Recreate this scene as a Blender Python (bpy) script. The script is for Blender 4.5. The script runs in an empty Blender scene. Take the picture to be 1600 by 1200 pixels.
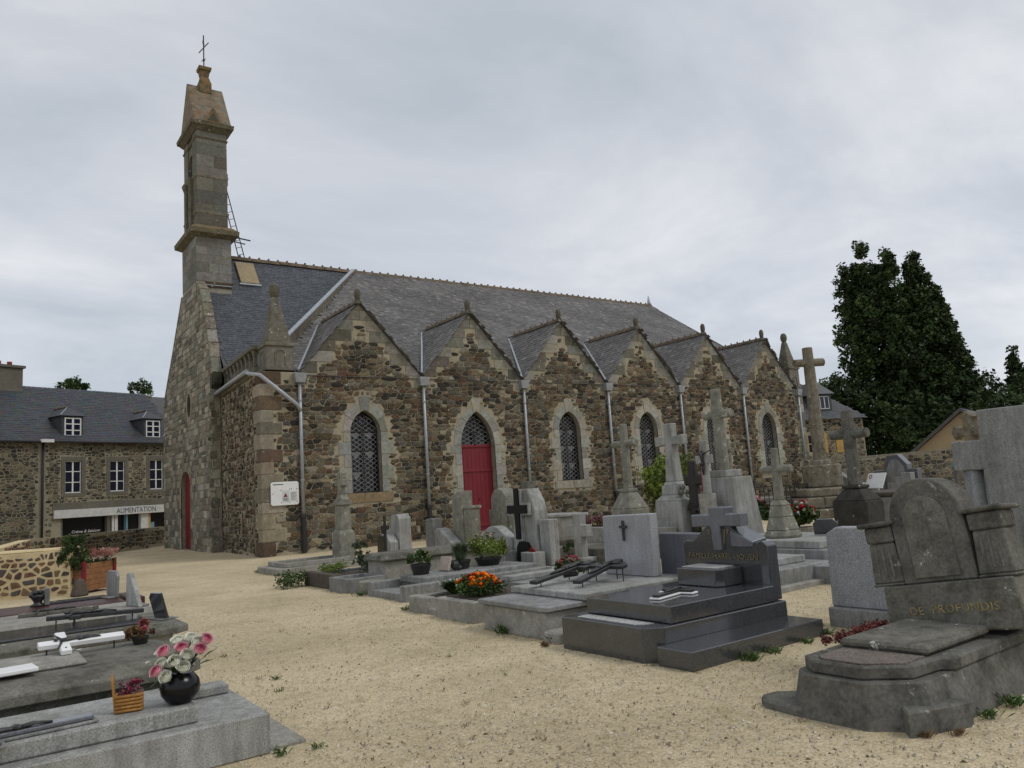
import bpy, bmesh, math, random
from mathutils import Vector, Matrix
from mathutils.geometry import tessellate_polygon

SC = bpy.context.scene
COL = SC.collection
R = math.radians

# ------------------------------------------------------------------ camera
# church axes: x runs east along the south wall, y runs north, z is up; origin at the church's south-west corner
YAW, PITCH, ROLL = R(54.455), R(7.797), R(-3.854)
fw = Vector((math.cos(YAW) * math.cos(PITCH), math.sin(YAW) * math.cos(PITCH), math.sin(PITCH)))
rt = Vector((math.sin(YAW), -math.cos(YAW), 0.0))
up = rt.cross(fw)
r2 = rt * math.cos(ROLL) + up * math.sin(ROLL)
u2 = -rt * math.sin(ROLL) + up * math.cos(ROLL)
cam_data = bpy.data.cameras.new('camera')
cam = bpy.data.objects.new('camera', cam_data)
COL.objects.link(cam)
cam.matrix_world = Matrix(((r2.x, u2.x, -fw.x, -8.02), (r2.y, u2.y, -fw.y, -25.63), (r2.z, u2.z, -fw.z, 1.6), (0, 0, 0, 1)))
cam_data.lens = 27.30
cam_data.sensor_width = 36.0
cam_data.clip_start = 0.05
cam_data.clip_end = 2000.0
SC.camera = cam

# ------------------------------------------------------------------ sky and sun
SUN_EL, SUN_AZ = 52.0, -50.0          # degrees; azimuth measured from +x towards +y
world = bpy.data.worlds.new('World')
SC.world = world
world.use_nodes = True
wn, wl = world.node_tree.nodes, world.node_tree.links
wn.clear()
w_out = wn.new('ShaderNodeOutputWorld')
w_bg = wn.new('ShaderNodeBackground')
w_bg.inputs['Strength'].default_value = 0.1
w_sky = wn.new('ShaderNodeTexSky')
w_sky.sky_type = 'NISHITA'
w_sky.sun_disc = False
w_sky.sun_elevation = R(SUN_EL)
w_sky.sun_rotation = R(90 - SUN_AZ)
w_tc = wn.new('ShaderNodeTexCoord')
w_sep = wn.new('ShaderNodeSeparateXYZ')
wl.new(w_tc.outputs['Generated'], w_sep.inputs[0])
def wmath(op, a, b=None):
    n = wn.new('ShaderNodeMath'); n.operation = op
    for i, s in enumerate((a, b)):
        if s is None: continue
        if isinstance(s, (int, float)): n.inputs[i].default_value = s
        else: wl.new(s, n.inputs[i])
    return n.outputs[0]
zc = wmath('ADD', wmath('MAXIMUM', w_sep.outputs['Z'], 0.0), 0.16)
w_cmb = wn.new('ShaderNodeCombineXYZ')
wl.new(wmath('DIVIDE', w_sep.outputs['X'], zc), w_cmb.inputs[0])
wl.new(wmath('DIVIDE', w_sep.outputs['Y'], zc), w_cmb.inputs[1])
w_map = wn.new('ShaderNodeMapping')
w_map.inputs['Rotation'].default_value = (0, 0, R(-22))
w_map.inputs['Scale'].default_value = (0.7, 1.0, 1.0)
w_map.inputs['Location'].default_value = (3.3, 0.4, 0.0)
wl.new(w_cmb.outputs[0], w_map.inputs[0])
w_n1 = wn.new('ShaderNodeTexNoise')
w_n1.inputs['Scale'].default_value = 1.15
w_n1.inputs['Detail'].default_value = 7
w_n1.inputs['Roughness'].default_value = 0.58
w_n1.inputs['Distortion'].default_value = 0.35
wl.new(w_map.outputs[0], w_n1.inputs['Vector'])
w_cr = wn.new('ShaderNodeValToRGB')
w_cr.color_ramp.elements[0].position = 0.36
w_cr.color_ramp.elements[0].color = (0.50, 0.545, 0.60, 1)
w_cr.color_ramp.elements[1].position = 0.66
w_cr.color_ramp.elements[1].color = (0.76, 0.775, 0.80, 1)
e = w_cr.color_ramp.elements.new(0.52)
e.color = (0.625, 0.65, 0.70, 1)
wl.new(w_n1.outputs['Fac'], w_cr.inputs[0])
# a paler sheet of cloud low over the horizon, as under any closed sky
w_hz = wn.new('ShaderNodeMapRange')
w_hz.inputs['From Min'].default_value = 0.0
w_hz.inputs['From Max'].default_value = 0.45
w_hz.inputs['To Min'].default_value = 1.14
w_hz.inputs['To Max'].default_value = 1.0
wl.new(w_sep.outputs['Z'], w_hz.inputs['Value'])
w_vm = wn.new('ShaderNodeVectorMath'); w_vm.operation = 'SCALE'
wl.new(w_cr.outputs[0], w_vm.inputs[0])
wl.new(wmath('MULTIPLY', w_hz.outputs[0], 10.4), w_vm.inputs['Scale'])
w_mix = wn.new('ShaderNodeMix'); w_mix.data_type = 'RGBA'
w_mix.inputs['Factor'].default_value = 0.90
wl.new(w_sky.outputs[0], w_mix.inputs['A'])
wl.new(w_vm.outputs[0], w_mix.inputs['B'])
wl.new(w_mix.outputs['Result'], w_bg.inputs['Color'])
wl.new(w_bg.outputs[0], w_out.inputs['Surface'])

sun_data = bpy.data.lights.new('sun', 'SUN')
sun_data.energy = 1.0
sun_data.angle = R(18)
sun_data.color = (1.0, 0.96, 0.9)
sun = bpy.data.objects.new('sun', sun_data)
COL.objects.link(sun)
sd = Vector((math.cos(R(SUN_EL)) * math.cos(R(SUN_AZ)), math.cos(R(SUN_EL)) * math.sin(R(SUN_AZ)), math.sin(R(SUN_EL))))
sun.rotation_euler = sd.to_track_quat('Z', 'Y').to_euler()
sun.location = sd * 60

SC.view_settings.view_transform = 'Standard'
SC.view_settings.look = 'None'
SC.view_settings.exposure = 0.0
SC.view_settings.gamma = 1.0
SC.view_settings.use_curve_mapping = False

# ------------------------------------------------------------------ material helpers
def new_mat(name):
    m = bpy.data.materials.new(name); m.use_nodes = True
    nt = m.node_tree
    b = nt.nodes['Principled BSDF']
    return m, nt, b

def ramp(nt, fac, stops):
    r = nt.nodes.new('ShaderNodeValToRGB')
    el = r.color_ramp.elements
    while len(el) < len(stops): el.new(0.5)
    for e_, (p, c) in zip(el, stops):
        e_.position = p
        e_.color = (*c, 1) if len(c) == 3 else c
    nt.links.new(fac, r.inputs[0])
    return r.outputs[0]

def noise_tex(nt, vec, scale, detail=4, rough=0.55, dist=0.0, out='Fac'):
    n = nt.nodes.new('ShaderNodeTexNoise')
    n.inputs['Scale'].default_value = scale
    n.inputs['Detail'].default_value = detail
    n.inputs['Roughness'].default_value = rough
    n.inputs['Distortion'].default_value = dist
    nt.links.new(vec, n.inputs['Vector'])
    return n.outputs[out]

def mixc(nt, a, b, fac, mode='MIX'):
    n = nt.nodes.new('ShaderNodeMix'); n.data_type = 'RGBA'; n.blend_type = mode
    for s, v in (('A', a), ('B', b)):
        if isinstance(v, tuple): n.inputs[s].default_value = (*v, 1)
        else: nt.links.new(v, n.inputs[s])
    if isinstance(fac, (int, float)): n.inputs['Factor'].default_value = fac
    else: nt.links.new(fac, n.inputs['Factor'])
    return n.outputs['Result']

def position(nt):
    return nt.nodes.new('ShaderNodeNewGeometry').outputs['Position']

def add_bump(nt, b, height, strength, dist):
    bp = nt.nodes.new('ShaderNodeBump')
    bp.inputs['Strength'].default_value = strength
    bp.inputs['Distance'].default_value = dist
    nt.links.new(height, bp.inputs['Height'])
    nt.links.new(bp.outputs[0], b.inputs['Normal'])

def attr_col(nt):
    a = nt.nodes.new('ShaderNodeAttribute'); a.attribute_name = 'col'
    return a.outputs['Color']

GREY = lambda v: (v, v, v)

def plain(name, c, rough=0.6, metal=0.0, var=0.25, scale=6.0, bump=0.0, spec=0.5):
    m, nt, b = new_mat(name)
    p = position(nt)
    n = noise_tex(nt, p, scale, 5)
    lo = tuple(x * (1 - var) for x in c); hi = tuple(min(1, x * (1 + var)) for x in c)
    nt.links.new(ramp(nt, n, [(0.3, lo), (0.7, hi)]), b.inputs['Base Color'])
    b.inputs['Roughness'].default_value = rough
    b.inputs['Metallic'].default_value = metal
    b.inputs['Specular IOR Level'].default_value = spec
    if bump: add_bump(nt, b, noise_tex(nt, p, scale * 8, 4), bump, 0.01)
    return m

def stone_mat(name, scale=9.0, dirt=0.35, lichen=0.0, lichen_col=(0.62, 0.62, 0.55), bump=0.5, rough=0.92, base=None, moss=0.0):
    """weathered stone; colour comes from the 'col' attribute unless base is given"""
    m, nt, b = new_mat(name)
    p = position(nt)
    c = attr_col(nt)
    if base:
        rgb = nt.nodes.new('ShaderNodeRGB'); rgb.outputs[0].default_value = (*base, 1); c = rgb.outputs[0]
    n1 = noise_tex(nt, p, scale, 6, 0.65)
    c = mixc(nt, c, ramp(nt, n1, [(0.25, GREY(1 - dirt * 1.3)), (0.5, GREY(1.0)), (0.8, GREY(1 + dirt))]), 1.0, 'MULTIPLY')
    n2 = noise_tex(nt, p, scale * 9, 3, 0.6)
    c = mixc(nt, c, ramp(nt, n2, [(0.3, GREY(0.72)), (0.7, GREY(1.22))]), 1.0, 'MULTIPLY')
    n4 = noise_tex(nt, p, 0.9, 5, 0.7)
    c = mixc(nt, c, ramp(nt, n4, [(0.3, (0.82, 0.80, 0.74)), (0.65, (1.08, 1.08, 1.06))]), 1.0, 'MULTIPLY')
    if moss:
        nm = noise_tex(nt, p, 3.0, 7, 0.75)
        f = ramp(nt, nm, [(0.62 - moss * 0.25, GREY(0.0)), (0.72 - moss * 0.2, GREY(1.0))])
        c = mixc(nt, c, (0.045, 0.05, 0.02), mixf(nt, f, 0.75))
    if lichen:
        v = noise_tex(nt, p, 7.0, 5, 0.7)
        f = ramp(nt, v, [(0.66 - lichen * 0.1, GREY(0.0)), (0.70 - lichen * 0.1, GREY(1.0))])
        c = mixc(nt, c, lichen_col, mixf(nt, f, 0.8))
    nt.links.new(c, b.inputs['Base Color'])
    b.inputs['Roughness'].default_value = rough
    b.inputs['Specular IOR Level'].default_value = 0.25
    h = noise_tex(nt, p, scale * 3.5, 7, 0.7)
    add_bump(nt, b, h, bump, 0.02)
    return m

def mixf(nt, f, k):
    n = nt.nodes.new('ShaderNodeMath'); n.operation = 'MULTIPLY'
    nt.links.new(f, n.inputs[0]); n.inputs[1].default_value = k
    return n.outputs[0]

def granite(name, c, speck=(0.6, 0.6, 0.6), dark=(0.05, 0.05, 0.05), rough=0.55, stain=0.3, sc=1.0, amount=0.5, bump=0.15):
    m, nt, b = new_mat(name)
    p = position(nt)
    n1 = noise_tex(nt, p, 95 * sc, 3, 0.7)
    n2 = noise_tex(nt, p, 160 * sc, 2, 0.6)
    cc = mixc(nt, ramp(nt, n1, [(0.33, tuple(x * 0.55 for x in c)), (0.5, c), (0.68, tuple(min(1, x * 1.35) for x in c))]), speck,
              ramp(nt, n2, [(0.60, GREY(0)), (0.68, GREY(amount))]))
    n3 = noise_tex(nt, p, 130 * sc, 2, 0.5)
    cc = mixc(nt, cc, dark, ramp(nt, n3, [(0.30, GREY(amount)), (0.38, GREY(0))]))
    n4 = noise_tex(nt, p, 2.2, 7, 0.7)
    cc = mixc(nt, cc, ramp(nt, n4, [(0.3, (1 - stain, 1 - stain, 1 - stain * 1.15)), (0.65, GREY(1.05))]), 1.0, 'MULTIPLY')
    # run-off streaks: noise stretched along z
    mp = nt.nodes.new('ShaderNodeMapping'); mp.inputs['Scale'].default_value = (14, 14, 1.6)
    nt.links.new(p, mp.inputs[0])
    n5 = noise_tex(nt, mp.outputs[0], 1.0, 4, 0.6)
    cc = mixc(nt, cc, ramp(nt, n5, [(0.32, GREY(1 - stain * 0.8)), (0.6, GREY(1.0))]), 1.0, 'MULTIPLY')
    nt.links.new(cc, b.inputs['Base Color'])
    b.inputs['Specular IOR Level'].default_value = 0.4
    nt.links.new(ramp(nt, n4, [(0.3, GREY(min(1, rough + 0.15))), (0.7, GREY(rough))]), b.inputs['Roughness'])
    add_bump(nt, b, n1, bump, 0.004)
    return m

def leafy(name, c1, c2, rough=0.6):
    m, nt, b = new_mat(name)
    c = attr_col(nt)
    p = position(nt)
    n = noise_tex(nt, p, 1.3, 4)
    k = ramp(nt, n, [(0.3, c1), (0.7, c2)])
    nt.links.new(mixc(nt, k, c, 1.0, 'MULTIPLY'), b.inputs['Base Color'])
    b.inputs['Roughness'].default_value = rough
    b.inputs['Specular IOR Level'].default_value = 0.2
    return m

def colour_attr(name, rough=0.7, spec=0.3, metal=0.0):
    m, nt, b = new_mat(name)
    p = position(nt)
    n = noise_tex(nt, p, 25, 3)
    nt.links.new(mixc(nt, attr_col(nt), ramp(nt, n, [(0.3, GREY(0.8)), (0.7, GREY(1.15))]), 1.0, 'MULTIPLY'), b.inputs['Base Color'])
    b.inputs['Roughness'].default_value = rough
    b.inputs['Specular IOR Level'].default_value = spec
    b.inputs['Metallic'].default_value = metal
    return m

M = {}
M['stone'] = stone_mat('rubble stone', 10, 0.42, 0.16, bump=0.9)
M['dressed'] = stone_mat('dressed granite', 7, 0.28, 0.12, bump=0.3)
M['lichen_stone'] = stone_mat('lichened dressed stone', 6, 0.45, 0.35, bump=0.5, moss=0.35)
M['rust_stone'] = stone_mat('orange lichened slab', 3.5, 0.5, 1.5, (0.24, 0.115, 0.035), bump=0.5, moss=0.3)
M['mortar'] = stone_mat('lime mortar', 14, 0.22, 0, bump=0.6, base=(0.35, 0.31, 0.228))
M['mortar_grey'] = stone_mat('grey mortar', 14, 0.3, 0, bump=0.6, base=(0.30, 0.275, 0.22))
M['mortar_new'] = stone_mat('fresh sand mortar', 14, 0.12, 0, bump=0.4, base=(0.66, 0.54, 0.33))
M['slate'] = colour_attr('roof slate', 0.55, 0.4)
M['deck'] = plain('slate underlay', (0.09, 0.088, 0.088), 0.8)
M['lead'] = plain('lead sheet', (0.36, 0.39, 0.42), 0.45, 0.3, 0.15)
M['zinc'] = plain('zinc pipe', (0.33, 0.35, 0.37), 0.45, 0.4, 0.15)
M['cast_iron'] = plain('black cast iron', (0.015, 0.015, 0.016), 0.6)
M['iron'] = plain('old wrought iron', (0.025, 0.022, 0.02), 0.7)
M['terracotta'] = plain('mossy ridge tile', (0.13, 0.095, 0.06), 0.9, 0, 0.5, 4)
M['red_paint'] = plain('dark red paint', (0.165, 0.004, 0.012), 0.5, 0, 0.15, 3, 0.05)
M['glass'] = plain('dark leaded glass', (0.012, 0.013, 0.017), 0.12, 0, 0.2, 3, 0, 0.5)
M['white_paint'] = plain('white paint', (0.72, 0.72, 0.70), 0.5, 0, 0.06)
M['off_white'] = plain('weathered white board', (0.55, 0.55, 0.53), 0.6, 0, 0.12)
M['tan_board'] = plain('tan wooden hatch', (0.32, 0.25, 0.15), 0.8, 0, 0.15)
M['black'] = plain('black gloss', (0.004, 0.004, 0.005), 0.22, 0, 0.1, spec=.35)
M['text_dark'] = plain('dark lettering', (0.05, 0.05, 0.09), 0.6)
M['text_gold'] = plain('worn gilt lettering', (0.19, 0.155, 0.085), 0.55, 0.2, 0.35, 30)
M['text_gilt'] = plain('clearer gilt lettering', (0.30, 0.235, 0.10), 0.55, 0.2, 0.5, 30)
M['black_matt'] = plain('matt black', (0.006, 0.006, 0.006), 0.55, 0, 0.1, spec=.2)
M['text_white'] = plain('white lettering', (0.7, 0.7, 0.68), 0.6)

# ------------------------------------------------------------------ mesh builder
class MB:
    def __init__(s, col=None):
        s.v, s.f, s.c, s.col = [], [], [], col
    def add(s, vs, fs, col=None):
        b0 = len(s.v)
        s.v += [tuple(v) for v in vs]
        s.f += [tuple(i + b0 for i in f) for f in fs]
        s.c += [col or s.col or (0.5, 0.5, 0.5)] * len(vs)
        return s
    def box(s, x0, x1, y0, y1, z0, z1, col=None):
        return s.add([(x0, y0, z0), (x1, y0, z0), (x1, y1, z0), (x0, y1, z0), (x0, y0, z1), (x1, y0, z1), (x1, y1, z1), (x0, y1, z1)],
                     [(3, 2, 1, 0), (4, 5, 6, 7), (0, 1, 5, 4), (1, 2, 6, 5), (2, 3, 7, 6), (3, 0, 4, 7)], col)
    def taper(s, b, t, z0, z1, col=None):
        """b, t = (x0,x1,y0,y1) rectangles at z0 and z1"""
        vs = [(x, y, z) for (x0, x1, y0, y1), z in ((b, z0), (t, z1)) for x, y in ((x0, y0), (x1, y0), (x1, y1), (x0, y1))]
        return s.add(vs, [(3, 2, 1, 0), (4, 5, 6, 7), (0, 1, 5, 4), (1, 2, 6, 5), (2, 3, 7, 6), (3, 0, 4, 7)], col)
    def prism(s, pts, axis, a0, a1, col=None):
        """extrude a 2-D outline: axis x: pts (y,z); y: pts (x,z); z: pts (x,y)"""
        n = len(pts)
        def P3(p, a): return {'x': (a, p[0], p[1]), 'y': (p[0], a, p[1]), 'z': (p[0], p[1], a)}[axis]
        vs = [P3(p, a0) for p in pts] + [P3(p, a1) for p in pts]
        return s.add(vs, [tuple(range(n))[::-1], tuple(range(n, 2 * n))] + [(i, (i + 1) % n, (i + 1) % n + n, i + n) for i in range(n)], col)
    def lathe(s, prof, n=16, cx=0, cy=0, col=None, sx=1, sy=1):
        vs, fs = [], []
        for r, z in prof:
            for k in range(n):
                a = 2 * math.pi * k / n
                vs.append((cx + r * sx * math.cos(a), cy + r * sy * math.sin(a), z))
        m = len(prof)
        for i in range(m - 1):
            for k in range(n):
                k2 = (k + 1) % n
                fs.append((i * n + k, i * n + k2, (i + 1) * n + k2, (i + 1) * n + k))
        fs.append(tuple(range(n))[::-1]); fs.append(tuple(range((m - 1) * n, m * n)))
        return s.add(vs, fs, col)
    def tube(s, pts, r, n=6, col=None, cap=True):
        pts = [Vector(p) for p in pts]
        vs, fs = [], []
        m = len(pts)
        for i, p in enumerate(pts):
            d = (pts[min(i + 1, m - 1)] - pts[max(i - 1, 0)]).normalized()
            a = d.orthogonal().normalized() if abs(d.z) < 0.999 else Vector((1, 0, 0))
            if abs(d.z) < 0.95: a = d.cross(Vector((0, 0, 1))).normalized()
            elif i: a = d.cross(Vector((0, 1, 0))).normalized()
            else: a = d.cross(Vector((0, 1, 0))).normalized()
            bb = d.cross(a)
            rr = r[i] if isinstance(r, (list, tuple)) else r
            for k in range(n):
                t = 2 * math.pi * (k + 0.5) / n
                vs.append(p + (a * math.cos(t) + bb * math.sin(t)) * rr)
        for i in range(m - 1):
            for k in range(n):
                k2 = (k + 1) % n
                fs.append((i * n + k, i * n + k2, (i + 1) * n + k2, (i + 1) * n + k))
        if cap: fs.append(tuple(range(n))[::-1]); fs.append(tuple(range((m - 1) * n, m * n)))
        return s.add(vs, fs, col)
    def ball(s, c, r, n=8, m=5, col=None, sq=(1, 1, 1)):
        vs, fs = [], []
        for i in range(m + 1):
            ph = math.pi * (i / m - 0.5)
            for k in range(n):
                a = 2 * math.pi * k / n
                vs.append((c[0] + r * sq[0] * math.cos(ph) * math.cos(a), c[1] + r * sq[1] * math.cos(ph) * math.sin(a), c[2] + r * sq[2] * math.sin(ph)))
        for i in range(m):
            for k in range(n):
                k2 = (k + 1) % n
                fs.append((i * n + k, i * n + k2, (i + 1) * n + k2, (i + 1) * n + k))
        return s.add(vs, fs, col)
    def xf(s, mat, start=0):
        for i in range(start, len(s.v)): s.v[i] = tuple(mat @ Vector(s.v[i]))
        return s
    def build(s, name, mat, parent=None, bevel=0.0, smooth=False, fix=True, kind=None, seg=1):
        me = bpy.data.meshes.new(name)
        me.from_pydata(s.v, [], s.f)
        if any(s.c) :
            at = me.color_attributes.new('col', 'FLOAT_COLOR', 'POINT')
            flat = []
            for c in s.c: flat += [c[0], c[1], c[2], 1.0]
            at.data.foreach_set('color', flat)
        if fix and len(s.f) < 60000:
            bm = bmesh.new(); bm.from_mesh(me)
            bmesh.ops.recalc_face_normals(bm, faces=bm.faces)
            bm.to_mesh(me); bm.free()
        if smooth:
            me.polygons.foreach_set('use_smooth', [True] * len(me.polygons))
        me.materials.append(mat if not isinstance(mat, str) else M[mat])
        o = bpy.data.objects.new(name, me)
        COL.objects.link(o)
        o.parent = parent
        if bevel:
            b = o.modifiers.new('bevel', 'BEVEL'); b.width = bevel; b.segments = seg; b.limit_method = 'ANGLE'; b.angle_limit = R(40)
        if kind: o['kind'] = kind
        return o

def share(src, name, parent, mw=None):
    """another object with the same mesh"""
    o = bpy.data.objects.new(name, src.data); COL.objects.link(o); o.parent = parent
    if mw is not None: o.matrix_local = mw
    for md in src.modifiers:
        b = o.modifiers.new(md.name, md.type); b.width = md.width; b.segments = md.segments; b.limit_method = md.limit_method; b.angle_limit = md.angle_limit
    return o

def thing(name, label, cat, loc=(0, 0, 0), rz=0.0, group=None, tilt=None):
    o = bpy.data.objects.new(name, None); COL.objects.link(o)
    o.empty_display_size = 0.2
    o.location = loc; o.rotation_euler = (tilt[0] if tilt else 0, tilt[1] if tilt else 0, rz)
    o['label'] = label; o['category'] = cat; o['kind'] = 'thing'
    if group: o['group'] = group
    return o

def tag(o, label, cat, group=None):
    o['label'] = label; o['category'] = cat; o['kind'] = 'thing'
    if group: o['group'] = group
    return o

def text_mesh(name, txt, size, mat, parent, mw, depth=0.003, spacing=1.0, shear=0.0):
    cu = bpy.data.curves.new(name, 'FONT')
    cu.body = txt; cu.size = size; cu.extrude = depth; cu.align_x = 'CENTER'; cu.align_y = 'CENTER'; cu.space_character = spacing; cu.shear = shear
    cu.resolution_u = 2
    tmp = bpy.data.objects.new(name + '_tmp', cu); COL.objects.link(tmp)
    bpy.context.view_layer.update()
    dg = bpy.context.evaluated_depsgraph_get()
    me = bpy.data.meshes.new_from_object(tmp.evaluated_get(dg))
    bpy.data.objects.remove(tmp)
    me.materials.clear(); me.materials.append(M[mat])
    o = bpy.data.objects.new(name, me); COL.objects.link(o); o.parent = parent; o.matrix_local = mw
    return o

def frame(o, u, n, w=None):
    """4x4 whose x axis is u, z axis is n (outward), y axis completes it"""
    u = Vector(u).normalized(); n = Vector(n).normalized(); v = n.cross(u)
    m = Matrix((u, v, n)).transposed().to_4x4(); m.translation = Vector(o)
    return m

# ------------------------------------------------------------------ masonry
STONE_MIX = [((0.088, 0.066, 0.042), 5), ((0.122, 0.085, 0.052), 4), ((0.10, 0.093, 0.075), 4.5), ((0.042, 0.037, 0.031), 5.5), ((0.185, 0.148, 0.098), 3.5), ((0.15, 0.134, 0.104), 4), ((0.115, 0.066, 0.043), 1.0), ((0.26, 0.225, 0.165), 2)]
BLOCK_MIX = [((0.25, 0.23, 0.185), 4), ((0.195, 0.18, 0.145), 4), ((0.32, 0.30, 0.25), 3), ((0.145, 0.135, 0.11), 3), ((0.37, 0.345, 0.29), 1.5)]
HOUSE_MIX = [((0.12, 0.10, 0.07), 3), ((0.075, 0.07, 0.058), 3), ((0.17, 0.15, 0.11), 3), ((0.05, 0.047, 0.042), 2), ((0.21, 0.18, 0.125), 2)]
NEW_MIX = [((0.17, 0.115, 0.075), 3), ((0.10, 0.095, 0.09), 3), ((0.20, 0.11, 0.075), 2), ((0.26, 0.19, 0.115), 2), ((0.12, 0.08, 0.075), 2)]

def pick(rng, mix):
    t = sum(w for _, w in mix) * rng.random()
    for c, w in mix:
        t -= w
        if t <= 0: break
    k = rng.uniform(0.78, 1.22)
    return (c[0] * k * rng.uniform(.93, 1.07), c[1] * k, c[2] * k * rng.uniform(.93, 1.07))

def rubble(rng, x0, x1, z0, z1, inside, hr=(0.11, 0.28), wr=(0.15, 0.6), gap=0.02, jit=0.1, mix=STONE_MIX, wave=0.03, split=0.25, cut=(0.15, 0.4)):
    """irregular bedded masonry: a list of (outline, colour, area)"""
    out = []
    def emit(x, z, w, h, depth=0):
        if w < 0.06 or h < 0.05: return
        g = gap * rng.uniform(0.6, 1.5)
        a0, a1, b0, b1 = x + g / 2, x + w - g / 2, z + g / 2, z + h - g / 2
        pts = ((a0, b0), (a1, b0), (a1, b1), (a0, b1))
        ok = [inside(px, pz) for px, pz in pts]
        if not all(ok):
            if depth < 2 and (any(ok) or inside(x + w / 2, z + h / 2)):
                if w > h:
                    emit(x, z, w / 2, h, depth + 1); emit(x + w / 2, z, w / 2, h, depth + 1)
                else:
                    emit(x, z, w, h / 2, depth + 1); emit(x, z + h / 2, w, h / 2, depth + 1)
            return
        m = min(a1 - a0, b1 - b0)
        if m < 0.03: return
        j = lambda: rng.uniform(-jit, jit) * m
        poly = []
        for (cx, cz), (dx1, dz1), (dx2, dz2) in (((a0, b0), (0, 1), (1, 0)), ((a1, b0), (-1, 0), (0, 1)), ((a1, b1), (0, -1), (-1, 0)), ((a0, b1), (1, 0), (0, -1))):
            c1 = rng.uniform(*cut) * m; c2 = rng.uniform(*cut) * m
            poly.append((cx + dx1 * c1 + j() * .5, cz + dz1 * c1 + j() * .5))
            poly.append((cx + dx2 * c2 + j() * .5, cz + dz2 * c2 + j() * .5))
        out.append((poly, pick(rng, mix), (a1 - a0) * (b1 - b0)))
    z = z0
    while z < z1:
        h = rng.uniform(*hr)
        x = x0 - rng.uniform(0, wr[1])
        ph = rng.uniform(0, 7)
        while x < x1:
            w = rng.uniform(*wr) * (0.6 + 0.8 * rng.random())
            w = max(w, h * 0.7)
            dz = wave * math.sin(x * 1.1 + ph)
            if h > 0.17 and rng.random() < split:
                k = rng.uniform(0.35, 0.65)
                if rng.random() < 0.5:
                    emit(x, z + dz, w, h * k); emit(x, z + dz + h * k, w, h * (1 - k))
                else:
                    w1 = w * rng.uniform(.4, .6)
                    emit(x, z + dz, w, h * k); emit(x, z + dz + h * k, w1, h * (1 - k)); emit(x + w1, z + dz + h * k, w - w1, h * (1 - k))
            else: emit(x, z + dz, w, h)
            x += w
        z += h
    return out

def fitted_rubble(rng, x0, x1, z0, z1, inside, hr=(0.13, 0.30), wr=(0.16, 0.44), gap=0.035, mix=STONE_MIX, drop=0.13, wave=0.06, an=1.55, jit=0.17, **kw):
    """rubble whose stones fit one another: cells grown round bedded centres, each pulled in by half a joint"""
    seeds = []
    z = z0
    while z < z1 + .3:
        h = rng.uniform(*hr); x = x0 - rng.uniform(0, .5); ph = rng.uniform(0, 7)
        while x < x1 + .4:
            w = max(h * .7, rng.uniform(*wr))
            if rng.random() > drop:
                seeds.append((x + w / 2 + rng.uniform(-jit, jit) * w * .5, z + h / 2 + wave * math.sin(x * 1.1 + ph) + rng.uniform(-jit, jit) * h))
            x += w
        z += h
    cell = 0.5
    grid = {}
    for i, (x, zz) in enumerate(seeds): grid.setdefault((int(x // cell), int(zz * an // cell)), []).append(i)
    out = []
    for i, (x, zz) in enumerate(seeds):
        if not inside(x, zz): continue
        cy = zz * an
        near_ = [j for gx in range(-2, 3) for gz in range(-2, 3) for j in grid.get((int(x // cell) + gx, int(cy // cell) + gz), ()) if j != i]
        near_.sort(key=lambda j: (seeds[j][0] - x) ** 2 + (seeds[j][1] * an - cy) ** 2)
        g = gap * rng.uniform(.5, 1.5)
        poly = [(-.45, -.45), (.45, -.45), (.45, .45), (-.45, .45)]
        for j in near_[:22]:
            dx, dz = seeds[j][0] - x, seeds[j][1] * an - cy
            d = math.hypot(dx, dz)
            if d < 1e-6: continue
            nx, nz = dx / d, dz / d
            lim = d / 2 - g / 2 * (1 + .9 * abs(nz))
            res = []
            m = len(poly)
            for k in range(m):
                a, b = poly[k], poly[(k + 1) % m]
                da, db = a[0] * nx + a[1] * nz - lim, b[0] * nx + b[1] * nz - lim
                if da <= 0: res.append(a)
                if (da < 0) != (db < 0):
                    t = da / (da - db); res.append((a[0] + (b[0] - a[0]) * t, a[1] + (b[1] - a[1]) * t))
            poly = res
            if len(poly) < 3: break
        if len(poly) < 3: continue
        # knock the corners off
        m = len(poly); rounded = []
        for k in range(m):
            p, c, n_ = poly[k - 1], poly[k], poly[(k + 1) % m]
            f1, f2 = rng.uniform(.03, .16), rng.uniform(.03, .16)
            q1 = (c[0] + (p[0] - c[0]) * f1, c[1] + (p[1] - c[1]) * f1); q2 = (c[0] + (n_[0] - c[0]) * f2, c[1] + (n_[1] - c[1]) * f2)
            if math.hypot(q1[0] - q2[0], q1[1] - q2[1]) > .025: rounded += [q1, q2]
            else: rounded.append(((q1[0] + q2[0]) / 2, (q1[1] + q2[1]) / 2))
        if len(rounded) < 3: continue
        for s in (1.0, .82, .66, .5):
            pts = [(x + a * s, zz + b * s / an) for a, b in rounded]
            if all(inside(*p) for p in pts): break
        else: continue
        area = 0.5 * abs(sum(pts[k - 1][0] * pts[k][1] - pts[k][0] * pts[k - 1][1] for k in range(len(pts))))
        if area < .0016: continue
        out.append((pts, pick(rng, mix), area))
    return out

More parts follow.
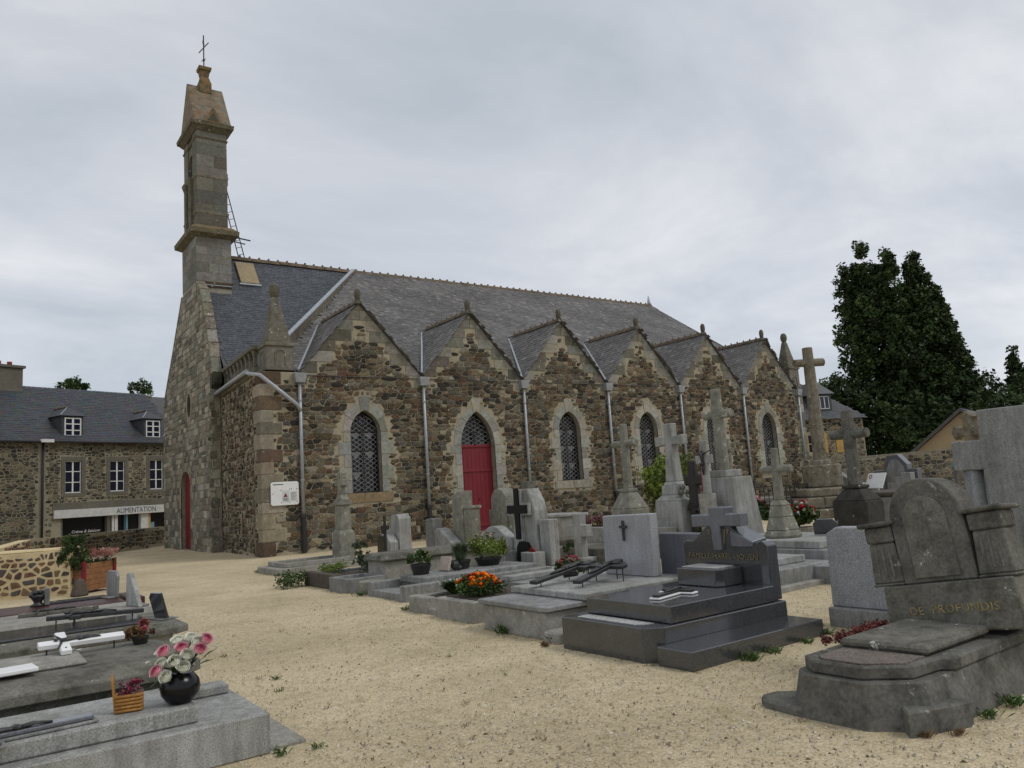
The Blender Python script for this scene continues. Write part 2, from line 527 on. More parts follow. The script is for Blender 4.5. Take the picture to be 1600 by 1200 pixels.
def stone_solid(mb, poly, col, fr, proud, sink=0.02, inset=0.14, rng=random):
    """one stone standing proud of the wall; fr = frame matrix with z outward"""
    n = len(poly)
    cx = sum(p[0] for p in poly) / n; cz = sum(p[1] for p in poly) / n
    pr = proud * rng.uniform(0.5, 1.4)
    tx, tz = rng.uniform(-.25, .25) * pr, rng.uniform(-.25, .25) * pr
    vs = [fr @ Vector((x, z, -sink)) for x, z in poly]
    vs += [fr @ Vector((x, z, pr * 0.55)) for x, z in poly]
    w = max(p[0] for p in poly) - min(p[0] for p in poly) + 1e-6
    h = max(p[1] for p in poly) - min(p[1] for p in poly) + 1e-6
    ii = inset * min(w, h)
    fx, fz = 1 - 2 * ii / w, 1 - 2 * ii / h
    vs += [fr @ Vector((cx + (x - cx) * fx, cz + (z - cz) * fz, pr + tx * (x - cx) / w * 2 + tz * (z - cz) / h * 2)) for x, z in poly]
    fs = []
    for k in range(2):
        fs += [(k * n + i, k * n + (i + 1) % n, (k + 1) * n + (i + 1) % n, (k + 1) * n + i) for i in range(n)]
    fs.append(tuple(range(2 * n, 3 * n)))
    mb.add(vs, fs, col)

def lay(stones, fr, parent, mat, proud, singles, single_name, rest_name, rng, prefer=None, inset=0.14):
    """the `singles` largest-showing stones as parts of their own, the rest joined as one"""
    order = sorted(stones, key=prefer or (lambda s: -s[2]))
    for poly, c, a in order[:singles]:
        mb = MB(); stone_solid(mb, poly, c, fr, proud, rng=rng, inset=inset)
        mb.build(single_name, mat, parent, fix=False)
    if order[singles:]:
        mb = MB()
        for poly, c, a in order[singles:]: stone_solid(mb, poly, c, fr, proud, rng=rng, inset=inset)
        mb.build(rest_name, mat, parent, fix=False, kind='stuff')

def dressed(name, poly, fr, parent, rng, mat='dressed', proud=0.02, col=None, sink=0.03):
    mb = MB(); n = len(poly)
    c = col or pick(rng, BLOCK_MIX)
    cx = sum(p[0] for p in poly) / n; cz = sum(p[1] for p in poly) / n
    k = 0.965
    vs = [fr @ Vector((x, z, -sink)) for x, z in poly] + [fr @ Vector((x, z, proud * .7)) for x, z in poly] + [fr @ Vector((cx + (x - cx) * k, cz + (z - cz) * k, proud)) for x, z in poly]
    fs = [tuple(range(2 * n, 3 * n))]
    for q in range(2): fs += [(q * n + i, q * n + (i + 1) % n, (q + 1) * n + (i + 1) % n, (q + 1) * n + i) for i in range(n)]
    mb.add(vs, fs, c)
    return mb.build(name, mat, parent, fix=True)

def tess(loops, fr, mb, off=0.0, col=None):
    """flat polygon with holes, in a frame"""
    flat = [p for l in loops for p in l]
    tris = tessellate_polygon([[Vector((x, z, 0)) for x, z in l] for l in loops])
    mb.add([fr @ Vector((x, z, off)) for x, z in flat], [tuple(t) for t in tris], col)

def in_poly(poly):
    def f(x, y):
        c = False; n = len(poly); j = n - 1
        for i in range(n):
            xi, yi = poly[i]; xj, yj = poly[j]
            if (yi > y) != (yj > y) and x < (xj - xi) * (y - yi) / (yj - yi) + xi: c = not c
            j = i
        return c
    return f

def slates(mb, O, u, w, L, S, rowh, sw, inside, colf, rng, thick=0.012):
    """rows of real slates on a roof plane; u along the eave, w up the slope"""
    O, u, w = Vector(O), Vector(u).normalized(), Vector(w).normalized()
    n = u.cross(w)
    if n.z < 0: n = -n
    rows = int(S / rowh) + 1
    for r in range(rows):
        b0 = r * rowh
        a = -rng.random() * sw
        while a < L:
            ww = sw * rng.uniform(0.85, 1.15)
            if inside(a + ww / 2, b0 + rowh / 2):
                t = thick * rng.uniform(0.7, 1.7)
                sk = rng.uniform(-.006, .006)
                p0 = O + u * (a + .004) + w * (b0 - .02 + sk); p1 = O + u * (a + ww - .004) + w * (b0 - .02 - sk)
                p2 = O + u * (a + ww - .004) + w * (b0 + rowh * 1.02); p3 = O + u * (a + .004) + w * (b0 + rowh * 1.02)
                mb.add([p0 + n * t, p1 + n * t, p2 + n * .003, p3 + n * .003, p0, p1], [(0, 1, 2, 3), (4, 5, 1, 0)], colf(rng, a, b0))
            a += ww

def arch_pts(xc, a, zs, za, n=8, z0=None):
    """pointed-arch outline from the left springing over the apex to the right; with z0 the jambs are added"""
    h = za - zs; c = (h * h - a * a) / (2 * a); Rr = a + c
    th = math.atan2(h, c)
    left = [(xc - (-c + Rr * math.cos(th * i / n)), zs + Rr * math.sin(th * i / n)) for i in range(n + 1)]
    right = [(2 * xc - x, z) for x, z in left[:-1]][::-1]
    pts = left + right
    if z0 is not None: pts = [(xc - a, z0)] + pts + [(xc + a, z0)]
    return pts
# ================================================================== GROUND
def make_ground():
    m, nt, b = new_mat('pale gravel and sand')
    p = position(nt)
    big = noise_tex(nt, p, 0.35, 6, 0.65)
    mid = noise_tex(nt, p, 2.4, 6, 0.7)
    fine = noise_tex(nt, p, 60, 3, 0.7)
    peb = noise_tex(nt, p, 130, 2, 0.6)
    c = ramp(nt, fine, [(0.28, (0.29, 0.235, 0.15)), (0.5, (0.56, 0.47, 0.315)), (0.75, (0.76, 0.67, 0.50))])
    c = mixc(nt, c, ramp(nt, big, [(0.3, (0.74, 0.72, 0.66)), (0.58, (1.05, 1.04, 1.0))]), 1.0, 'MULTIPLY')
    c = mixc(nt, c, ramp(nt, mid, [(0.30, (0.86, 0.86, 0.80)), (0.5, GREY(1.0)), (0.8, GREY(1.06))]), 1.0, 'MULTIPLY')
    c = mixc(nt, c, ramp(nt, noise_tex(nt, p, 11, 6, 0.75), [(0.30, (0.70, 0.68, 0.62)), (0.5, GREY(1.0)), (0.7, GREY(1.10))]), 1.0, 'MULTIPLY')
    c = mixc(nt, c, (0.16, 0.15, 0.06), ramp(nt, noise_tex(nt, p, 4.5, 8, 0.8), [(0.66, GREY(0)), (0.74, GREY(0.55))]))
    c = mixc(nt, c, (0.75, 0.70, 0.60), ramp(nt, peb, [(0.64, GREY(0)), (0.69, GREY(0.8))]))
    c = mixc(nt, c, (0.10, 0.085, 0.06), ramp(nt, noise_tex(nt, p, 38, 4, 0.75), [(0.30, GREY(0.75)), (0.40, GREY(0))]))
    nt.links.new(c, b.inputs['Base Color'])
    b.inputs['Roughness'].default_value = 0.95
    b.inputs['Specular IOR Level'].default_value = 0.2
    add_bump(nt, b, fine, 0.6, 0.02)
    mb = MB()
    # finer grid near the graves, with slight undulation, one sheet out to the horizon
    xs = [-900, -300, -120, -60, -30] + [-20 + 0.8 * i for i in range(76)] + [50, 70, 120, 300, 900]
    ys = [-900, -300, -120, -60, -40] + [-32 + 0.8 * i for i in range(76)] + [40, 60, 120, 300, 900]
    vs, fs = [], []
    from mathutils import noise as mn
    for y in ys:
        for x in xs:
            z = 0.0
            if -20 < x < 40 and -32 < y < 28: z = 0.022 * mn.noise(Vector((x * .55, y * .55, 0))) - 0.012
            vs.append((x, y, z))
    nx = len(xs)
    for j in range(len(ys) - 1):
        for i in range(nx - 1): fs.append((j * nx + i, j * nx + i + 1, (j + 1) * nx + i + 1, (j + 1) * nx + i))
    mb.add(vs, fs)
    g = mb.build('ground', m, smooth=True, fix=False)
    g['kind'] = 'structure'
make_ground()

# ================================================================== CHURCH
rng = random.Random(11)
church = thing('church', 'long stone church with tall slim belfry, six side gables and slate roof', 'church')
VAL = [1.32, 6.1, 10.78, 15.42, 20.08, 24.76, 29.45]
APX = [(VAL[k] + VAL[k + 1]) / 2 - 0.06 for k in range(6)]
WIN = [3.73, 8.47, 13.15, 17.85, 22.45, 26.75]
ZV, ZA = 6.1, 8.72
SF = frame((0, 0, 0), (1, 0, 0), (0, -1, 0))
WA, WS, WSP, WAP = 0.58, 1.87, 4.02, 4.80        # window: half width, sill, springing, apex
DA, DS, DSP, DAP = 0.78, 0.0, 3.45, 4.78          # door

def hole(k):
    if k == 1: return arch_pts(WIN[k], DA, DSP, DAP, 8, 0.12)
    return arch_pts(WIN[k], WA, WSP, WAP, 8, WS)

prof = [(0, -0.1), (29.95, -0.1), (29.95, ZV)]
for k in range(5, -1, -1):
    prof += [(VAL[k + 1], ZV), (APX[k], ZA)]
prof += [(VAL[0], ZV), (0, ZV)]
sw = MB()
tess([prof] + [hole(k) for k in range(6)], SF, sw)
south_wall = sw.build('south_wall', 'mortar', church, fix=False)

JH = 0.45
def jamb_w(level): return 0.45 if level % 2 else 0.27

def surround(x, z):
    for k, xc in enumerate(WIN):
        a, s, sp, ap = (DA, DS, DSP, DAP) if k == 1 else (WA, WS, WSP, WAP)
        dx = abs(x - xc)
        if dx > a + 0.75 or z > ap + 0.62 or z < s - 0.36: continue
        if z < s: return dx < a + 0.42
        if z <= sp:
            if dx < a + jamb_w(int((z - s) / JH)) + 0.02: return True
            continue
        # arch ring
        h = ap - sp; c = (h * h - a * a) / (2 * a); Rr = a + c
        if math.hypot(dx + c, z - sp) < Rr + 0.37: return True
        if dx < 0.2 and z < ap + 0.56: return True
    return False

SK = 0.40
def skew_w(level): return 0.78 if level % 2 else 0.52
def rake_dist(x, z):
    """horizontal distance inside the nearest rake, or None below the gables"""
    for k in range(6):
        if VAL[k] <= x <= VAL[k + 1]:
            dl = x - (VAL[k] + (APX[k] - VAL[k]) * (z - ZV) / (ZA - ZV))
            dr = (VAL[k + 1] - (VAL[k + 1] - APX[k]) * (z - ZV) / (ZA - ZV)) - x
            return min(dl, dr)
    return -1

def quoin_xy(level): return (0.72, 0.42) if level % 2 else (0.42, 0.72)
QH = [0.46, 0.40, 0.52, 0.36, 0.44, 0.48, 0.40, 0.42, 0.5, 0.38, 0.44, 0.46, 0.42, 0.42]
def quoin_level(z):
    t = 0
    for i, h in enumerate(QH):
        t += h
        if z < t: return i
    return len(QH) - 1

def s_inside(x, z):
    if x < 0 or x > 29.93 or z < -0.05: return False
    if surround(x, z): return False
    if z > ZV - 0.02:
        d = rake_dist(x, z)
        if z > ZA - 0.75: return False
        return d > skew_w(int((z - ZV) / SK)) * 0.98
    if x < quoin_xy(quoin_level(z))[0]: return False
    if x > 29.93 - quoin_xy(quoin_level(z))[1]: return False
    if z > ZV - 0.42:
        for v in VAL:
            if abs(x - v) < 0.34: return False
    return True

st = fitted_rubble(rng, 0, 29.95, -0.08, 8.4, s_inside, hr=(0.08, 0.19), wr=(0.12, 0.40), gap=0.022, an=2.25)
camx, camy = -8.02, -25.63
lay(st, SF, south_wall, 'stone', 0.030, 230, 'stone', 'small_stones', rng,
    prefer=lambda s: -s[2] / ((s[0][0][0] - camx) ** 2 + camy ** 2) ** 1.2)

# corner quoins
z = 0.0
for i, h in enumerate(QH):
    lx, ly = quoin_xy(i)
    if z + h > 6.12: break
    mb = MB(); mb.box(-0.025, lx - 0.012, -0.03, ly, z + 0.008, z + h - 0.008, pick(rng, [((0.23, 0.195, 0.14), 3), ((0.175, 0.155, 0.115), 2), ((0.12, 0.085, 0.06), 1.4), ((0.26, 0.235, 0.185), 2)]))
    mb.build('quoin', 'dressed', south_wall, bevel=0.012)
    mb = MB(); mb.box(29.95 - ly + .01, 29.975, -0.025, lx, z + 0.008, z + h - 0.008, pick(rng, BLOCK_MIX))
    mb.build('quoin', 'dressed', south_wall, bevel=0.012)
    z += h

# skew stones on the gable rakes, corbels at the valleys
for k in range(6):
    for side in (-1, 1):
        lv = 0
        zz = ZV
        def edge(zq): return (VAL[k] + (APX[k] - VAL[k]) * (zq - ZV) / (ZA - ZV)) if side < 0 else (VAL[k + 1] - (VAL[k + 1] - APX[k]) * (zq - ZV) / (ZA - ZV))
        while zz + SK < ZA - 0.5:
            w = skew_w(lv) * rng.uniform(.92, 1.0)
            e0, e1 = edge(zz + .006), edge(zz + SK - .006)
            s_ = 1 if side < 0 else -1
            xin = e0 + s_ * (w + 0.16)
            poly = [(e0 + s_ * .02, zz + .006), (xin, zz + .006), (xin, zz + SK - .006), (e1 + s_ * .02, zz + SK - .006)]
            if side > 0: poly = poly[::-1]
            dressed('skew_stone', poly, SF, south_wall, rng, 'lichen_stone' if lv % 3 == 2 else 'dressed', col=pick(rng, [((0.19, 0.182, 0.155), 2), ((0.25, 0.24, 0.205), 2), ((0.135, 0.127, 0.106), 1)]))
            zz += SK; lv += 1
        eb = edge(ZV - .01)
        sx = 1 if side < 0 else -1
        dressed('kneeler', sorted([(eb + sx * .03, ZV - .40)], key=str) + [(eb + sx * .32, ZV - .40), (eb + sx * .32, ZV - .008), (eb + sx * .03, ZV - .008)] if sx > 0 else [(eb - .32, ZV - .40), (eb - .03, ZV - .40), (eb - .03, ZV - .008), (eb - .32, ZV - .008)], SF, south_wall, rng, 'dressed')
    zt = ZV + SK * int((ZA - 0.5 - ZV) / SK)
    a0 = VAL[k] + (APX[k] - VAL[k]) * (zt - ZV) / (ZA - ZV) + .02; a1 = VAL[k + 1] - (VAL[k + 1] - APX[k]) * (zt - ZV) / (ZA - ZV) - .02
    zm = (zt + ZA) / 2 + .05
    m0 = VAL[k] + (APX[k] - VAL[k]) * (zm - ZV) / (ZA - ZV) + .02; m1 = VAL[k + 1] - (VAL[k + 1] - APX[k]) * (zm - ZV) / (ZA - ZV) - .02
    dressed('skew_stone', [(a0, zt + .006), ((a0 + a1) / 2 - .006, zt + .006), ((a0 + a1) / 2 - .006, zm - .006), (m0, zm - .006)], SF, south_wall, rng, 'dressed', col=(0.18, 0.172, 0.145))
    dressed('skew_stone', [((a0 + a1) / 2 + .006, zt + .006), (a1, zt + .006), (m1, zm - .006), ((a0 + a1) / 2 + .006, zm - .006)], SF, south_wall, rng, 'dressed', col=(0.21, 0.2, 0.17))
    dressed('apex_stone', [(m0, zm + .006), (m1, zm + .006), (APX[k], ZA - .01)], SF, south_wall, rng, 'lichen_stone', col=(0.14, 0.125, 0.09))

# window and door surrounds
PALE = [((0.30, 0.295, 0.265), 3), ((0.26, 0.255, 0.23), 2), ((0.34, 0.33, 0.295), 2)]
def surround_stones(k):
    xc = WIN[k]
    a, s, sp, ap = (DA, DS, DSP, DAP) if k == 1 else (WA, WS, WSP, WAP)
    for side in (-1, 1):
        zz, lv = s, 0
        while zz < sp - 0.05:
            z1 = min(zz + JH, sp)
            if sp - z1 < 0.2: z1 = sp
            w = jamb_w(lv)
            if side < 0: poly = [(xc - a - w, zz + .006), (xc - a, zz + .006), (xc - a, z1 - .006), (xc - a - w, z1 - .006)]
            else: poly = [(xc + a, zz + .006), (xc + a + w, zz + .006), (xc + a + w, z1 - .006), (xc + a, z1 - .006)]
            dressed('jamb_stone', poly, SF, south_wall, rng, col=pick(rng, PALE))
            zz = z1; lv += 1
        h = ap - sp; c = (h * h - a * a) / (2 * a); Rr = a + c; th = math.atan2(h, c)
        nv = 3 if k == 1 else 2
        t_end = th - 0.16 / Rr
        for q in range(nv):
            t0 = t_end * q / nv + .006; t1 = t_end * (q + 1) / nv - .006
            out_r = Rr + (0.36 if (q % 2) else 0.30) * rng.uniform(.9, 1.12)
            pts = []
            for i in range(4):
                t = t0 + (t1 - t0) * i / 3; pts.append((c - Rr * math.cos(t), sp + Rr * math.sin(t)))
            for i in (3, 0):
                t = t0 + (t1 - t0) * i / 3; pts.append((c - out_r * math.cos(t), sp + out_r * math.sin(t)))
            pts = [(xc + (x if side < 0 else -x), zq) for x, zq in pts]
            if side < 0: pts = pts[::-1]
            dressed('voussoir', pts, SF, south_wall, rng, col=pick(rng, PALE))
    kt = th - 0.15 / Rr
    kx = c - Rr * math.cos(kt); kz = sp + Rr * math.sin(kt)
    dressed('keystone', [(xc, ap), (xc - kx * -1, kz), (xc + 0.21, ap + .50), (xc - 0.21, ap + .50), (xc + kx, kz)] if False else [(xc, ap + .005), (xc - kx, kz), (xc + 0.22, ap + .50), (xc - 0.22, ap + .50), (xc + kx, kz)], SF, south_wall, rng, col=pick(rng, PALE))
    if k != 1:
        cut = xc + rng.uniform(-.2, .25)
        tone = [(0.25, 0.19, 0.115), None, (0.31, 0.29, 0.24), (0.31, 0.29, 0.24), (0.29, 0.27, 0.22), (0.3, 0.28, 0.23)][k]
        dressed('sill_stone', [(xc - a - .40, s - .33), (cut - .006, s - .33), (cut - .006, s - .008), (xc - a - .40, s - .008)], SF, south_wall, rng, proud=.045, col=tone)
        dressed('sill_stone', [(cut + .006, s - .33), (xc + a + .40, s - .33), (xc + a + .40, s - .008), (cut + .006, s - .008)], SF, south_wall, rng, proud=.045, col=tuple(v * .92 for v in tone))
for k in range(6): surround_stones(k)

def make_opening(k):
    xc = WIN[k]
    pts = hole(k)
    a, s, sp, ap = (DA, 0.12, DSP, DAP) if k == 1 else (WA, WS, WSP, WAP)
    D = 0.38
    mb = MB(col=(0.25, 0.235, 0.195))
    n = len(pts)
    vs = [(x, -0.004, z) for x, z in pts] + [(x, D, z) for x, z in pts]
    mb.add(vs, [(i, (i + 1) % n, (i + 1) % n + n, i + n) for i in range(n)])
    root = mb.build('window' if k != 1 else 'doorway', 'dressed', church, fix=False)
    back = MB(); tess([pts], frame((0, D - .02, 0), (1, 0, 0), (0, -1, 0)), back)
    if k != 1:
        back.build('glass', 'glass', root, fix=False)
        # pale triangular panels just in front of the dark leaded glass
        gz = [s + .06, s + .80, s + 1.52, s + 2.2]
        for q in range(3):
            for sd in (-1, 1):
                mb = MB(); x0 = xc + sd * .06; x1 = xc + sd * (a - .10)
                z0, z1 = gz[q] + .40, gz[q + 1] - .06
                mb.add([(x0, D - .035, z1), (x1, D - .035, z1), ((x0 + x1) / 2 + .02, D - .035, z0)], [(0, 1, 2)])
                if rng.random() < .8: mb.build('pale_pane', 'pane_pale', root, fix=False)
    else:
        back.build('tympanum_glass', 'glass', root, fix=False)
    # wrought lattice of wavy bars
    gy = D - 0.12
    bz0 = s + .02 if k != 1 else DSP + .02
    h = ap - sp; c = (h * h - a * a) / (2 * a); Rr = a + c
    def halfw(z):
        if z <= sp: return a
        v = Rr * Rr - (z - sp) ** 2
        return max(0.0, math.sqrt(max(v, 0)) - c)
    mb = MB()
    nb = 9
    step = 2 * a / nb
    for i in range(nb + 1):
        pts2 = []
        x0 = xc - a + step * i
        zq = bz0
        j = 0
        while zq < ap:
            x = x0 + (step * 0.46 if (i + j) % 2 else -step * 0.46) * 0.98
            if abs(x - xc) < halfw(zq) - .015: pts2.append((x, gy, zq))
            elif len(pts2) > 1: break
            else: pts2 = []
            zq += 0.085; j += 1
        if len(pts2) > 2: mb.tube(pts2, 0.0165, 4)
    mb.build('grille', 'grille', root, fix=False)
    fr = MB()
    if k != 1:
        for zq in (s + .04, s + .78, s + 1.50, s + 2.18):
            fr.box(xc - halfw(zq) + .005, xc + halfw(zq) - .005, gy - .02, gy + .02, zq - .018, zq + .018)
        fr.box(xc - .022, xc + .022, gy - .015, gy + .025, s, sp + .2)
    else:
        fr.box(xc - .03, xc + .03, gy - .03, gy + .03, DSP, DSP + .55)
    # tracery: two small lancet heads and a quatrefoil
    zt = (sp - .12) if k != 1 else DSP + .28
    for sd in (-1, 1):
        cx = xc + sd * a * .48
        fr.tube([(cx - a * .42, gy, zt), (cx - a * .34, gy, zt + .22), (cx, gy, zt + .42), (cx + a * .34, gy, zt + .22), (cx + a * .42, gy, zt)], 0.026, 5)
    cz = zt + .58
    fr.tube([(xc + .16 * math.cos(t), gy, cz + .2 * math.sin(t)) for t in [i * math.pi / 6 for i in range(13)]], 0.024, 5, cap=False)
    o2 = [(x * 0.94 + xc * .06, z) for x, z in arch_pts(xc, a, sp, ap, 6)]
    fr.tube([(x, gy, z - .02) for x, z in o2], 0.03, 5)
    for sd in (-1, 1):
        if k != 1: fr.box(xc + sd * (a - .03) - .022, xc + sd * (a - .03) + .022, gy - .02, gy + .02, s, sp)
    fr.build('tracery', 'iron', root, fix=False)
    if k == 1:
        # red double door with rails
        dy = D - 0.10
        d = MB(); d.box(xc - a + .01, xc + a - .01, dy, dy + .06, 0.14, DSP)
        door = d.build('door', 'red_paint', root)
        for i in range(8):
            w = (2 * a - .06) / 8
            b2 = MB(); b2.box(xc - a + .03 + w * i + .003, xc - a + .03 + w * (i + 1) - .003, dy - .014, dy, 0.16, DSP - .10)
            b2.build('plank', 'red_paint', door, bevel=.004)
        for zq in (0.30, 2.42, DSP - .07):
            b2 = MB(); b2.box(xc - a + .02, xc + a - .02, dy - .05, dy - .014, zq, zq + .11); b2.build('rail', 'red_paint', door, bevel=.008)
        b2 = MB(); b2.lathe([(.012, 0), (.035, .02), (.03, .05), (0, .06)], 8); b2.xf(Matrix.Translation((xc + .08, dy - .02, 1.35)) @ Matrix.Rotation(R(90), 4, 'X'))
        b2.build('handle', 'iron', door, smooth=True)
        sp_ = MB(); sp_.box(xc - a - .25, xc + a + .25, -0.45, D, -0.05, 0.125, (0.34, 0.32, 0.27)); sp_.build('doorstep', 'dressed', root, bevel=.02)
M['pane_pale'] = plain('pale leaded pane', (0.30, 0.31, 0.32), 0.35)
M['grille'] = plain('grey lattice', (0.25, 0.25, 0.255), 0.5, 0.3)
for k in range(6): make_opening(k)

# ---------------------------------------------------------------- west front (nave gable)
FX = 0.0
FW = frame((FX, 15.13, 0), (0, -1, 0), (-1, 0, 0))
fp = [(0, -0.1), (9.0, -0.1), (9.0, 6.55), (9.2, 7.0), (8.73, 8.3), (8.16, 9.5), (7.40, 10.85), (6.70, 11.35), (4.16, 11.3), (2.1, 8.95), (0.36, 7.1), (0, 6.8)]
dc = 4.5
def round_arch(xc, a, z0, zs, rise, n=10):
    return [(xc - a, z0)] + [(xc - a * math.cos(math.pi * i / n), zs + rise * math.sin(math.pi * i / n)) for i in range(n + 1)] + [(xc + a, z0)]
dh = round_arch(dc, 0.88, 0.02, 2.75, 0.62)
oh = [(5.2 + .30 * math.cos(2 * math.pi * i / 14), 6.2 + .52 * math.sin(2 * math.pi * i / 14)) for i in range(14)]
mb = MB()
tess([fp, dh, oh], FW, mb)
n = len(fp)
vs = [FW @ Vector((x, z, 0)) for x, z in fp] + [FW @ Vector((x, z, -0.34)) for x, z in fp]
mb.add(vs, [(i, (i + 1) % n, (i + 1) % n + n, i + n) for i in range(n)] + [tuple(range(n, 2 * n))])
west = mb.build('west_front', 'mortar_grey', church, fix=False)
inf = in_poly(fp)
def w_inside(x, z):
    if not inf(x, z): return False
    if abs(x - dc) < 1.12 and z < 2.75: return False
    if ((x - dc) / 1.12) ** 2 + ((z - 2.75) / .9) ** 2 < 1 and z >= 2.75: return False
    if ((x - 5.2) / .42) ** 2 + ((z - 6.2) / .66) ** 2 < 1: return False
    return True
st = rubble(rng, 0, 9.2, -0.05, 11.4, w_inside, hr=(0.20, 0.32), wr=(0.28, 0.62), gap=0.022, jit=0.05, mix=BLOCK_MIX, wave=0.015, split=0.06, cut=(0.05, 0.16))
lay(st, FW, west, 'dressed', 0.028, 200, 'ashlar_block', 'ashlar_blocks', rng, prefer=lambda s: s[0][0][0] * -1 - s[2] * 4, inset=0.07)
# south return of the front
RF = frame((0, 6.13, 0), (1, 0, 0), (0, -1, 0))
st = rubble(rng, 0.0, 0.36, -0.05, 6.5, lambda x, z: -0.2 < x < 0.345 and z > -.1 and z < 6.5, hr=(0.28, 0.42), wr=(0.3, 0.5), gap=0.02, jit=0.05, mix=BLOCK_MIX, wave=0, split=0, cut=(.06, .18))
lay(st, RF, west, 'lichen_stone', 0.022, 30, 'return_block', 'return_blocks', rng, inset=.07)
# door reveal and leaf
mb = MB(col=(0.24, 0.215, 0.165)); n = len(dh)
mb.add([FW @ Vector((x, z, .005)) for x, z in dh] + [FW @ Vector((x, z, -.22)) for x, z in dh], [(i, (i + 1) % n, (i + 1) % n + n, i + n) for i in range(n)])
wdoor = mb.build('west_doorway', 'dressed', church, fix=False)
for i in range(7):
    w = 1.76 / 7
    b2 = MB(); b2.prism([(15.13 - (dc - .88 + w * i + .004), .03), (15.13 - (dc - .88 + w * (i + 1) - .004), .03), (15.13 - (dc - .88 + w * (i + 1) - .004), 3.36), (15.13 - (dc - .88 + w * i + .004), 3.36)], 'x', .17, .21)
    b2.build('plank', 'red_paint', wdoor, bevel=.005)
for i in range(9):
    t0, t1 = math.pi * i / 9 + .02, math.pi * (i + 1) / 9 - .02
    pts = [(dc - .88 * math.cos(t), 2.75 + .62 * math.sin(t)) for t in (t0, (t0 + t1) / 2, t1)] + [(dc - 1.1 * math.cos(t), 2.75 + .88 * math.sin(t)) for t in (t1, t0)]
    dressed('voussoir', pts[::-1], FW, west, rng, col=pick(rng, BLOCK_MIX))
zq = 0
while zq < 2.6:
    for s_ in (-1, 1):
        xx = dc + s_ * .99
        dressed('jamb_stone', [(xx - .11, zq + .01), (xx + .11, zq + .01), (xx + .11, zq + .44), (xx - .11, zq + .44)], FW, west, rng, col=pick(rng, BLOCK_MIX))
    zq += 0.45
# oval niche
mb = MB(col=(0.1, 0.09, 0.075)); n = len(oh)
mb.add([FW @ Vector((x, z, .004)) for x, z in oh] + [FW @ Vector((x, z, -.25)) for x, z in oh], [(i, (i + 1) % n, (i + 1) % n + n, i + n) for i in range(n)] + [tuple(range(n, 2 * n))])
mb.build('oval_niche', 'dressed', church, fix=False)
# copings on the rakes
for (a, b) in (((9.2, 7.0), (8.73, 8.3)), ((8.73, 8.3), (8.16, 9.5)), ((8.16, 9.5), (7.4, 10.85)), ((7.4, 10.85), (6.7, 11.35)), ((4.16, 11.3), (2.1, 8.95)), ((2.1, 8.95), (0.36, 7.1))):
    L = math.hypot(b[0] - a[0], b[1] - a[1]); q = max(1, round(L / .7))
    dx, dz = (b[0] - a[0]) / L, (b[1] - a[1]) / L
    nx, nz = (dz, -dx) if a[0] > 5 else (-dz, dx)
    if nz < 0: nx, nz = -nx, -nz
    for i in range(q):
        s0, s1 = L * i / q + .01, L * (i + 1) / q - .01
        pts = [(a[0] + dx * s0 - nx * .02, a[1] + dz * s0 - nz * .02), (a[0] + dx * s1 - nx * .02, a[1] + dz * s1 - nz * .02), (a[0] + dx * s1 + nx * .09, a[1] + dz * s1 + nz * .09), (a[0] + dx * s0 + nx * .09, a[1] + dz * s0 + nz * .09)]
        m2 = MB(); m2.prism([(15.13 - x, z) for x, z in pts], 'x', -.03, .36, pick(rng, [((0.26, 0.245, 0.2), 1), ((0.2, 0.18, 0.14), 1)]))
        m2.build('coping_stone', 'lichen_stone', west, bevel=.015)
m2 = MB(); m2.prism([(6.2, 6.3), (5.86, 6.62), (5.86, 6.98), (6.2, 7.05)], 'x', -.03, .36, (0.06, 0.055, 0.045)); m2.build('kneeler', 'lichen_stone', west, bevel=.02)

# ---------------------------------------------------------------- aisle west wall, cornice, balustrade, pinnacles
Ld = math.hypot(.37, 6.15)
ua = Vector((-.37 / Ld, -6.15 / Ld, 0)); na = Vector((ua.y, -ua.x, 0))
AF = frame((0.37, 6.15, 0), ua, na)
mb = MB(); mb.add([AF @ Vector(p) for p in ((0, -.1, 0), (Ld, -.1, 0), (Ld, 6.12, 0), (0, 6.12, 0))], [(0, 1, 2, 3)])
aisle_west = mb.build('aisle_west_wall', 'mortar', church, fix=False)
def aw_in(x, z):
    return 0.02 < x < Ld - quoin_xy(quoin_level(z))[1] - .01 and -.08 < z < 6.1
st = fitted_rubble(rng, 0, Ld, -0.05, 6.1, aw_in, hr=(0.085, 0.18), wr=(0.10, 0.30), gap=0.026, an=1.9, mix=STONE_MIX + [((0.27, 0.24, 0.18), 5)])
lay(st, AF, aisle_west, 'stone', 0.026, 40, 'stone', 'small_stones', rng)
aisle_top = church
c = MB(); 
for dz0, dz1, o in ((6.05, 6.14, .10), (6.14, 6.24, .17)):
    c.add([AF @ Vector(p) for p in ((0, dz0, -.3), (Ld - .9, dz0, -.3), (Ld - .9, dz1, -.3), (0, dz1, -.3), (0, dz0, o), (Ld - .9, dz0, o), (Ld - .9, dz1, o), (0, dz1, o))], [(0, 1, 2, 3), (4, 5, 6, 7), (0, 1, 5, 4), (1, 2, 6, 5), (2, 3, 7, 6), (3, 0, 4, 7)], (0.2, 0.19, 0.155))
c.build('cornice', 'lichen_stone', church)
g = MB(); g.tube([AF @ Vector((.02, 6.17, .245)), AF @ Vector((Ld - .72, 6.20, .245))], .075, 8); g.build('gutter', 'zinc', church, smooth=True)
mb = MB()
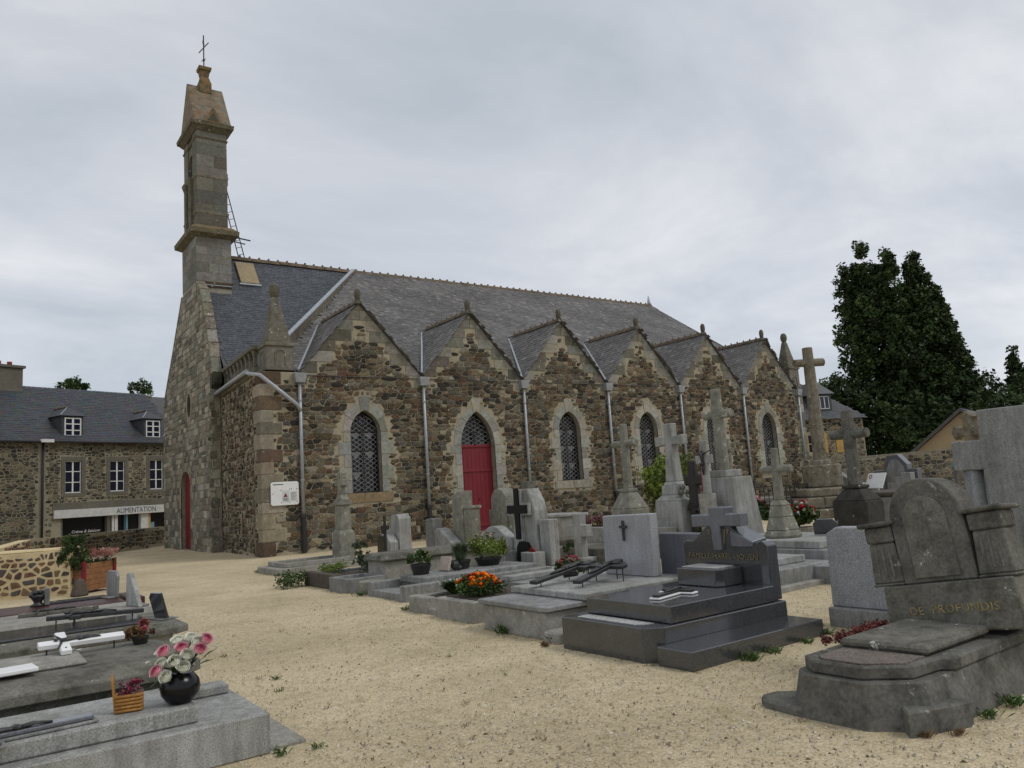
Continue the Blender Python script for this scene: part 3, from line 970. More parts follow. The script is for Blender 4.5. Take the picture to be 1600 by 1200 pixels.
mb.add([AF @ Vector(p) for p in ((0, 6.24, -.28), (Ld - .9, 6.24, -.28), (Ld - .9, 6.40, -.28), (0, 6.40, -.28), (0, 6.24, -.02), (Ld - .9, 6.24, -.02), (Ld - .9, 6.40, -.02), (0, 6.40, -.02))], [(0, 1, 2, 3), (4, 5, 6, 7), (0, 1, 5, 4), (1, 2, 6, 5), (2, 3, 7, 6), (3, 0, 4, 7)], (0.17, 0.16, 0.125))
bal = mb.build('balustrade', 'lichen_stone', church, bevel=.015)
mb = MB(); mb.add([AF @ Vector(p) for p in ((0, 7.02, -.31), (Ld - .9, 7.02, -.31), (Ld - .9, 7.16, -.31), (0, 7.16, -.31), (0, 7.02, .02), (Ld - .9, 7.02, .02), (Ld - .9, 7.16, .02), (0, 7.16, .02))], [(0, 1, 2, 3), (4, 5, 6, 7), (0, 1, 5, 4), (1, 2, 6, 5), (2, 3, 7, 6), (3, 0, 4, 7)], (0.16, 0.15, 0.12))
mb.build('handrail', 'lichen_stone', bal, bevel=.015)
nbal = 9
src = None
for i in range(nbal):
    p = AF @ Vector((.25 + (Ld - 1.4) * i / (nbal - 1), 6.40, -.15))
    if src is None:
        bm_ = MB(col=(0.17, 0.16, 0.13))
        bm_.taper((-.085, .085, -.10, .10), (-.055, .055, -.075, .075), 0, .16); bm_.taper((-.05, .05, -.07, .07), (-.055, .055, -.075, .075), .16, .40); bm_.taper((-.055, .055, -.075, .075), (-.11, .11, -.12, .12), .40, .62)
        src = bm_.build('baluster', 'lichen_stone', bal); src.location = p
    else: o = share(src, 'baluster', bal, Matrix.Translation(p))
# terrace behind the balustrade
mb = MB(); mb.add([(.3, .3, 6.2), (1.35, .3, 6.2), (6.0, 5.4, 6.4), (.5, 6.1, 6.4)], [(0, 1, 2, 3)]); mb.build('lead_terrace', 'lead', church, fix=False)

def pinnacle(cx, cy, hw, z0, zb, zt, side=0):
    p = MB(col=(0.15, 0.14, 0.115))
    p.box(cx - hw - .05, cx + hw + .05, cy - hw - .05, cy + hw + .05, z0 - .12, z0 + .02)
    base = p.build('pinnacle', 'dressed', church, bevel=.015)
    p = MB(col=(0.18, 0.17, 0.145)); p.box(cx - hw, cx + hw, cy - hw, cy + hw, z0 + .02, zb - .12); p.build('pedestal', 'dressed', base, bevel=.01)
    # blind arch moulding on the south and west faces
    for ang in (0, -90):
        t = MB(col=(0.17, 0.155, 0.12)); pts = round_arch(0, .17, z0 + .08, z0 + .42, .17, 8)
        t.tube([(x, -hw - .012, z) for x, z in pts], .022, 5)
        t.xf(Matrix.Translation((cx, cy, 0)) @ Matrix.Rotation(R(ang), 4, 'Z')); t.build('blind_arch', 'dressed', base, fix=False)
    p = MB(col=(0.2, 0.185, 0.145)); p.box(cx - hw - .06, cx + hw + .06, cy - hw - .06, cy + hw + .06, zb - .12, zb); p.build('cap', 'lichen_stone', base, bevel=.02)
    h = zt - zb - .55
    p = MB(col=(0.155, 0.145, 0.118)); t = .11
    p.taper((cx - hw + .04, cx + hw - .04, cy - hw + .04, cy + hw - .04), (cx - t, cx + t, cy - t, cy + t), zb, zb + h); p.build('spirelet', 'lichen_stone', base, bevel=.02)
    p = MB(col=(0.13, 0.12, 0.095)); zz = zb + h - .02
    p.lathe([(.10, zz), (.12, zz + .06), (.17, zz + .16), (.19, zz + .28), (.165, zz + .42), (.10, zz + .52), (.0, zz + .56)], 10, cx, cy); p.build('knob', 'lichen_stone', base, smooth=True)
pinnacle(0.74, 0.52, 0.46, 6.28, 7.12, 9.36)
pinnacle(29.55, 0.45, 0.42, 6.2, 7.35, 9.35)

# ---------------------------------------------------------------- roofs
YR, ZR = 10.2, 13.22
def diag_x(y): return 1.2 + (y - 1.2) * (8.1 - 1.2) / (YR - 1.2)
sl = (ZR - 6.05) / YR
cs = math.hypot(1, sl)
def old_slate(r, a, b):
    k = r.uniform(.72, 1.25) * (1 + .22 * math.sin(a * .9 + 1.7 * math.sin(b * .8)) * math.sin(b * 1.1 + .4 * a))
    if r.random() < .07: k *= 1.55
    return (0.132 * k, 0.124 * k, 0.116 * k)
def new_slate(r, a, b):
    k = r.uniform(.75, 1.25)
    return (0.072 * k, 0.079 * k, 0.092 * k)
deck = MB()
deck.add([(1.25, -.05, 6.0), (29.4, -.05, 6.0), (29.4, YR, ZR - .02), (8.1, YR, ZR - .02), (1.2, 1.2, 6.05 + sl * 1.2 - .02)], [(0, 1, 2, 3, 4)])
roof = deck.build('roof', 'deck', church, fix=False)
mb = MB()
def a_in(a, b):
    y = b / cs - .05; x = a
    if y > YR - .05 or x > 29.42: return False
    if x < (diag_x(y) + .1 if y > 1.2 else 1.3): return False
    for k in range(6):
        half = (VAL[k + 1] - VAL[k]) / 2
        if abs(x - APX[k]) < half * (1 - y / 3.75) - .12: return False
    return True
slates(mb, (0, -.05, 6.03), (1, 0, 0), (0, 1, sl), 29.6, (YR + .05) * cs, 0.15, 0.23, a_in, old_slate, rng)
mb.build('old_slates', 'slate', roof, fix=False, kind='stuff')
# steeper bluish roof over the west end of the nave, and the north slope
SS = 1.30
deck = MB()
deck.add([(.34, 5.2, ZR - SS * 5.0 - .03), (4.4, 5.2, ZR - SS * 5.0 - .03), (8.3, YR, ZR - .03), (.34, YR, ZR - .03)], [(0, 1, 2, 3)])
deck.add([(.9, YR, ZR - .03), (29.4, YR, ZR - .03), (29.4, 15.3, ZR - SS * 5.1 - .03), (.9, 15.3, ZR - SS * 5.1 - .03)], [(0, 1, 2, 3)])
nroof = deck.build('nave_roof', 'deck', church, fix=False)
mb = MB(); css = math.hypot(1, SS)
slates(mb, (0, 5.2, ZR - SS * 5.0), (1, 0, 0), (0, 1, SS), 8.4, 5.0 * css - .05, 0.125, 0.20, lambda a, b: .42 < a < diag_x(5.2 + b / css) + .12, new_slate, rng)
mb.build('blue_slates', 'slate', nroof, fix=False, kind='stuff')
# low parapet with lead capping between the two slopes
p0, p1 = Vector((1.15, 1.15, 0)), Vector((8.1, YR, 0))
dv = (p1 - p0).normalized(); nv = Vector((dv.y, -dv.x, 0))
def par_z(p): return 6.05 + sl * p.y
vs = []
for p, hh in ((p0, .52), (p1, .10)):
    zt = par_z(p) + hh
    for s_, zz in ((-.07, zt - 1.2 if p is p0 else zt - .4), (.07, zt - 1.2 if p is p0 else zt - .4), (.07, zt), (-.07, zt)):
        q = p + nv * s_; vs.append((q.x, q.y, zz))
mb = MB(col=(0.15, 0.135, 0.105)); mb.add(vs, [(0, 1, 2, 3), (7, 6, 5, 4), (0, 1, 5, 4), (1, 2, 6, 5), (2, 3, 7, 6), (3, 0, 4, 7)])
par = mb.build('roof_parapet', 'lichen_stone', church)
vs = []
for p, hh in ((p0, .52), (p1, .10)):
    zt = par_z(p) + hh
    for s_, zz in ((-.085, zt + .005), (.085, zt - .02), (.085, zt + .03), (-.085, zt + .05)):
        q = p + nv * s_; vs.append((q.x, q.y, zz))
mb = MB(); mb.add(vs, [(0, 1, 2, 3), (7, 6, 5, 4), (0, 1, 5, 4), (1, 2, 6, 5), (2, 3, 7, 6), (3, 0, 4, 7)]); mb.build('lead_capping', 'lead', par)
# side gables
for k in range(6):
    xa = APX[k]; yb = (ZA + .06 - 6.05) / sl
    root = MB()
    root.add([(VAL[k], -.035, ZV + .005), (xa, -.035, ZA + .05), (xa, yb, ZA + .05), (VAL[k], -.035, ZV - .015), (xa, -.035, ZA + .03), (xa, yb, ZA + .03)], [(0, 1, 2), (3, 4, 5), (0, 1, 4, 3)])
    root.add([(VAL[k + 1], -.035, ZV + .005), (xa, -.035, ZA + .05), (xa, yb, ZA + .05), (VAL[k + 1], -.035, ZV - .015), (xa, -.035, ZA + .03), (xa, yb, ZA + .03)], [(0, 1, 2), (3, 4, 5), (0, 1, 4, 3)])
    gr = root.build('gable_roof', 'deck', church, fix=False)
    mb = MB()
    for xv in (VAL[k], VAL[k + 1]):
        dx = xa - xv; Sx = math.hypot(dx, ZA + .06 - ZV); hgt = ZA + .06 - ZV
        def g_in(a, b, Sx=Sx, hgt=hgt):
            zz = ZV + hgt * b / Sx
            return a < (zz - 6.05) / sl + .06 and b < Sx - .04
        slates(mb, (xv, -.05, ZV + .012), (0, 1, 0), (dx, 0, hgt), 4.2, Sx, 0.15, 0.23, g_in, old_slate, rng)
    mb.build('gable_slates', 'slate', gr, fix=False, kind='stuff')
    src = None
    for i in range(9):
        y0 = .05 + i * .42
        if y0 + .4 > yb - .1: break
        if src is None:
            t = MB(); t.prism([(-.13, -.07), (-.07, .06), (0, .09), (.07, .06), (.13, -.07)], 'y', 0, .40); t.taper((-.02, .02, .30, .40), (-.015, .015, .36, .40), .08, .17)
            src = t.build('ridge_tile', 'terracotta', gr); src.location = (xa, y0, ZA + .06)
        else: share(src, 'ridge_tile', gr, Matrix.Translation((xa, y0, ZA + .06)) @ Matrix.Rotation(rng.uniform(-.05, .05), 4, 'Y'))
    f = MB(col=(0.12, 0.11, 0.085)); f.taper((xa - .14, xa + .14, -.10, .18), (xa - .09, xa + .09, -.05, .13), ZA - .02, ZA + .14)
    fin = f.build('finial', 'lichen_stone', church, bevel=.015)
    f = MB(col=(0.115, 0.105, 0.082)); zz = ZA + .12
    f.lathe([(.08, zz), (.10, zz + .06), (.12, zz + .20), (.112, zz + .34), (.07, zz + .43), (0, zz + .46)], 9, xa, .05); f.build('knob', 'lichen_stone', fin, smooth=True)
    lv = MB(); lv.tube([(VAL[k], -.06, ZV + .08), (VAL[k] + (xa - VAL[k]) * .97, yb * .97, ZV + .06 + (ZA - ZV) * .97)], .05, 4); lv.build('valley_lead', 'lead', gr)
# ridge tiles of the main roof
t = MB(); t.prism([(YR - .20, ZR - .13), (YR - .10, ZR + .03), (YR, ZR + .08), (YR + .10, ZR + .03), (YR + .20, ZR - .13)], 'x', 0, .43); t.taper((.34, .44, YR - .05, YR + .05), (.37, .43, YR - .035, YR + .035), ZR + .06, ZR + .15)
src = t.build('ridge_tile', 'terracotta', roof); src.location = (1.55, 0, 0)
for i in range(1, 62): share(src, 'ridge_tile', roof, Matrix.Translation((1.55 + .45 * i, 0, rng.uniform(-.012, .012))))
t = MB(); t.lathe([(.14, ZR), (.10, ZR + .25), (.03, ZR + .62), (0, ZR + .7)], 8, 29.25, YR); t.build('lead_finial', 'lead', roof, smooth=True)
# far walls that close the building
mb = MB(); mb.add([(29.95, 0, -.1), (29.95, 15.1, -.1), (29.95, 15.1, 6.6), (29.6, YR, ZR - .05), (29.95, 0, 6.1)], [(0, 1, 2, 3, 4)])
mb.add([(.3, 15.1, -.1), (29.95, 15.1, -.1), (29.95, 15.1, 6.7), (.3, 15.1, 6.7)], [(0, 1, 2, 3)])
mb.build('rear_walls', 'mortar_grey', church, fix=False)
# hatch on the blue roof, just under the ridge
hm = Matrix.Translation((2.05, 8.95, ZR - SS * 1.25 + .05)) @ Matrix.Rotation(math.atan(SS), 4, 'X')
mb = MB(); mb.box(0, .85, 0, 1.55, 0, .10); mb.xf(hm); hatch = mb.build('roof_hatch', 'tan_board', church, bevel=.02)
mb = MB(); mb.box(-.06, .91, -.10, -.01, 0, .06); mb.xf(hm); mb.build('lead_apron', 'lead', hatch)
mb = MB(); mb.box(-.02, 1.42, 0, .06, 0, .03); mb.xf(Matrix.Translation((.12, 8.38, 11.28))); mb.build('flashing', 'lead', church)

# ---------------------------------------------------------------- belfry
BX0, BX1, BY0, BY1 = 0.03, 1.52, 8.46, 10.97
mb = MB(col=(0.16, 0.15, 0.12)); mb.box(BX0, BX1, BY0, BY1, 10.6, 13.5)
belfry = mb.build('belfry', 'mortar_grey', church)
DARKB = [((0.19, 0.187, 0.168), 3), ((0.215, 0.21, 0.19), 3), ((0.17, 0.167, 0.15), 2)]
def faced(x0, x1, y0, y1, z0, z1, ch, seed, nm='block', mix=DARKB, mat='dressed', per=(2, 3)):
    r = random.Random(seed)
    zz = z0; lv = 0
    while zz < z1 - .02:
        h = min(ch * r.uniform(.9, 1.1), z1 - zz)
        if z1 - zz - h < .15: h = z1 - zz
        for fr_, L_ in ((frame((x0, y0, 0), (1, 0, 0), (0, -1, 0)), x1 - x0), (frame((x0, y1, 0), (0, -1, 0), (-1, 0, 0)), y1 - y0)):
            m_ = per[lv % 2] if L_ > .9 else 1
            cuts = [0] + sorted([L_ * (q + (r.uniform(-.15, .15))) / m_ for q in range(1, m_)]) + [L_]
            for q in range(m_):
                dressed(nm, [(cuts[q] + .005, zz + .005), (cuts[q + 1] - .005, zz + .005), (cuts[q + 1] - .005, zz + h - .005), (cuts[q] + .005, zz + h - .005)], fr_, belfry, r, mat, col=pick(r, mix), proud=.014)
        zz += h; lv += 1
faced(BX0, BX1, BY0, BY1, 11.45, 13.45, .40, 5)
mb = MB(col=(0.09, 0.065, 0.045)); mb.box(BX0 + .02, BX1 + .05, BY0 - .05, BY0, 11.2, 11.46); mb.build('plinth', 'lichen_stone', belfry, bevel=.01)
OR = [((0.19, 0.165, 0.10), 1)]
for z0, z1, o0, o1 in ((13.45, 13.58, .04, .26), (13.58, 13.78, .28, .30), (13.78, 13.98, .28, .06)):
    mb = MB(col=(0.15, 0.13, 0.085)); mb.taper((BX0 - o0, BX1 + o0, BY0 - o0, BY1 + o0), (BX0 - o1, BX1 + o1, BY0 - o1, BY1 + o1), z0, z1); mb.build('cornice', 'rust_stone' if o1 < .1 else 'lichen_stone', belfry)
UX0, UX1, UY0, UY1 = .12, 1.43, 8.58, 10.86
for y0, y1 in ((UY0, UY0 + .72), (UY1 - .72, UY1)):
    mb = MB(col=(0.15, 0.14, 0.115)); mb.box(UX0, UX1, y0, y1, 13.9, 18.5); mb.build('pier', 'mortar_grey', belfry)
    faced(UX0, UX1, y0, y1, 13.95, 18.4, .56, int(y0 * 10), per=(1, 2), mix=[((0.155, 0.15, 0.13), 2), ((0.14, 0.135, 0.116), 2), ((0.17, 0.16, 0.138), 1)])
    for zi in (14.55, 16.25):
        mb = MB(col=(0.18, 0.165, 0.125)); mb.taper((UX0 - .03, UX1 + .03, y0 - .03, y1 + .03), (UX0 - .07, UX1 + .07, y0 - .03, y1 + .03), zi, zi + .16); mb.build('impost', 'lichen_stone', belfry, bevel=.02)
    mb = MB(col=(0.15, 0.14, 0.11)); yy = y1 if y0 < 9.5 else y0
    mb.box(UX0 - .16, UX0 + .1, yy - .16, yy + .16, 13.95, 16.1); mb.build('pilaster', 'lichen_stone', belfry, bevel=.03)
    mb = MB(col=(0.17, 0.155, 0.12)); mb.taper((UX0 - .18, UX1 + .12, yy - .18, yy + .18), (UX0 - .26, UX1 + .2, yy - .22, yy + .22), 16.08, 16.34); mb.build('impost', 'lichen_stone', belfry, bevel=.03)
ap = [(9.0, 18.5)] + [(9.72 - .45 * math.cos(math.pi * i / 10), 17.1 + .45 * math.sin(math.pi * i / 10)) for i in range(11)][0:0]
arch = [(9.29, 16.6), (9.29, 17.2)] + [(9.72 - .43 * math.cos(math.pi * i / 8), 17.2 + .43 * math.sin(math.pi * i / 8)) for i in range(1, 8)] + [(10.15, 17.2), (10.15, 16.6), (10.2, 16.6), (10.2, 18.5), (9.24, 18.5), (9.24, 16.6)]
mb = MB(col=(0.15, 0.14, 0.115)); mb.prism(arch, 'x', UX0 + .04, UX1 - .04); mb.build('bell_arch', 'lichen_stone', belfry)
for z0, z1, o0, o1 in ((18.05, 18.12, .03, .06), (18.42, 18.62, .05, .22), (18.62, 18.80, .26, .28)):
    mb = MB(col=(0.13, 0.115, 0.08)); mb.taper((UX0 - o0, UX1 + o0, UY0 - o0, UY1 + o0), (UX0 - o1, UX1 + o1, UY0 - o1, UY1 + o1), z0, z1); mb.build('cornice', 'lichen_stone', belfry)
ym = (UY0 + UY1) / 2
mb = MB(col=(0.20, 0.19, 0.155)); mb.prism([(UY0 - .26, 18.8), (ym, 21.15), (UY1 + .26, 18.8)], 'x', UX0 - .12, UX1 + .16)
mb.build('saddle_roof', 'rust_stone', belfry, bevel=.03)
mb = MB(col=(0.16, 0.14, 0.10)); mb.add([(UX0 + .25, UY0 - .29, 18.78), (UX1 - .2, UY0 - .29, 18.78), ((UX0 + UX1) / 2 + .02, UY0 - .29, 19.5), ((UX0 + UX1) / 2 + .02, UY0 + .25, 19.5), (UX0 + .25, UY0 + .1, 18.78), (UX1 - .2, UY0 + .1, 18.78)], [(0, 1, 2), (0, 2, 3, 4), (1, 5, 3, 2)]); mb.build('pediment', 'rust_stone', belfry)
mb = MB(col=(0.09, 0.08, 0.06)); mb.add([(UX0 + .42, UY0 - .295, 18.84), (UX1 - .37, UY0 - .295, 18.84), ((UX0 + UX1) / 2 + .02, UY0 - .295, 19.28)], [(0, 1, 2)]); mb.build('pediment_panel', 'lichen_stone', belfry, fix=False)
xm = (UX0 + UX1) / 2
for b_, t_, z0, z1 in ((.27, .27, 20.75, 21.3), (.25, .17, 21.3, 21.6), (.17, .22, 21.6, 21.9), (.26, .29, 21.9, 22.06)):
    mb = MB(col=(0.17, 0.145, 0.09)); mb.taper((xm - b_, xm + b_, ym - b_, ym + b_), (xm - t_, xm + t_, ym - t_, ym + t_), z0, z1); mb.build('cross_pedestal', 'rust_stone', belfry, bevel=.015)
mb = MB(); mb.tube([(xm, ym, 22.0), (xm, ym, 23.75)], .028, 6)
cross = mb.build('iron_cross', 'iron', belfry)
mb = MB(); mb.tube([(xm - .12, ym + .4, 23.05), (xm + .12, ym - .4, 23.2)], .022, 6); mb.ball((xm, ym, 22.5), .06); mb.tube([(xm - .1, ym, 22.4), (xm, ym, 22.55), (xm + .1, ym, 22.6)], .015, 5); mb.build('cross_arm', 'iron', cross)
mb = MB(); mb.prism([(-.24, 23.25), (.05, 23.2), (.2, 23.42), (.05, 23.38), (-.1, 23.5)], 'y', ym - .01, ym + .01); mb.xf(Matrix.Translation((xm, ym, 0)) @ Matrix.Rotation(R(65), 4, 'Z') @ Matrix.Translation((0, -ym, 0))); mb.build('weather_vane', 'iron', cross)
mb = MB(); mb.lathe([(.36, 15.6), (.33, 15.75), (.24, 16.1), (.2, 16.4), (.08, 16.55), (0, 16.58)], 14, .75, ym); mb.box(.2, 1.3, ym - .08, ym + .08, 16.55, 16.75); bell = mb.build('bell', 'iron', belfry, smooth=False)
mb = MB(); mb.lathe([(.05, 0), (.30, .02), (.30, .07), (.05, .09)], 12); mb.xf(Matrix.Translation((1.58, ym, 16.75)) @ Matrix.Rotation(R(90), 4, 'Y')); mb.box(1.45, 1.72, ym - .2, ym + .12, 16.5, 17.0); mb.build('bell_wheel', 'iron', bell)
mb = MB(); lp0, lp1 = Vector((2.45, YR - .1, ZR)), Vector((1.45, 9.6, 16.7))
lad_n = Vector((.09, -.13, 0))
for s_ in (-1, 1): mb.tube([lp0 + lad_n * s_, lp1 + lad_n * s_ * .9], .024, 5)
lad = mb.build('ladder', 'iron', belfry)
for i in range(11):
    q = lp0.lerp(lp1, (i + .5) / 11); b2 = MB(); b2.tube([q - lad_n, q + lad_n], .014, 4); b2.build('rung', 'iron', lad)
mb = MB(); mb.tube([(1.5, 9.3, 13.95), (2.75, 9.7, 13.98)], .035, 5); mb.tube([(1.5, 9.3, 13.75), (2.5, 9.7, 13.78)], .03, 5); mb.build('ladder_bracket', 'iron', lad)

# ---------------------------------------------------------------- downpipes
for k, xv in enumerate(VAL):
    mb = MB(); mb.taper((xv - .16, xv + .16, -.24, -.01), (xv - .22, xv + .22, -.30, -.01), 5.72, 6.04)
    dp = mb.build('downpipe', 'zinc', church, bevel=.01)
    mb = MB(); mb.tube([(xv, -.12, 5.75), (xv, -.12, 1.25)], .062, 8); mb.build('pipe', 'zinc', dp, smooth=True)
    mb = MB(); mb.tube([(xv, -.12, 1.25), (xv, -.12, 0.02)], .085, 8); mb.box(xv - .12, xv + .12, -.21, -.03, 1.18, 1.27); mb.build('cast_shoe', 'cast_iron', dp)
    for zq in (2.4, 3.8, 5.1):
        mb = MB(); mb.tube([(xv, -.12, zq), (xv, -.12, zq + .05)], .078, 8); mb.build('collar', 'zinc', dp)
pts = [AF @ Vector((Ld - .74, 6.16, .245)), (-.20, .35, 6.05), (-.05, -.16, 5.95), (1.22, -.15, 4.95), (1.32, -.13, 4.75)]
mb = MB(); mb.tube(pts, .07, 8); mb.build('cross_pipe', 'zinc', church, smooth=True)

# notice board on the corner
nb = thing('notice_board', 'white metal notice board fixed beside the downpipe at the church corner', 'notice board', (0.72, -0.03, 1.62))
mb = MB(); mb.prism([(-.47 + .05, 0), (.47 - .05, 0), (.47, .05), (.47, .72), (.42, .77), (-.42, .77), (-.47, .72), (-.47, .05)], 'y', -.075, -.035); mb.build('panel', 'white_paint', nb, bevel=.008)
mb = MB(); mb.box(-.45, .45, -.034, -.0, .30, .42); mb.build('backing', 'zinc', nb)
mb = MB(); mb.box(-.10, .14, -.078, -.0755, .10, .48); mb.build('printed_sheet', 'sheet_blue', nb) if False else mb.build('printed_sheet', 'off_white', nb)
mb = MB(); mb.prism([(-.055, .27), (.085, .27), (.015, .40)], 'y', -.081, -.0785); mb.build('red_triangle', 'red_paint', nb)
mb = MB(); mb.box(.18, .42, -.078, -.0755, .12, .44); mb.build('printed_sheet', 'off_white', nb)
for i in range(5):
    mb = MB(); mb.box(-.08 + .0, .12 - .03 * (i % 2), -.081, -.0785, .235 - i * .022, .243 - i * .022); mb.build('printed_line', 'text_dark', nb)
for i in range(7):
    mb = MB(); mb.box(.20, .40 - .04 * (i % 3), -.081, -.0785, .40 - i * .036, .408 - i * .036); mb.build('printed_line', 'text_dark', nb)
for x, zq in ((-.40, .38), (-.13, .50), (.16, .52), (.40, .52), (-.13, .09), (.15, .09), (.40, .10), (.22, .53)):
    mb = MB(); mb.box(x - .012, x + .012, -.082, -.0765, zq - .014, zq + .014); mb.build('fixing', 'text_dark', nb)
mb = MB(); mb.box(-.40, -.05, -.078, -.0755, .67, .70); mb.build('header_line', 'text_dark', nb)
# ================================================================== SURROUNDINGS
def wall_box(name, label, cat, p0, p1, h0, h1, thick, mortar, mix, hr, wr, gap, singles, seed, proud=.03, coping=None, group=None):
    """free-standing rubble wall from p0 to p1 (left to right as seen from the front); stones on the front face and the right end"""
    r = random.Random(seed)
    p0, p1 = Vector((*p0, 0)), Vector((*p1, 0))
    L = (p1 - p0).length; u = (p1 - p0) / L; n_ = Vector((u.y, -u.x, 0))
    root = thing(name, label, cat, p0, math.atan2(u.y, u.x), group)
    fr_ = frame((0, 0, 0), (1, 0, 0), (0, -1, 0))
    mb = MB(); mb.add([(0, 0, -.1), (L, 0, -.1), (L, thick, -.1), (0, thick, -.1), (0, 0, h0), (L, 0, h1), (L, thick, h1), (0, thick, h0)], [(3, 2, 1, 0), (4, 5, 6, 7), (0, 1, 5, 4), (1, 2, 6, 5), (2, 3, 7, 6), (3, 0, 4, 7)])
    core = mb.build('mortar_core', mortar, root)
    ins = lambda x, z: 0.01 < x < L - .01 and -.05 < z < h0 + (h1 - h0) * x / L - .008
    st_ = fitted_rubble(r, 0, L, -.04, max(h0, h1), ins, hr=hr, wr=wr, gap=gap, mix=mix)
    lay(st_, fr_, core, 'stone', proud, singles, 'stone', 'small_stones', r)
    fe = frame((L, 0, 0), (0, 1, 0), (1, 0, 0))
    st_ = fitted_rubble(r, 0, thick, -.04, h1, lambda x, z: .01 < x < thick - .01 and -.05 < z < h1 - .03, hr=hr, wr=wr, gap=gap, mix=mix)
    lay(st_, fe, core, 'stone', proud, min(singles, 10), 'stone', 'small_stones', r)
    if coping:
        mb = MB(); mb.add([(-.02, -.03, h0), (L + .02, -.03, h1), (L + .02, thick + .03, h1), (-.02, thick + .03, h0), (-.02, 0.02, h0 + .07), (L + .02, .02, h1 + .07), (L + .02, thick - .02, h1 + .07), (-.02, thick - .02, h0 + .07)], [(4, 5, 6, 7), (0, 1, 5, 4), (1, 2, 6, 5), (2, 3, 7, 6), (3, 0, 4, 7)])
        mb.build('coping', coping, root)
    return root

near = wall_box('rubble_wall', 'low wall of dark stones in fresh yellow mortar left of the wooden planter', 'wall', (-8.4, -4.5), (-6.05, -5.95), .93, .96, .62, 'mortar_new', NEW_MIX, (0.08, 0.145), (0.11, 0.27), 0.04, 110, 3, .02)
mb = MB(); mb.taper((1.0, 2.76, .28, .62), (1.1, 2.70, .33, .58), .955, 1.02); mb.build('raised_back', 'mortar_new', near, bevel=.02)
far_a = wall_box('rubble_wall', 'long low rubble wall running from the yellow mortared wall towards the house', 'wall', (-7.2, -0.3), (-5.75, 10.7), .96, .96, .4, 'mortar_new', NEW_MIX, (0.10, 0.2), (0.14, 0.36), 0.04, 60, 4, .02)
far_b = wall_box('rubble_wall', 'low rubble wall meeting the church below the shop windows', 'wall', (-5.75, 10.7), (0.6, 18.1), .96, .97, .4, 'mortar', STONE_MIX, (0.10, 0.22), (0.14, 0.4), 0.03, 90, 5, .02)

M['lichen_cope'] = stone_mat('lichened coping', 7, .4, .5, base=(0.16, 0.145, 0.11))
perim = wall_box('rubble_wall', 'long dark boundary wall of rubble behind the far graves', 'wall', (27.6, -1.54), (46.0, -14.8), 2.03, 2.45, .45, 'mortar_grey', HOUSE_MIX, (0.10, 0.22), (0.14, 0.4), 0.03, 120, 6, .03, coping='lichen_cope')

# ---------------------------------------------------------------- shop house on the left
M['house_mortar'] = stone_mat('house pointing', 14, .2, 0, base=(0.31, 0.28, 0.21))
M['house_trim'] = stone_mat('grey window dressing', 7, .2, 0, base=(0.155, 0.145, 0.12), bump=.2)
M['blue_glass'] = plain('window glass', (0.012, 0.014, 0.03), 0.08, 0, .2, 2)
M['shop_dark'] = plain('dark shop interior behind glass', (0.012, 0.012, 0.014), 0.15, 0, .3, 2)
M['blue_paint'] = plain('pale blue paint', (0.16, 0.30, 0.36), .6)
M['ochre_paint'] = plain('ochre shutter paint', (0.46, 0.29, 0.075), .6, 0, .12)
M['ochre_render'] = plain('ochre render', (0.40, 0.305, 0.185), .9, 0, .08, 2, .1)

def casement(parent, fr_, x0, x1, z0, z1, rows, mat='white_paint', glass='blue_glass', dep=.10, bar=.045):
    mb = MB(); xm_ = (x0 + x1) / 2
    def bx(a0, a1, b0, b1, d0, d1):
        mb.add([fr_ @ Vector(p) for p in ((a0, b0, d0), (a1, b0, d0), (a1, b1, d0), (a0, b1, d0), (a0, b0, d1), (a1, b0, d1), (a1, b1, d1), (a0, b1, d1))], [(3, 2, 1, 0), (4, 5, 6, 7), (0, 1, 5, 4), (1, 2, 6, 5), (2, 3, 7, 6), (3, 0, 4, 7)])
    d0, d1 = -dep, -dep + .045
    for a0, a1 in ((x0, x0 + bar), (x1 - bar, x1), (xm_ - bar * .8, xm_ + bar * .8)): bx(a0, a1, z0, z1, d0, d1)
    for i in range(rows + 1):
        zc_ = z0 + (z1 - z0) * i / rows; w_ = bar if i in (0, rows) else bar * .45
        b0, b1 = (z0, z0 + bar * 1.3) if i == 0 else ((z1 - bar, z1) if i == rows else (zc_ - w_, zc_ + w_))
        for a0, a1 in ((x0 + bar, xm_ - bar * .8), (xm_ + bar * .8, x1 - bar)): bx(a0, a1, b0, b1, d0, d1 - .006)
    w = mb.build('window', mat, parent)
    # panes, one by one
    for s_ in range(2):
        a0, a1 = (x0 + bar, xm_ - bar * .8) if s_ == 0 else (xm_ + bar * .8, x1 - bar)
        for i in range(rows):
            b0 = z0 + (z1 - z0) * i / rows; b1 = z0 + (z1 - z0) * (i + 1) / rows
            m2 = MB(); m2.add([fr_ @ Vector(p) for p in ((a0 - .01, b0, d0 + .015), (a1 + .01, b0, d0 + .015), (a1 + .01, b1, d0 + .015 + .002 * (i % 2)), (a0 - .01, b1, d0 + .015))], [(0, 1, 2, 3)]); m2.build('pane', glass, w, fix=False)
    return w

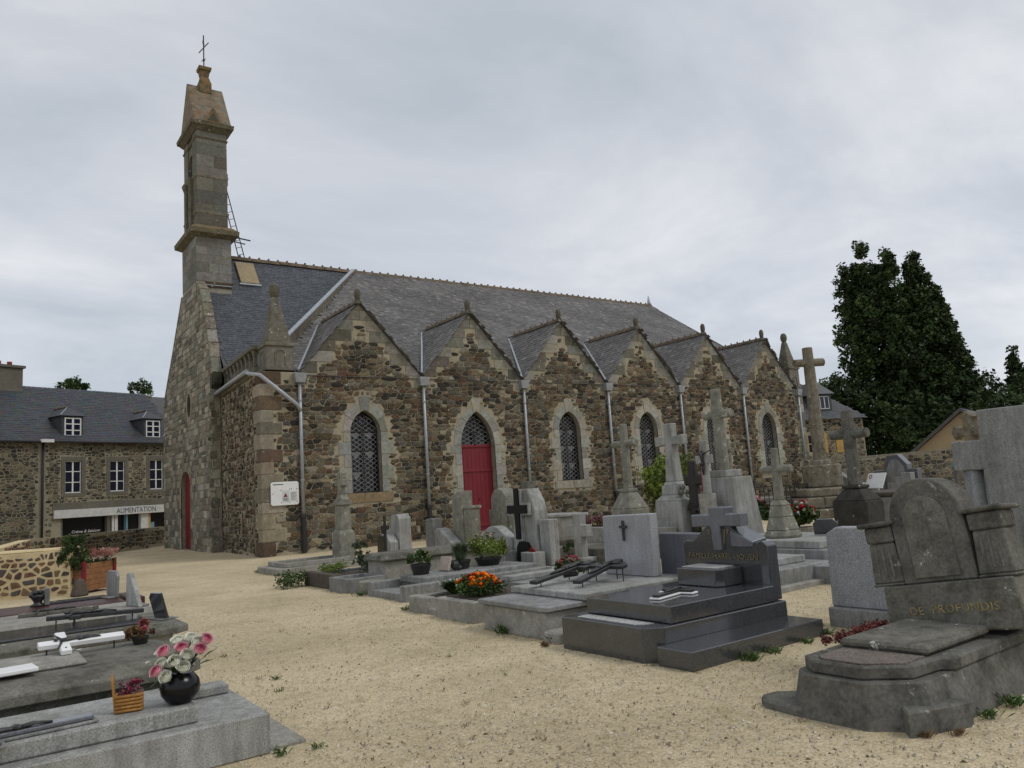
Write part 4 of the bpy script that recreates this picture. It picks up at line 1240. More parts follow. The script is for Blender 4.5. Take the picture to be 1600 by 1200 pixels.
hr_ = random.Random(21)
house = thing('stone_house', 'two storey stone house with slate roof, dormers and a food shop below', 'house', (-6.54, 19.77, 0), R(21.3))
HF = frame((0, 0, 0), (1, 0, 0), (0, -1, 0))
HX0, HX1, HE, HR_, HD = -7.0, 12.0, 5.72, 9.0, 4.0
wins = [(3.11, 3.95, 3.0, 4.68), (5.49, 6.32, 3.0, 4.68), (7.79, 8.61, 3.03, 4.72)]
shopx = (2.62, 8.95)
mb = MB()
outer = [(HX0, -1.0), (HX1, -1.0), (HX1, HE), (HX0, HE)]
holes = [[(a, c_), (b, c_), (b, d), (a, d)] for a, b, c_, d in wins] + [[(shopx[0] + .3, -.9), (shopx[1], -.9), (shopx[1], 1.73), (shopx[0] + .3, 1.73)]]
tess([outer] + holes, HF, mb)
mb.add([(HX1, 0, -1), (HX1, 2 * HD, -1), (HX1, 2 * HD, HE), (HX1, HD, HR_), (HX1, 0, HE)], [(0, 1, 2, 3, 4)])
mb.add([(HX0, 0, -1), (HX0, 2 * HD, -1), (HX0, 2 * HD, HE), (HX0, HD, HR_), (HX0, 0, HE)], [(4, 3, 2, 1, 0)])
mb.add([(HX0, 2 * HD, -1), (HX1, 2 * HD, -1), (HX1, 2 * HD, HE), (HX0, 2 * HD, HE)], [(0, 1, 2, 3)])
hwall = mb.build('wall', 'house_mortar', house, fix=False)
def h_in(x, z):
    if not (HX0 + .02 < x < 9.6 and -.5 < z < HE - .05): return False
    for a, b, c_, d in wins:
        if a - .20 < x < b + .20 and c_ - .20 < z < d + .24: return False
    if shopx[0] - .05 < x < shopx[1] + .05 and z < 2.53: return False
    if abs(x - 1.96) < .16: return False
    return True
st = fitted_rubble(hr_, -2.5, 9.6, -.4, HE, h_in, hr=(.085, .17), wr=(.14, .40), gap=.034, mix=HOUSE_MIX, an=2.0)
lay(st, HF, hwall, 'stone', .02, 120, 'stone', 'small_stones', hr_, prefer=lambda s: -s[2])
for a, b, c_, d in wins:
    for q in ([(a - .2, c_ - .18), (b + .2, c_ - .18), (b + .2, c_), (a - .2, c_)], [(a - .2, d), (b + .2, d), (b + .2, d + .22), (a - .2, d + .22)], [(a - .2, c_), (a, c_), (a, d), (a - .2, d)], [(b, c_), (b + .2, c_), (b + .2, d), (b, d)]):
        dressed('window_dressing', q, HF, hwall, hr_, 'house_trim', proud=.03, col=(0.2, 0.19, 0.16))
    casement(house, HF, a, b, c_, d, 3)
# shop front
dressed('lintel', [(2.5, 2.16), (9.1, 2.16), (9.1, 2.52), (2.5, 2.52)], HF, hwall, hr_, 'house_trim', proud=.06, col=(0.1, 0.095, 0.08))
mb = MB(); mb.box(2.52, 9.1, -.16, -.03, 1.72, 2.15); sign = mb.build('shop_sign', 'off_white', house, bevel=.01)
text_mesh('lettering', 'ALIMENTATION', .40, 'text_dark', sign, Matrix.Translation((6.92, -.163, 1.93)) @ Matrix.Rotation(R(90), 4, 'X') @ Matrix.Scale(.80, 4, (1, 0, 0)), .004)
mb = MB(); mb.box(2.95, 9.0, .30, .34, -.8, 1.74); mb.build('shop_window', 'shop_dark', house)
for x0, x1, mt in ((2.92, 3.02, 'house_trim'), (5.36, 5.52, 'house_trim'), (5.62, 5.74, 'off_white'), (5.78, 5.94, 'off_white'), (6.42, 6.50, 'blue_paint'), (7.28, 7.72, 'off_white'), (7.74, 7.84, 'ochre_paint')):
    mb = MB(); mb.box(x0, x1, .02, .28, -.8, 1.72); mb.build('shopfront_post', mt, house)
mb = MB(); mb.box(3.4, 3.9, -.06, .0, .55, .68); mb.build('window_box', 'off_white', house)
mb = MB(); mb.box(7.95, 8.2, .24, .28, .85, 1.2); mb.build('poster', 'blue_paint', house)
text_mesh('window_lettering', 'Cr\u00e8me & Salaison', .21, 'text_white', house, Matrix.Translation((4.35, .29, .98)) @ Matrix.Rotation(R(90), 4, 'X'), .003, shear=.3)
mb = MB(); mb.box(-.35, .06, -.05, .02, -.5, 1.35); mb.build('shutter', 'blue_paint', house)
# roof
mb = MB(); mb.add([(HX0, -.22, HE - .06), (HX1, -.22, HE - .06), (HX1, HD, HR_), (HX0, HD, HR_), (HX1, 2 * HD + .2, HE - .06), (HX0, 2 * HD + .2, HE - .06)], [(0, 1, 2, 3), (3, 2, 4, 5)])
hroof = mb.build('roof', 'deck', house, fix=False)
mb = MB(); sh = (HR_ - HE) / HD; csh = math.hypot(1, sh)
slates(mb, (-2.6, -.24, HE - .05), (1, 0, 0), (0, 1, sh), 12.4, HD * csh + .25, .17, .26, lambda a, b: b < HD * csh + .22, lambda r, a, b: tuple(v * r.uniform(.75, 1.25) for v in (0.055, 0.058, 0.066)), hr_)
mb.build('slates', 'slate', hroof, fix=False, kind='stuff')
mb = MB(); mb.tube([(HX0, -.27, HE - .08), (9.8, -.27, HE - .08)], .06, 6); mb.build('gutter', 'cast_iron', house)
mb = MB(); mb.box(1.75, 2.35, -.42, -.2, HE - .12, HE + .04); mb.build('gutter_box', 'white_paint', house)
mb = MB(); mb.tube([(1.96, -.09, HE - .1), (1.96, -.09, -.6)], .06, 7); mb.build('downpipe', 'cast_iron', house, smooth=True)
t = MB(); t.prism([(HD - .14, -.08), (HD - .06, .05), (HD + .06, .05), (HD + .14, -.08)], 'x', 0, .44)
src = t.build('ridge_tile', 'terracotta', hroof); src.location = (-1.6, 0, HR_)
for i in range(1, 26): share(src, 'ridge_tile', hroof, Matrix.Translation((-1.6 + .46 * i, 0, HR_ + hr_.uniform(-.01, .015))))
# dormers
for (a, b, c_, d) in ((3.16, 4.02, 5.98, 6.98), (7.70, 8.56, 6.0, 7.0)):
    m2 = MB(); y0 = .25; xw0, xw1 = a - .12, b + .12
    yb_ = lambda zq: (zq - HE) / sh
    m2.add([(xw0, y0, c_ - .12), (xw1, y0, c_ - .12), (xw1, y0, d + .12), (xw0, y0, d + .12), (xw0, yb_(d + .12), d + .12), (xw1, yb_(d + .12), d + .12)], [(0, 1, 2, 3), (0, 3, 4), (1, 5, 2)])
    dm = m2.build('dormer', 'slate_hung', house, fix=False) if 'slate_hung' in M else m2.build('dormer', M.setdefault('slate_hung', plain('slate hung cheek', (0.05, 0.054, 0.062), .6)), house, fix=False)
    m2 = MB(); zr = d + .62; xm_ = (a + b) / 2
    e = .14
    m2.add([(xw0 - e, y0 - e, d + .1), (xw1 + e, y0 - e, d + .1), (xm_, y0 + .55, zr), (xm_, yb_(zr), zr), (xw0 - e, yb_(d + .1), d + .1), (xw1 + e, yb_(d + .1), d + .1)], [(0, 1, 2), (0, 2, 3, 4), (1, 5, 3, 2)])
    m2.build('dormer_roof', 'slate_hung', dm, fix=False)
    m2 = MB(); m2.tube([(xw0 - e, y0 - e, d + .12), (xm_, y0 + .55, zr + .02)], .025, 4); m2.build('hip_lead', 'lead', dm)
    m2 = MB(); m2.tube([(xm_, y0 + .5, zr + .03), (xm_, yb_(zr), zr + .03)], .06, 5); m2.build('ridge', 'terracotta', dm)
    casement(dm, frame((0, y0 - .03, 0), (1, 0, 0), (0, -1, 0)), a, b, c_, d, 3, dep=.02, bar=.06)
# chimney
mb = MB(col=(0.14, 0.13, 0.10)); mb.box(.6, 2.55, 3.45, 4.55, 8.0, 10.0); ch = mb.build('chimney', M['house_trim'], house, bevel=.02)
mb = MB(); mb.box(.5, 2.65, 3.35, 4.65, 10.0, 10.14); mb.build('cap', 'house_trim', ch)
for x in (1.55, 2.1):
    mb = MB(col=(0.25, 0.07, 0.045)); mb.lathe([(.14, 10.14), (.12, 10.36), (.14, 10.4), (.11, 10.4)], 10, x, 4.0); mb.build('chimney_pot', 'pot_clay', ch, smooth=True) if 'pot_clay' in M else mb.build('chimney_pot', M.setdefault('pot_clay', plain('red clay', (0.30, 0.075, 0.05), .8)), ch)

# ---------------------------------------------------------------- cottage beyond the church
cr_ = random.Random(31)
cot = thing('stone_cottage', 'small stone cottage with ochre shutters and hipped slate roof beyond the church', 'house', (38.05, 6.22, 0), math.atan2(-1.35, 4.1))
CF = frame((0, 0, 0), (1, 0, 0), (0, -1, 0))
CL, CE, CR, CD = 5.55, 5.05, 8.1, 3.2
cw = [(0.0, 0.95, 2.7, 4.0), (2.85, 3.85, 2.75, 4.05)]
mb = MB(); tess([[(-6, -.2), (CL, -.2), (CL, CE), (-6, CE)]] + [[(a, c_), (b, c_), (b, d), (a, d)] for a, b, c_, d in [(0.9, 1.75, 2.75, 4.0), (3.72, 4.6, 2.75, 4.0)]], CF, mb)
mb.add([(CL, 0, -.2), (CL, 2 * CD, -.2), (CL, 2 * CD, CE), (CL, 0, CE)], [(0, 1, 2, 3)]); mb.add([(-6, 2 * CD, -.2), (CL, 2 * CD, -.2), (CL, 2 * CD, CE), (-6, 2 * CD, CE)], [(0, 1, 2, 3)])
cwall = mb.build('wall', 'mortar', cot, fix=False)
def c_in(x, z):
    for a, b in ((.25, 2.25), (3.05, 5.3)):
        if a < x < b - (.0 if b < 3 else .6) and 2.65 < z < 4.1: return False
    return -4 < x < CL - .02 and z < CE - .03
st = fitted_rubble(cr_, -3, CL, .5, CE, c_in, hr=(.10, .22), wr=(.15, .45), gap=.04, mix=HOUSE_MIX + [((0.28, 0.21, 0.12), 3)])
lay(st, CF, cwall, 'stone', .025, 60, 'stone', 'small_stones', cr_)
for a, b in ((.9, 1.75), (3.72, 4.6)):
    casement(cot, CF, a, b, 2.75, 4.0, 2, mat='off_white')
    for x0, x1 in ((a - .62, a - .05),) + (((b + .05, b + .62),) if b < 3 else ()):
        mb = MB(); mb.box(x0, x1, -.07, -.03, 2.7, 4.05); s_ = mb.build('shutter', 'ochre_paint', cot)
        for zq in (3.0, 3.7):
            mb = MB(); mb.box(x0 + .02, x1 - .02, -.09, -.07, zq, zq + .08); mb.build('batten', 'ochre_paint', s_)
mb = MB(); mb.add([(-6, -.3, CE - .05), (CL + .25, -.3, CE - .05), (CL - 2.6, CD, CR), (-6, CD, CR), (CL + .25, 2 * CD + .3, CE - .05), (-6, 2 * CD + .3, CE - .05)], [(0, 1, 2, 3), (1, 4, 2), (3, 2, 4, 5)])
croof = mb.build('roof', 'deck', cot, fix=False)
mb = MB(); sc_ = (CR - CE) / (CD + .3); cc_ = math.hypot(1, sc_)
def cslate(a, b):
    y = b / cc_ ; x = a - 6
    return x < CL + .25 - (2.85) * (y / (CD + .3)) and y < CD + .28
slates(mb, (-6, -.3, CE - .03), (1, 0, 0), (0, 1, sc_), 12, (CD + .3) * cc_, .2, .3, cslate, lambda r, a, b: tuple(v * r.uniform(.75, 1.25) for v in (0.065, 0.068, 0.074)), cr_)
mb.build('slates', 'slate', croof, fix=False, kind='stuff')
mb = MB(col=(0.2, 0.15, 0.09)); mb.box(1.1, 2.5, 2.6, 3.6, 7.2, 9.0); cch = mb.build('chimney', 'mortar', cot)
st = rubble(cr_, 1.1, 2.5, 7.2, 8.8, lambda x, z: 1.12 < x < 2.48 and 7.2 < z < 8.98, hr=(.12, .2), wr=(.18, .4), gap=.04, jit=.1, mix=HOUSE_MIX)
lay(st, frame((0, 2.6, 0), (1, 0, 0), (0, -1, 0)), cch, 'stone', .03, 12, 'stone', 'small_stones', cr_)
mb = MB(); mb.box(2.15, 3.45, .35, 1.6, 5.5, 6.85); dm = mb.build('dormer', 'slate_hung', cot)
mb = MB(); mb.add([(1.95, .15, 6.8), (3.65, .15, 6.8), (2.8, .9, 7.75), (2.8, 2.4, 7.75), (1.95, 1.8, 6.8), (3.65, 1.8, 6.8)], [(0, 1, 2), (0, 2, 3, 4), (1, 5, 3, 2)]); mb.build('dormer_roof', M.setdefault('slate_pale', plain('pale slate', (0.10, 0.104, 0.112), .7)), dm, fix=False)
casement(dm, frame((0, .35, 0), (1, 0, 0), (0, -1, 0)), 2.45, 3.2, 5.75, 6.65, 1, mat='off_white', dep=-.01)

# ochre barn at the right
barn = thing('ochre_barn', 'ochre rendered gable of a low slate roofed barn behind the boundary wall', 'barn', (42.4, -2.5, 0), R(-74))
mb = MB(); mb.prism([(-4.6, -.2), (4.6, -.2), (4.6, 2.0), (0.05, 4.55), (-4.6, .9)], 'y', 0, 9); mb.build('wall', 'ochre_render', barn)
mb = MB(); mb.prism([(-4.9, .68), (0.05, 4.62), (4.9, 1.95), (4.9, 2.1), (0.05, 4.80), (-4.9, .88)], 'y', -.35, 9.3); mb.build('roof', 'slate_pale', barn)
for s_ in (0, 1):
    a, b = ((-4.9, .66), (.05, 4.60)) if s_ == 0 else ((.05, 4.60), (4.9, 1.93))
    mb = MB(); mb.tube([(a[0], -.37, a[1] + .08), (b[0], -.37, b[1] + .08)], .12, 4); mb.build('bargeboard', 'deck', barn)

# ---------------------------------------------------------------- trees
M['dark_leaf'] = leafy('dark foliage', (0.022, 0.040, 0.013), (0.048, 0.076, 0.022))
M['mid_leaf'] = leafy('green foliage', (0.035, 0.062, 0.018), (0.06, 0.10, 0.028))
M['yellow_leaf'] = leafy('yellow green foliage', (0.10, 0.15, 0.025), (0.17, 0.22, 0.04))
M['grey_leaf'] = leafy('grey green foliage', (0.06, 0.085, 0.045), (0.10, 0.13, 0.07))
M['bark'] = plain('bark', (0.045, 0.038, 0.028), .9, 0, .3, 5, .4)

def clump(mb, r, c, rad, n_, size, k0=(.6, 1.35), sq=(1, 1, 1), tint=(1, 1, 1), aspect=.55):
    k = r.uniform(*k0)
    for _ in range(n_):
        d = Vector((r.gauss(0, 1), r.gauss(0, 1), r.gauss(0, 1))).normalized() * rad * (r.random() ** .45)
        p = Vector(c) + Vector((d.x * sq[0], d.y * sq[1], d.z * sq[2]))
        a = Vector((r.gauss(0, 1), r.gauss(0, 1), r.gauss(0, .7))).normalized()
        b = a.orthogonal().normalized(); b = (b * math.cos(r.random() * 6.28) + a.cross(b) * math.sin(r.random() * 6.28))
        s = size * r.uniform(.6, 1.3)
        kk = k * r.uniform(.8, 1.2)
        col = (tint[0] * kk, tint[1] * kk, tint[2] * kk)
        mb.add([p - a * s * .5, p + b * s * aspect * .5, p + a * s * .5, p - b * s * aspect * .5], [(0, 1, 2, 3)], col)

def limbs(mb, r, base, top, r0, n_, spread, z0f=.3):
    b, t_ = Vector(base), Vector(top)
    pts = [b.lerp(t_, i / 6) + Vector((r.uniform(-.1, .1), r.uniform(-.1, .1), 0)) * (i > 0) for i in range(7)]
    mb.tube(pts, [r0 * (1 - .8 * i / 6) for i in range(7)], 7)
    for i in range(n_):
        f = z0f + (1 - z0f) * (i + .5) / n_ * .9
        p = b.lerp(t_, f); a = r.random() * 6.28
        q = p + Vector((math.cos(a) * spread, math.sin(a) * spread, spread * r.uniform(.8, 2.0))) * (1 - f * .5)
        mb.tube([p, p.lerp(q, .5) + Vector((0, 0, -.1)), q], [r0 * .35 * (1 - f * .6), r0 * .25 * (1 - f * .6), r0 * .08], 5)

def poplar(label, x, y, H, rad, seed, lean=(0, 0)):
    r = random.Random(seed)
    root = thing('poplar_tree', label, 'tree', (x, y, 0), 0, 'tall poplars behind the cottage')
    mb = MB(); limbs(mb, r, (0, 0, -.2), (lean[0], lean[1], H * .93), .45, 16, 1.5, .12); mb.build('trunk', 'bark', root)
    mb = MB()
    wind = Vector((-.81, .58, 0))
    for pl in range(9):
        a = pl * 2.4 + r.random(); o = 0 if pl == 0 else rad * r.uniform(.35, .68)
        ox, oy = o * math.cos(a), o * math.sin(a)
        hh = H if pl == 0 else H * r.uniform(.70, .97)
        pw = rad * r.uniform(.40, .52)
        for i in range(125):
            t_ = r.random() ** .9
            R_ = pw * min(1, (t_ + .15) * 3) * (1 - t_ ** 2.2) ** .7 + .12
            a2 = r.random() * 6.28; q = R_ * (r.random() ** .45)
            g_ = abs(r.gauss(0, .25)) + .5 * t_ * t_
            c = (lean[0] * t_ + ox * (1 - .25 * t_) + q * math.cos(a2) + wind.x * g_, lean[1] * t_ + oy * (1 - .25 * t_) + q * math.sin(a2) + wind.y * g_, .8 + hh * .98 * t_ + q * .2 + .3 * g_)
            clump(mb, r, c, r.uniform(.30, .70), 62, .36, (.4, 1.75), (1.15, 1.0, 1.1))
    mb.build('crown', 'dark_leaf', root, fix=False)
poplar('taller left one of two dark windswept poplars behind the cottage', 60.6, 11.0, 21.2, 4.2, 5, (-.8, .5))
poplar('lower right one of two dark windswept poplars behind the cottage', 64.6, 8.2, 20.0, 3.8, 12, (-.9, .6))

def round_tree(label, x, y, H, rad, seed, mat='dark_leaf', cz=None, n_=60, leaf=.4, per=60, group='trees around the churchyard', name='broadleaf_tree', sq=1.0, shape=0):
    r = random.Random(seed)
    root = thing(name, label, 'tree', (x, y, 0), 0, group)
    cz = cz or H - rad * sq
    mb = MB(); limbs(mb, r, (0, 0, -.2), (0, 0, cz), .09 * rad, 9, rad * .6, .35); mb.build('trunk', 'bark', root)
    mb = MB()
    for i in range(n_):
        d = Vector((r.gauss(0, 1), r.gauss(0, 1), r.gauss(0, 1))).normalized() * (r.random() ** .4)
        if shape == 1:
            t_ = r.random(); a = r.random() * 6.28; q = rad * (1 - t_) * r.random() ** .5
            c = (q * math.cos(a), q * math.sin(a), H * (.15 + .85 * t_))
        else: c = (d.x * rad, d.y * rad, cz + d.z * rad * sq)
        clump(mb, r, c, rad * r.uniform(.16, .30), per, leaf, (.5, 1.45))
    mb.build('crown', mat, root, fix=False)
    return root
TG = 'trees beyond the churchyard'
round_tree('bushy dark tree between the cottage and the tall poplars', 55.0, 13.6, 9.6, 2.6, 41, n_=90, group=TG)
round_tree('dark broad tree filling the gap under the right poplar', 66.0, 5.2, 9.6, 4.2, 42, n_=170, cz=4.8, group=TG)
round_tree('dark tree under the left poplar just right of the cottage', 58.5, 9.0, 7.6, 4.4, 43, n_=170, cz=3.6, group=TG)
round_tree('thin pointed tree at the right edge of the poplar group', 69.5, 4.6, 11.5, 2.4, 44, n_=60, shape=1, leaf=.45, per=50, group=TG)
round_tree('low dark tree behind the ochre barn', 70.0, -1.5, 8.6, 4.0, 45, n_=150, cz=4.4, group=TG)
round_tree('rightmost low dark tree, behind the big granite cross', 70.0, -8.5, 8.8, 4.2, 46, n_=150, cz=4.6, group=TG)
round_tree('dark bush behind the peak of the ochre barn', 60.0, 1.5, 6.2, 3.6, 47, n_=140, cz=3.0, group=TG)
round_tree('spiky dark conifer above the cottage chimney', 50.0, 15.6, 10.6, 2.8, 48, n_=80, shape=1, leaf=.5, group=TG)
round_tree('round green tree top above the shop house ridge', -1.2, 41.5, 12.3, 1.35, 51, 'mid_leaf', n_=60, leaf=.28, group=TG)
round_tree('thin leafy tree top above the right end of the shop house ridge', 4.3, 46.0, 13.1, 1.1, 52, 'mid_leaf', n_=30, leaf=.24, per=40, group=TG)

def shrub(name, label, x, y, z, rad, H, seed, mat, n_=30, leaf=.06, per=60, cat='shrub', group=None, stems=5, z_low=.25):
    r = random.Random(seed)
    root = thing(name, label, cat, (x, y, z), 0, group)
    mb = MB()
    for i in range(stems):
        a = r.random() * 6.28; mb.tube([(0, 0, 0), (rad * .3 * math.cos(a), rad * .3 * math.sin(a), H * .4), (rad * .7 * math.cos(a), rad * .7 * math.sin(a), H * .8)], [.012, .009, .004], 5)
    mb.build('stems', 'bark', root)
    mb = MB()
    for i in range(n_):
        a = r.random() * 6.28; t_ = r.random(); q = rad * math.sqrt(r.random()) * (1 - .35 * abs(2 * t_ - 1))
        clump(mb, r, (q * math.cos(a), q * math.sin(a), H * (z_low + (1 - z_low) * t_)), rad * .3, per, leaf, (.5, 1.4))
    mb.build('foliage', mat, root, fix=False)
    return root
shrub('shrub', 'yellow green bush against the church wall between the stone crosses', 12.3, -6.3, 0, 1.0, 2.4, 61, 'yellow_leaf', 90, .13, 70)
# ================================================================== GRAVES
M['granite_grey'] = granite('grey granite', (0.29, 0.29, 0.285), (0.55, 0.55, 0.55), (0.05, 0.05, 0.05), .6, .42)
M['granite_light'] = granite('light granite', (0.38, 0.38, 0.365), (0.62, 0.62, 0.6), (0.10, 0.10, 0.10), .65, .42)
M['granite_speck'] = granite('speckled pale granite', (0.34, 0.345, 0.36), (0.72, 0.72, 0.72), (0.08, 0.08, 0.09), .45, .18, .8, .75)
M['granite_blue'] = granite('dark blue granite', (0.115, 0.125, 0.15), (0.38, 0.40, 0.44), (0.03, 0.03, 0.035), .25, .25, .8, .5)
M['granite_dark'] = granite('polished dark granite', (0.055, 0.057, 0.062), (0.20, 0.20, 0.21), (0.012, 0.012, 0.013), .07, .2, .9, .5, .03)
M['granite_red'] = granite('polished oxblood granite', (0.075, 0.022, 0.022), (0.16, 0.07, 0.06), (0.015, 0.01, 0.01), .22, .3, .9, .4, .03)
M['concrete'] = stone_mat('weathered concrete', 6, .3, .1, base=(0.30, 0.29, 0.265), bump=.3)
M['concrete_dark'] = stone_mat('blackened concrete', 5, .5, .15, base=(0.15, 0.145, 0.125), bump=.45, moss=.25)
M['tomb_moss'] = stone_mat('mossy old tomb stone', 4, .55, .25, base=(0.128, 0.125, 0.112), bump=.5, moss=.22, lichen_col=(0.34, 0.33, 0.29))
M['old_stone'] = stone_mat('old grey cross stone', 7, .35, .35, base=(0.23, 0.225, 0.19), bump=.4)
M['calvary_stone'] = stone_mat('lichened calvary stone', 5, .45, .35, base=(0.19, 0.168, 0.132), bump=.5, moss=.3)
M['bronze'] = plain('dark bronze', (0.05, 0.05, 0.048), .45, .5, .3, 20)
M['white_enamel'] = plain('white crucifix paint', (0.78, 0.78, 0.77), .4, 0, .05)
M['gravel'] = granite('white grave gravel', (0.42, 0.42, 0.41), (0.75, 0.75, 0.74), (0.08, 0.08, 0.08), .9, .15, .6, .9, .8)
M['soil'] = plain('planting soil', (0.06, 0.045, 0.03), .95, 0, .4, 20, .6)
M['plastic_black'] = plain('black plastic pot', (0.012, 0.012, 0.012), .5)
M['flower'] = colour_attr('petals', .6, .2)
M['basket'] = plain('orange wicker', (0.36, 0.17, 0.035), .6, 0, .25, 40, .3)
M['brown_block'] = stone_mat('brown block', 8, .3, 0, base=(0.10, 0.085, 0.07))
M['wood'] = plain('planter boards', (0.22, 0.095, 0.036), .7, 0, .25, 9, .1)
M['teal'] = plain('teal tarpaulin', (0.10, 0.28, 0.25), .6)
M['dead_leaf'] = leafy('dry stems', (0.12, 0.07, 0.035), (0.20, 0.12, 0.06))
gr = random.Random(77)
for k_ in ('granite_dark', 'granite_blue'):
    b_ = M[k_].node_tree.nodes['Principled BSDF']; b_.inputs['Specular IOR Level'].default_value = .75; b_.inputs['Coat Weight'].default_value = .5; b_.inputs['Coat Roughness'].default_value = .05

def P_(parent, name, mat, box=None, bevel=.008, fn=None, **kw):
    mb = MB(col=(0.3, 0.3, 0.3))
    if box: mb.box(*box)
    if fn: fn(mb)
    return mb.build(name, mat, parent, bevel=bevel, **kw)

def frame_kerb(parent, x0, x1, y0, y1, z0, z1, t, mat, open_west=False):
    """four kerb stones, each its own part"""
    P_(parent, 'kerb_stone', mat, (x0, x1, y0, y0 + t, z0, z1)); P_(parent, 'kerb_stone', mat, (x0, x1, y1 - t, y1, z0, z1))
    P_(parent, 'kerb_stone', mat, (x1 - t, x1, y0 + t + .003, y1 - t - .003, z0, z1))
    if not open_west: P_(parent, 'kerb_stone', mat, (x0, x0 + t, y0 + t + .003, y1 - t - .003, z0, z1))

def cross_flat(parent, name, mat, x0, x1, yc, z0, zt, sw, armz, armh, span, bevel=.01, flare=0.0):
    """upright cross in the y-z plane"""
    h, f = sw / 2, flare
    pts = [(-h - f, z0), (h + f, z0), (h, armz), (span / 2, armz - f * .3), (span / 2, armz + armh + f * .3), (h, armz + armh), (h + f * .3, zt), (-h - f * .3, zt), (-h, armz + armh), (-span / 2, armz + armh + f * .3), (-span / 2, armz - f * .3), (-h, armz)]
    return P_(parent, name, mat, fn=lambda mb: mb.prism([(yc + y, z) for y, z in pts], 'x', x0, x1), bevel=bevel)

def cross_round(parent, name, mat, x, yc, z0, zt, r0, r1, armz, span, ra):
    def fn(mb):
        mb.tube([(x, yc, z0), (x, yc, zt)], [r0, r1], 10)
        mb.tube([(x, yc - span / 2, armz), (x, yc + span / 2, armz)], ra, 10)
    return P_(parent, name, mat, fn=fn, bevel=.012, fix=True)

def corpus(mb, mt, s=1.0):
    """small crucified figure: one body of joined limbs; local x across, y up, z out"""
    st0 = len(mb.v)
    mb.tube([(0, -.02, .03), (.01, .10, .045), (0, .22, .05), (0, .33, .045)], [.045, .04, .06, .05], 7)
    mb.ball((.02, .39, .06), .04, 7, 5)
    for q in (-1, 1):
        mb.tube([(q * .05, .31, .045), (q * .17, .35, .03), (q * .30, .40, .02)], [.024, .02, .015], 6)
        mb.tube([(q * .025, 0, .035), (q * .03 + .02, -.15, .06), (.01 * q, -.32, .03)], [.034, .026, .016], 6)
    mb.tube([(-.06, 0, .05), (.06, .03, .05)], [.05, .05], 6)
    mb.xf(mt @ Matrix.Scale(s, 4), st0)

def lying_crucifix(name, label, loc, rz, L, mat, fig='bronze', border=None, lift=0.0, tilt=0.0, span=None, cat='crucifix', group=None, roll=0.0):
    """crucifix laid on a slab: x local = along the shaft towards the head"""
    root = thing(name, label, cat, loc, rz, group)
    w = .085 * L / .7; span = span or L * .55
    tz = lambda x: lift + math.tan(tilt) * x
    def outl(g): return [(0 - g, -w / 2 - g), (L * .66 - g, -w / 2 - g), (L * .66 - g, -span / 2 - g), (L * .66 + w + g, -span / 2 - g), (L * .66 + w + g, -w / 2 - g), (L + g, -w / 2 - g), (L + g, w / 2 + g), (L * .66 + w + g, w / 2 + g), (L * .66 + w + g, span / 2 + g), (L * .66 - g, span / 2 + g), (L * .66 - g, w / 2 + g), (-g, w / 2 + g)]
    rot = Matrix.Translation((0, 0, lift)) @ Matrix.Rotation(-tilt, 4, 'Y') @ Matrix.Rotation(roll, 4, 'X')
    if border: P_(root, 'border', border, fn=lambda mb: mb.prism(outl(.022), 'z', 0.001, .018).xf(rot), bevel=.004)
    P_(root, 'cross', mat, fn=lambda mb: mb.prism(outl(0), 'z', .0195 if border else .001, .045).xf(rot), bevel=.006)
    m4 = rot @ Matrix.Translation((L * .52, 0, .04)) @ Matrix.Rotation(R(-90), 4, 'Z') @ Matrix.Scale(.6, 4, (0, 0, 1))
    P_(root, 'figure', fig, fn=lambda mb: corpus(mb, m4, L * .72), bevel=0, smooth=True)
    if lift:
        for x, y in ((L * .12, 0), (L * .72, -span * .4), (L * .72, span * .4), (L * .9, 0)):
            P_(root, 'pin', 'iron', fn=lambda mb: mb.tube([(x, y, 0), (x, y, lift + math.tan(tilt) * x + .01)], .007, 5), bevel=0)
    return root

def blooms(root, r, spots, rad, cols, name='bloom', flat=.75):
    """individual flower heads: a few shared meshes"""
    srcs = {}
    for i, c in enumerate(spots):
        col = cols[i % len(cols)]
        if col not in srcs:
            mb = MB()
            rr = random.Random(len(srcs))
            for k in range(3):
                R_ = rad * (1 - .27 * k)
                n_ = 8
                vs = [(0, 0, rad * (-.3 + .25 * k))]
                for q in range(n_):
                    a = 6.283 * q / n_ + k * .4; w = R_ * rr.uniform(.85, 1.12)
                    vs.append((w * math.cos(a), w * math.sin(a), rad * flat * (-.05 + .42 * k) + rr.uniform(-.1, .1) * rad))
                mb.add(vs, [(0, 1 + q, 1 + (q + 1) % n_) for q in range(n_)], tuple(v * (.8 + .2 * k) for v in col))
            mb.ball((0, 0, rad * .45), rad * .42, 7, 4, tuple(min(1, v * 1.05) for v in col))
            o = mb.build(name, 'flower', root, fix=False); srcs[col] = o
            o.location = c; o.rotation_euler = (r.uniform(-.7, .7), r.uniform(-.7, .7), r.random() * 6)
        else:
            o = share(srcs[col], name, root); o.location = c; s = r.uniform(.75, 1.15); o.scale = (s, s, s)
            o.rotation_euler = (r.uniform(-.7, .7), r.uniform(-.7, .7), r.random() * 6)

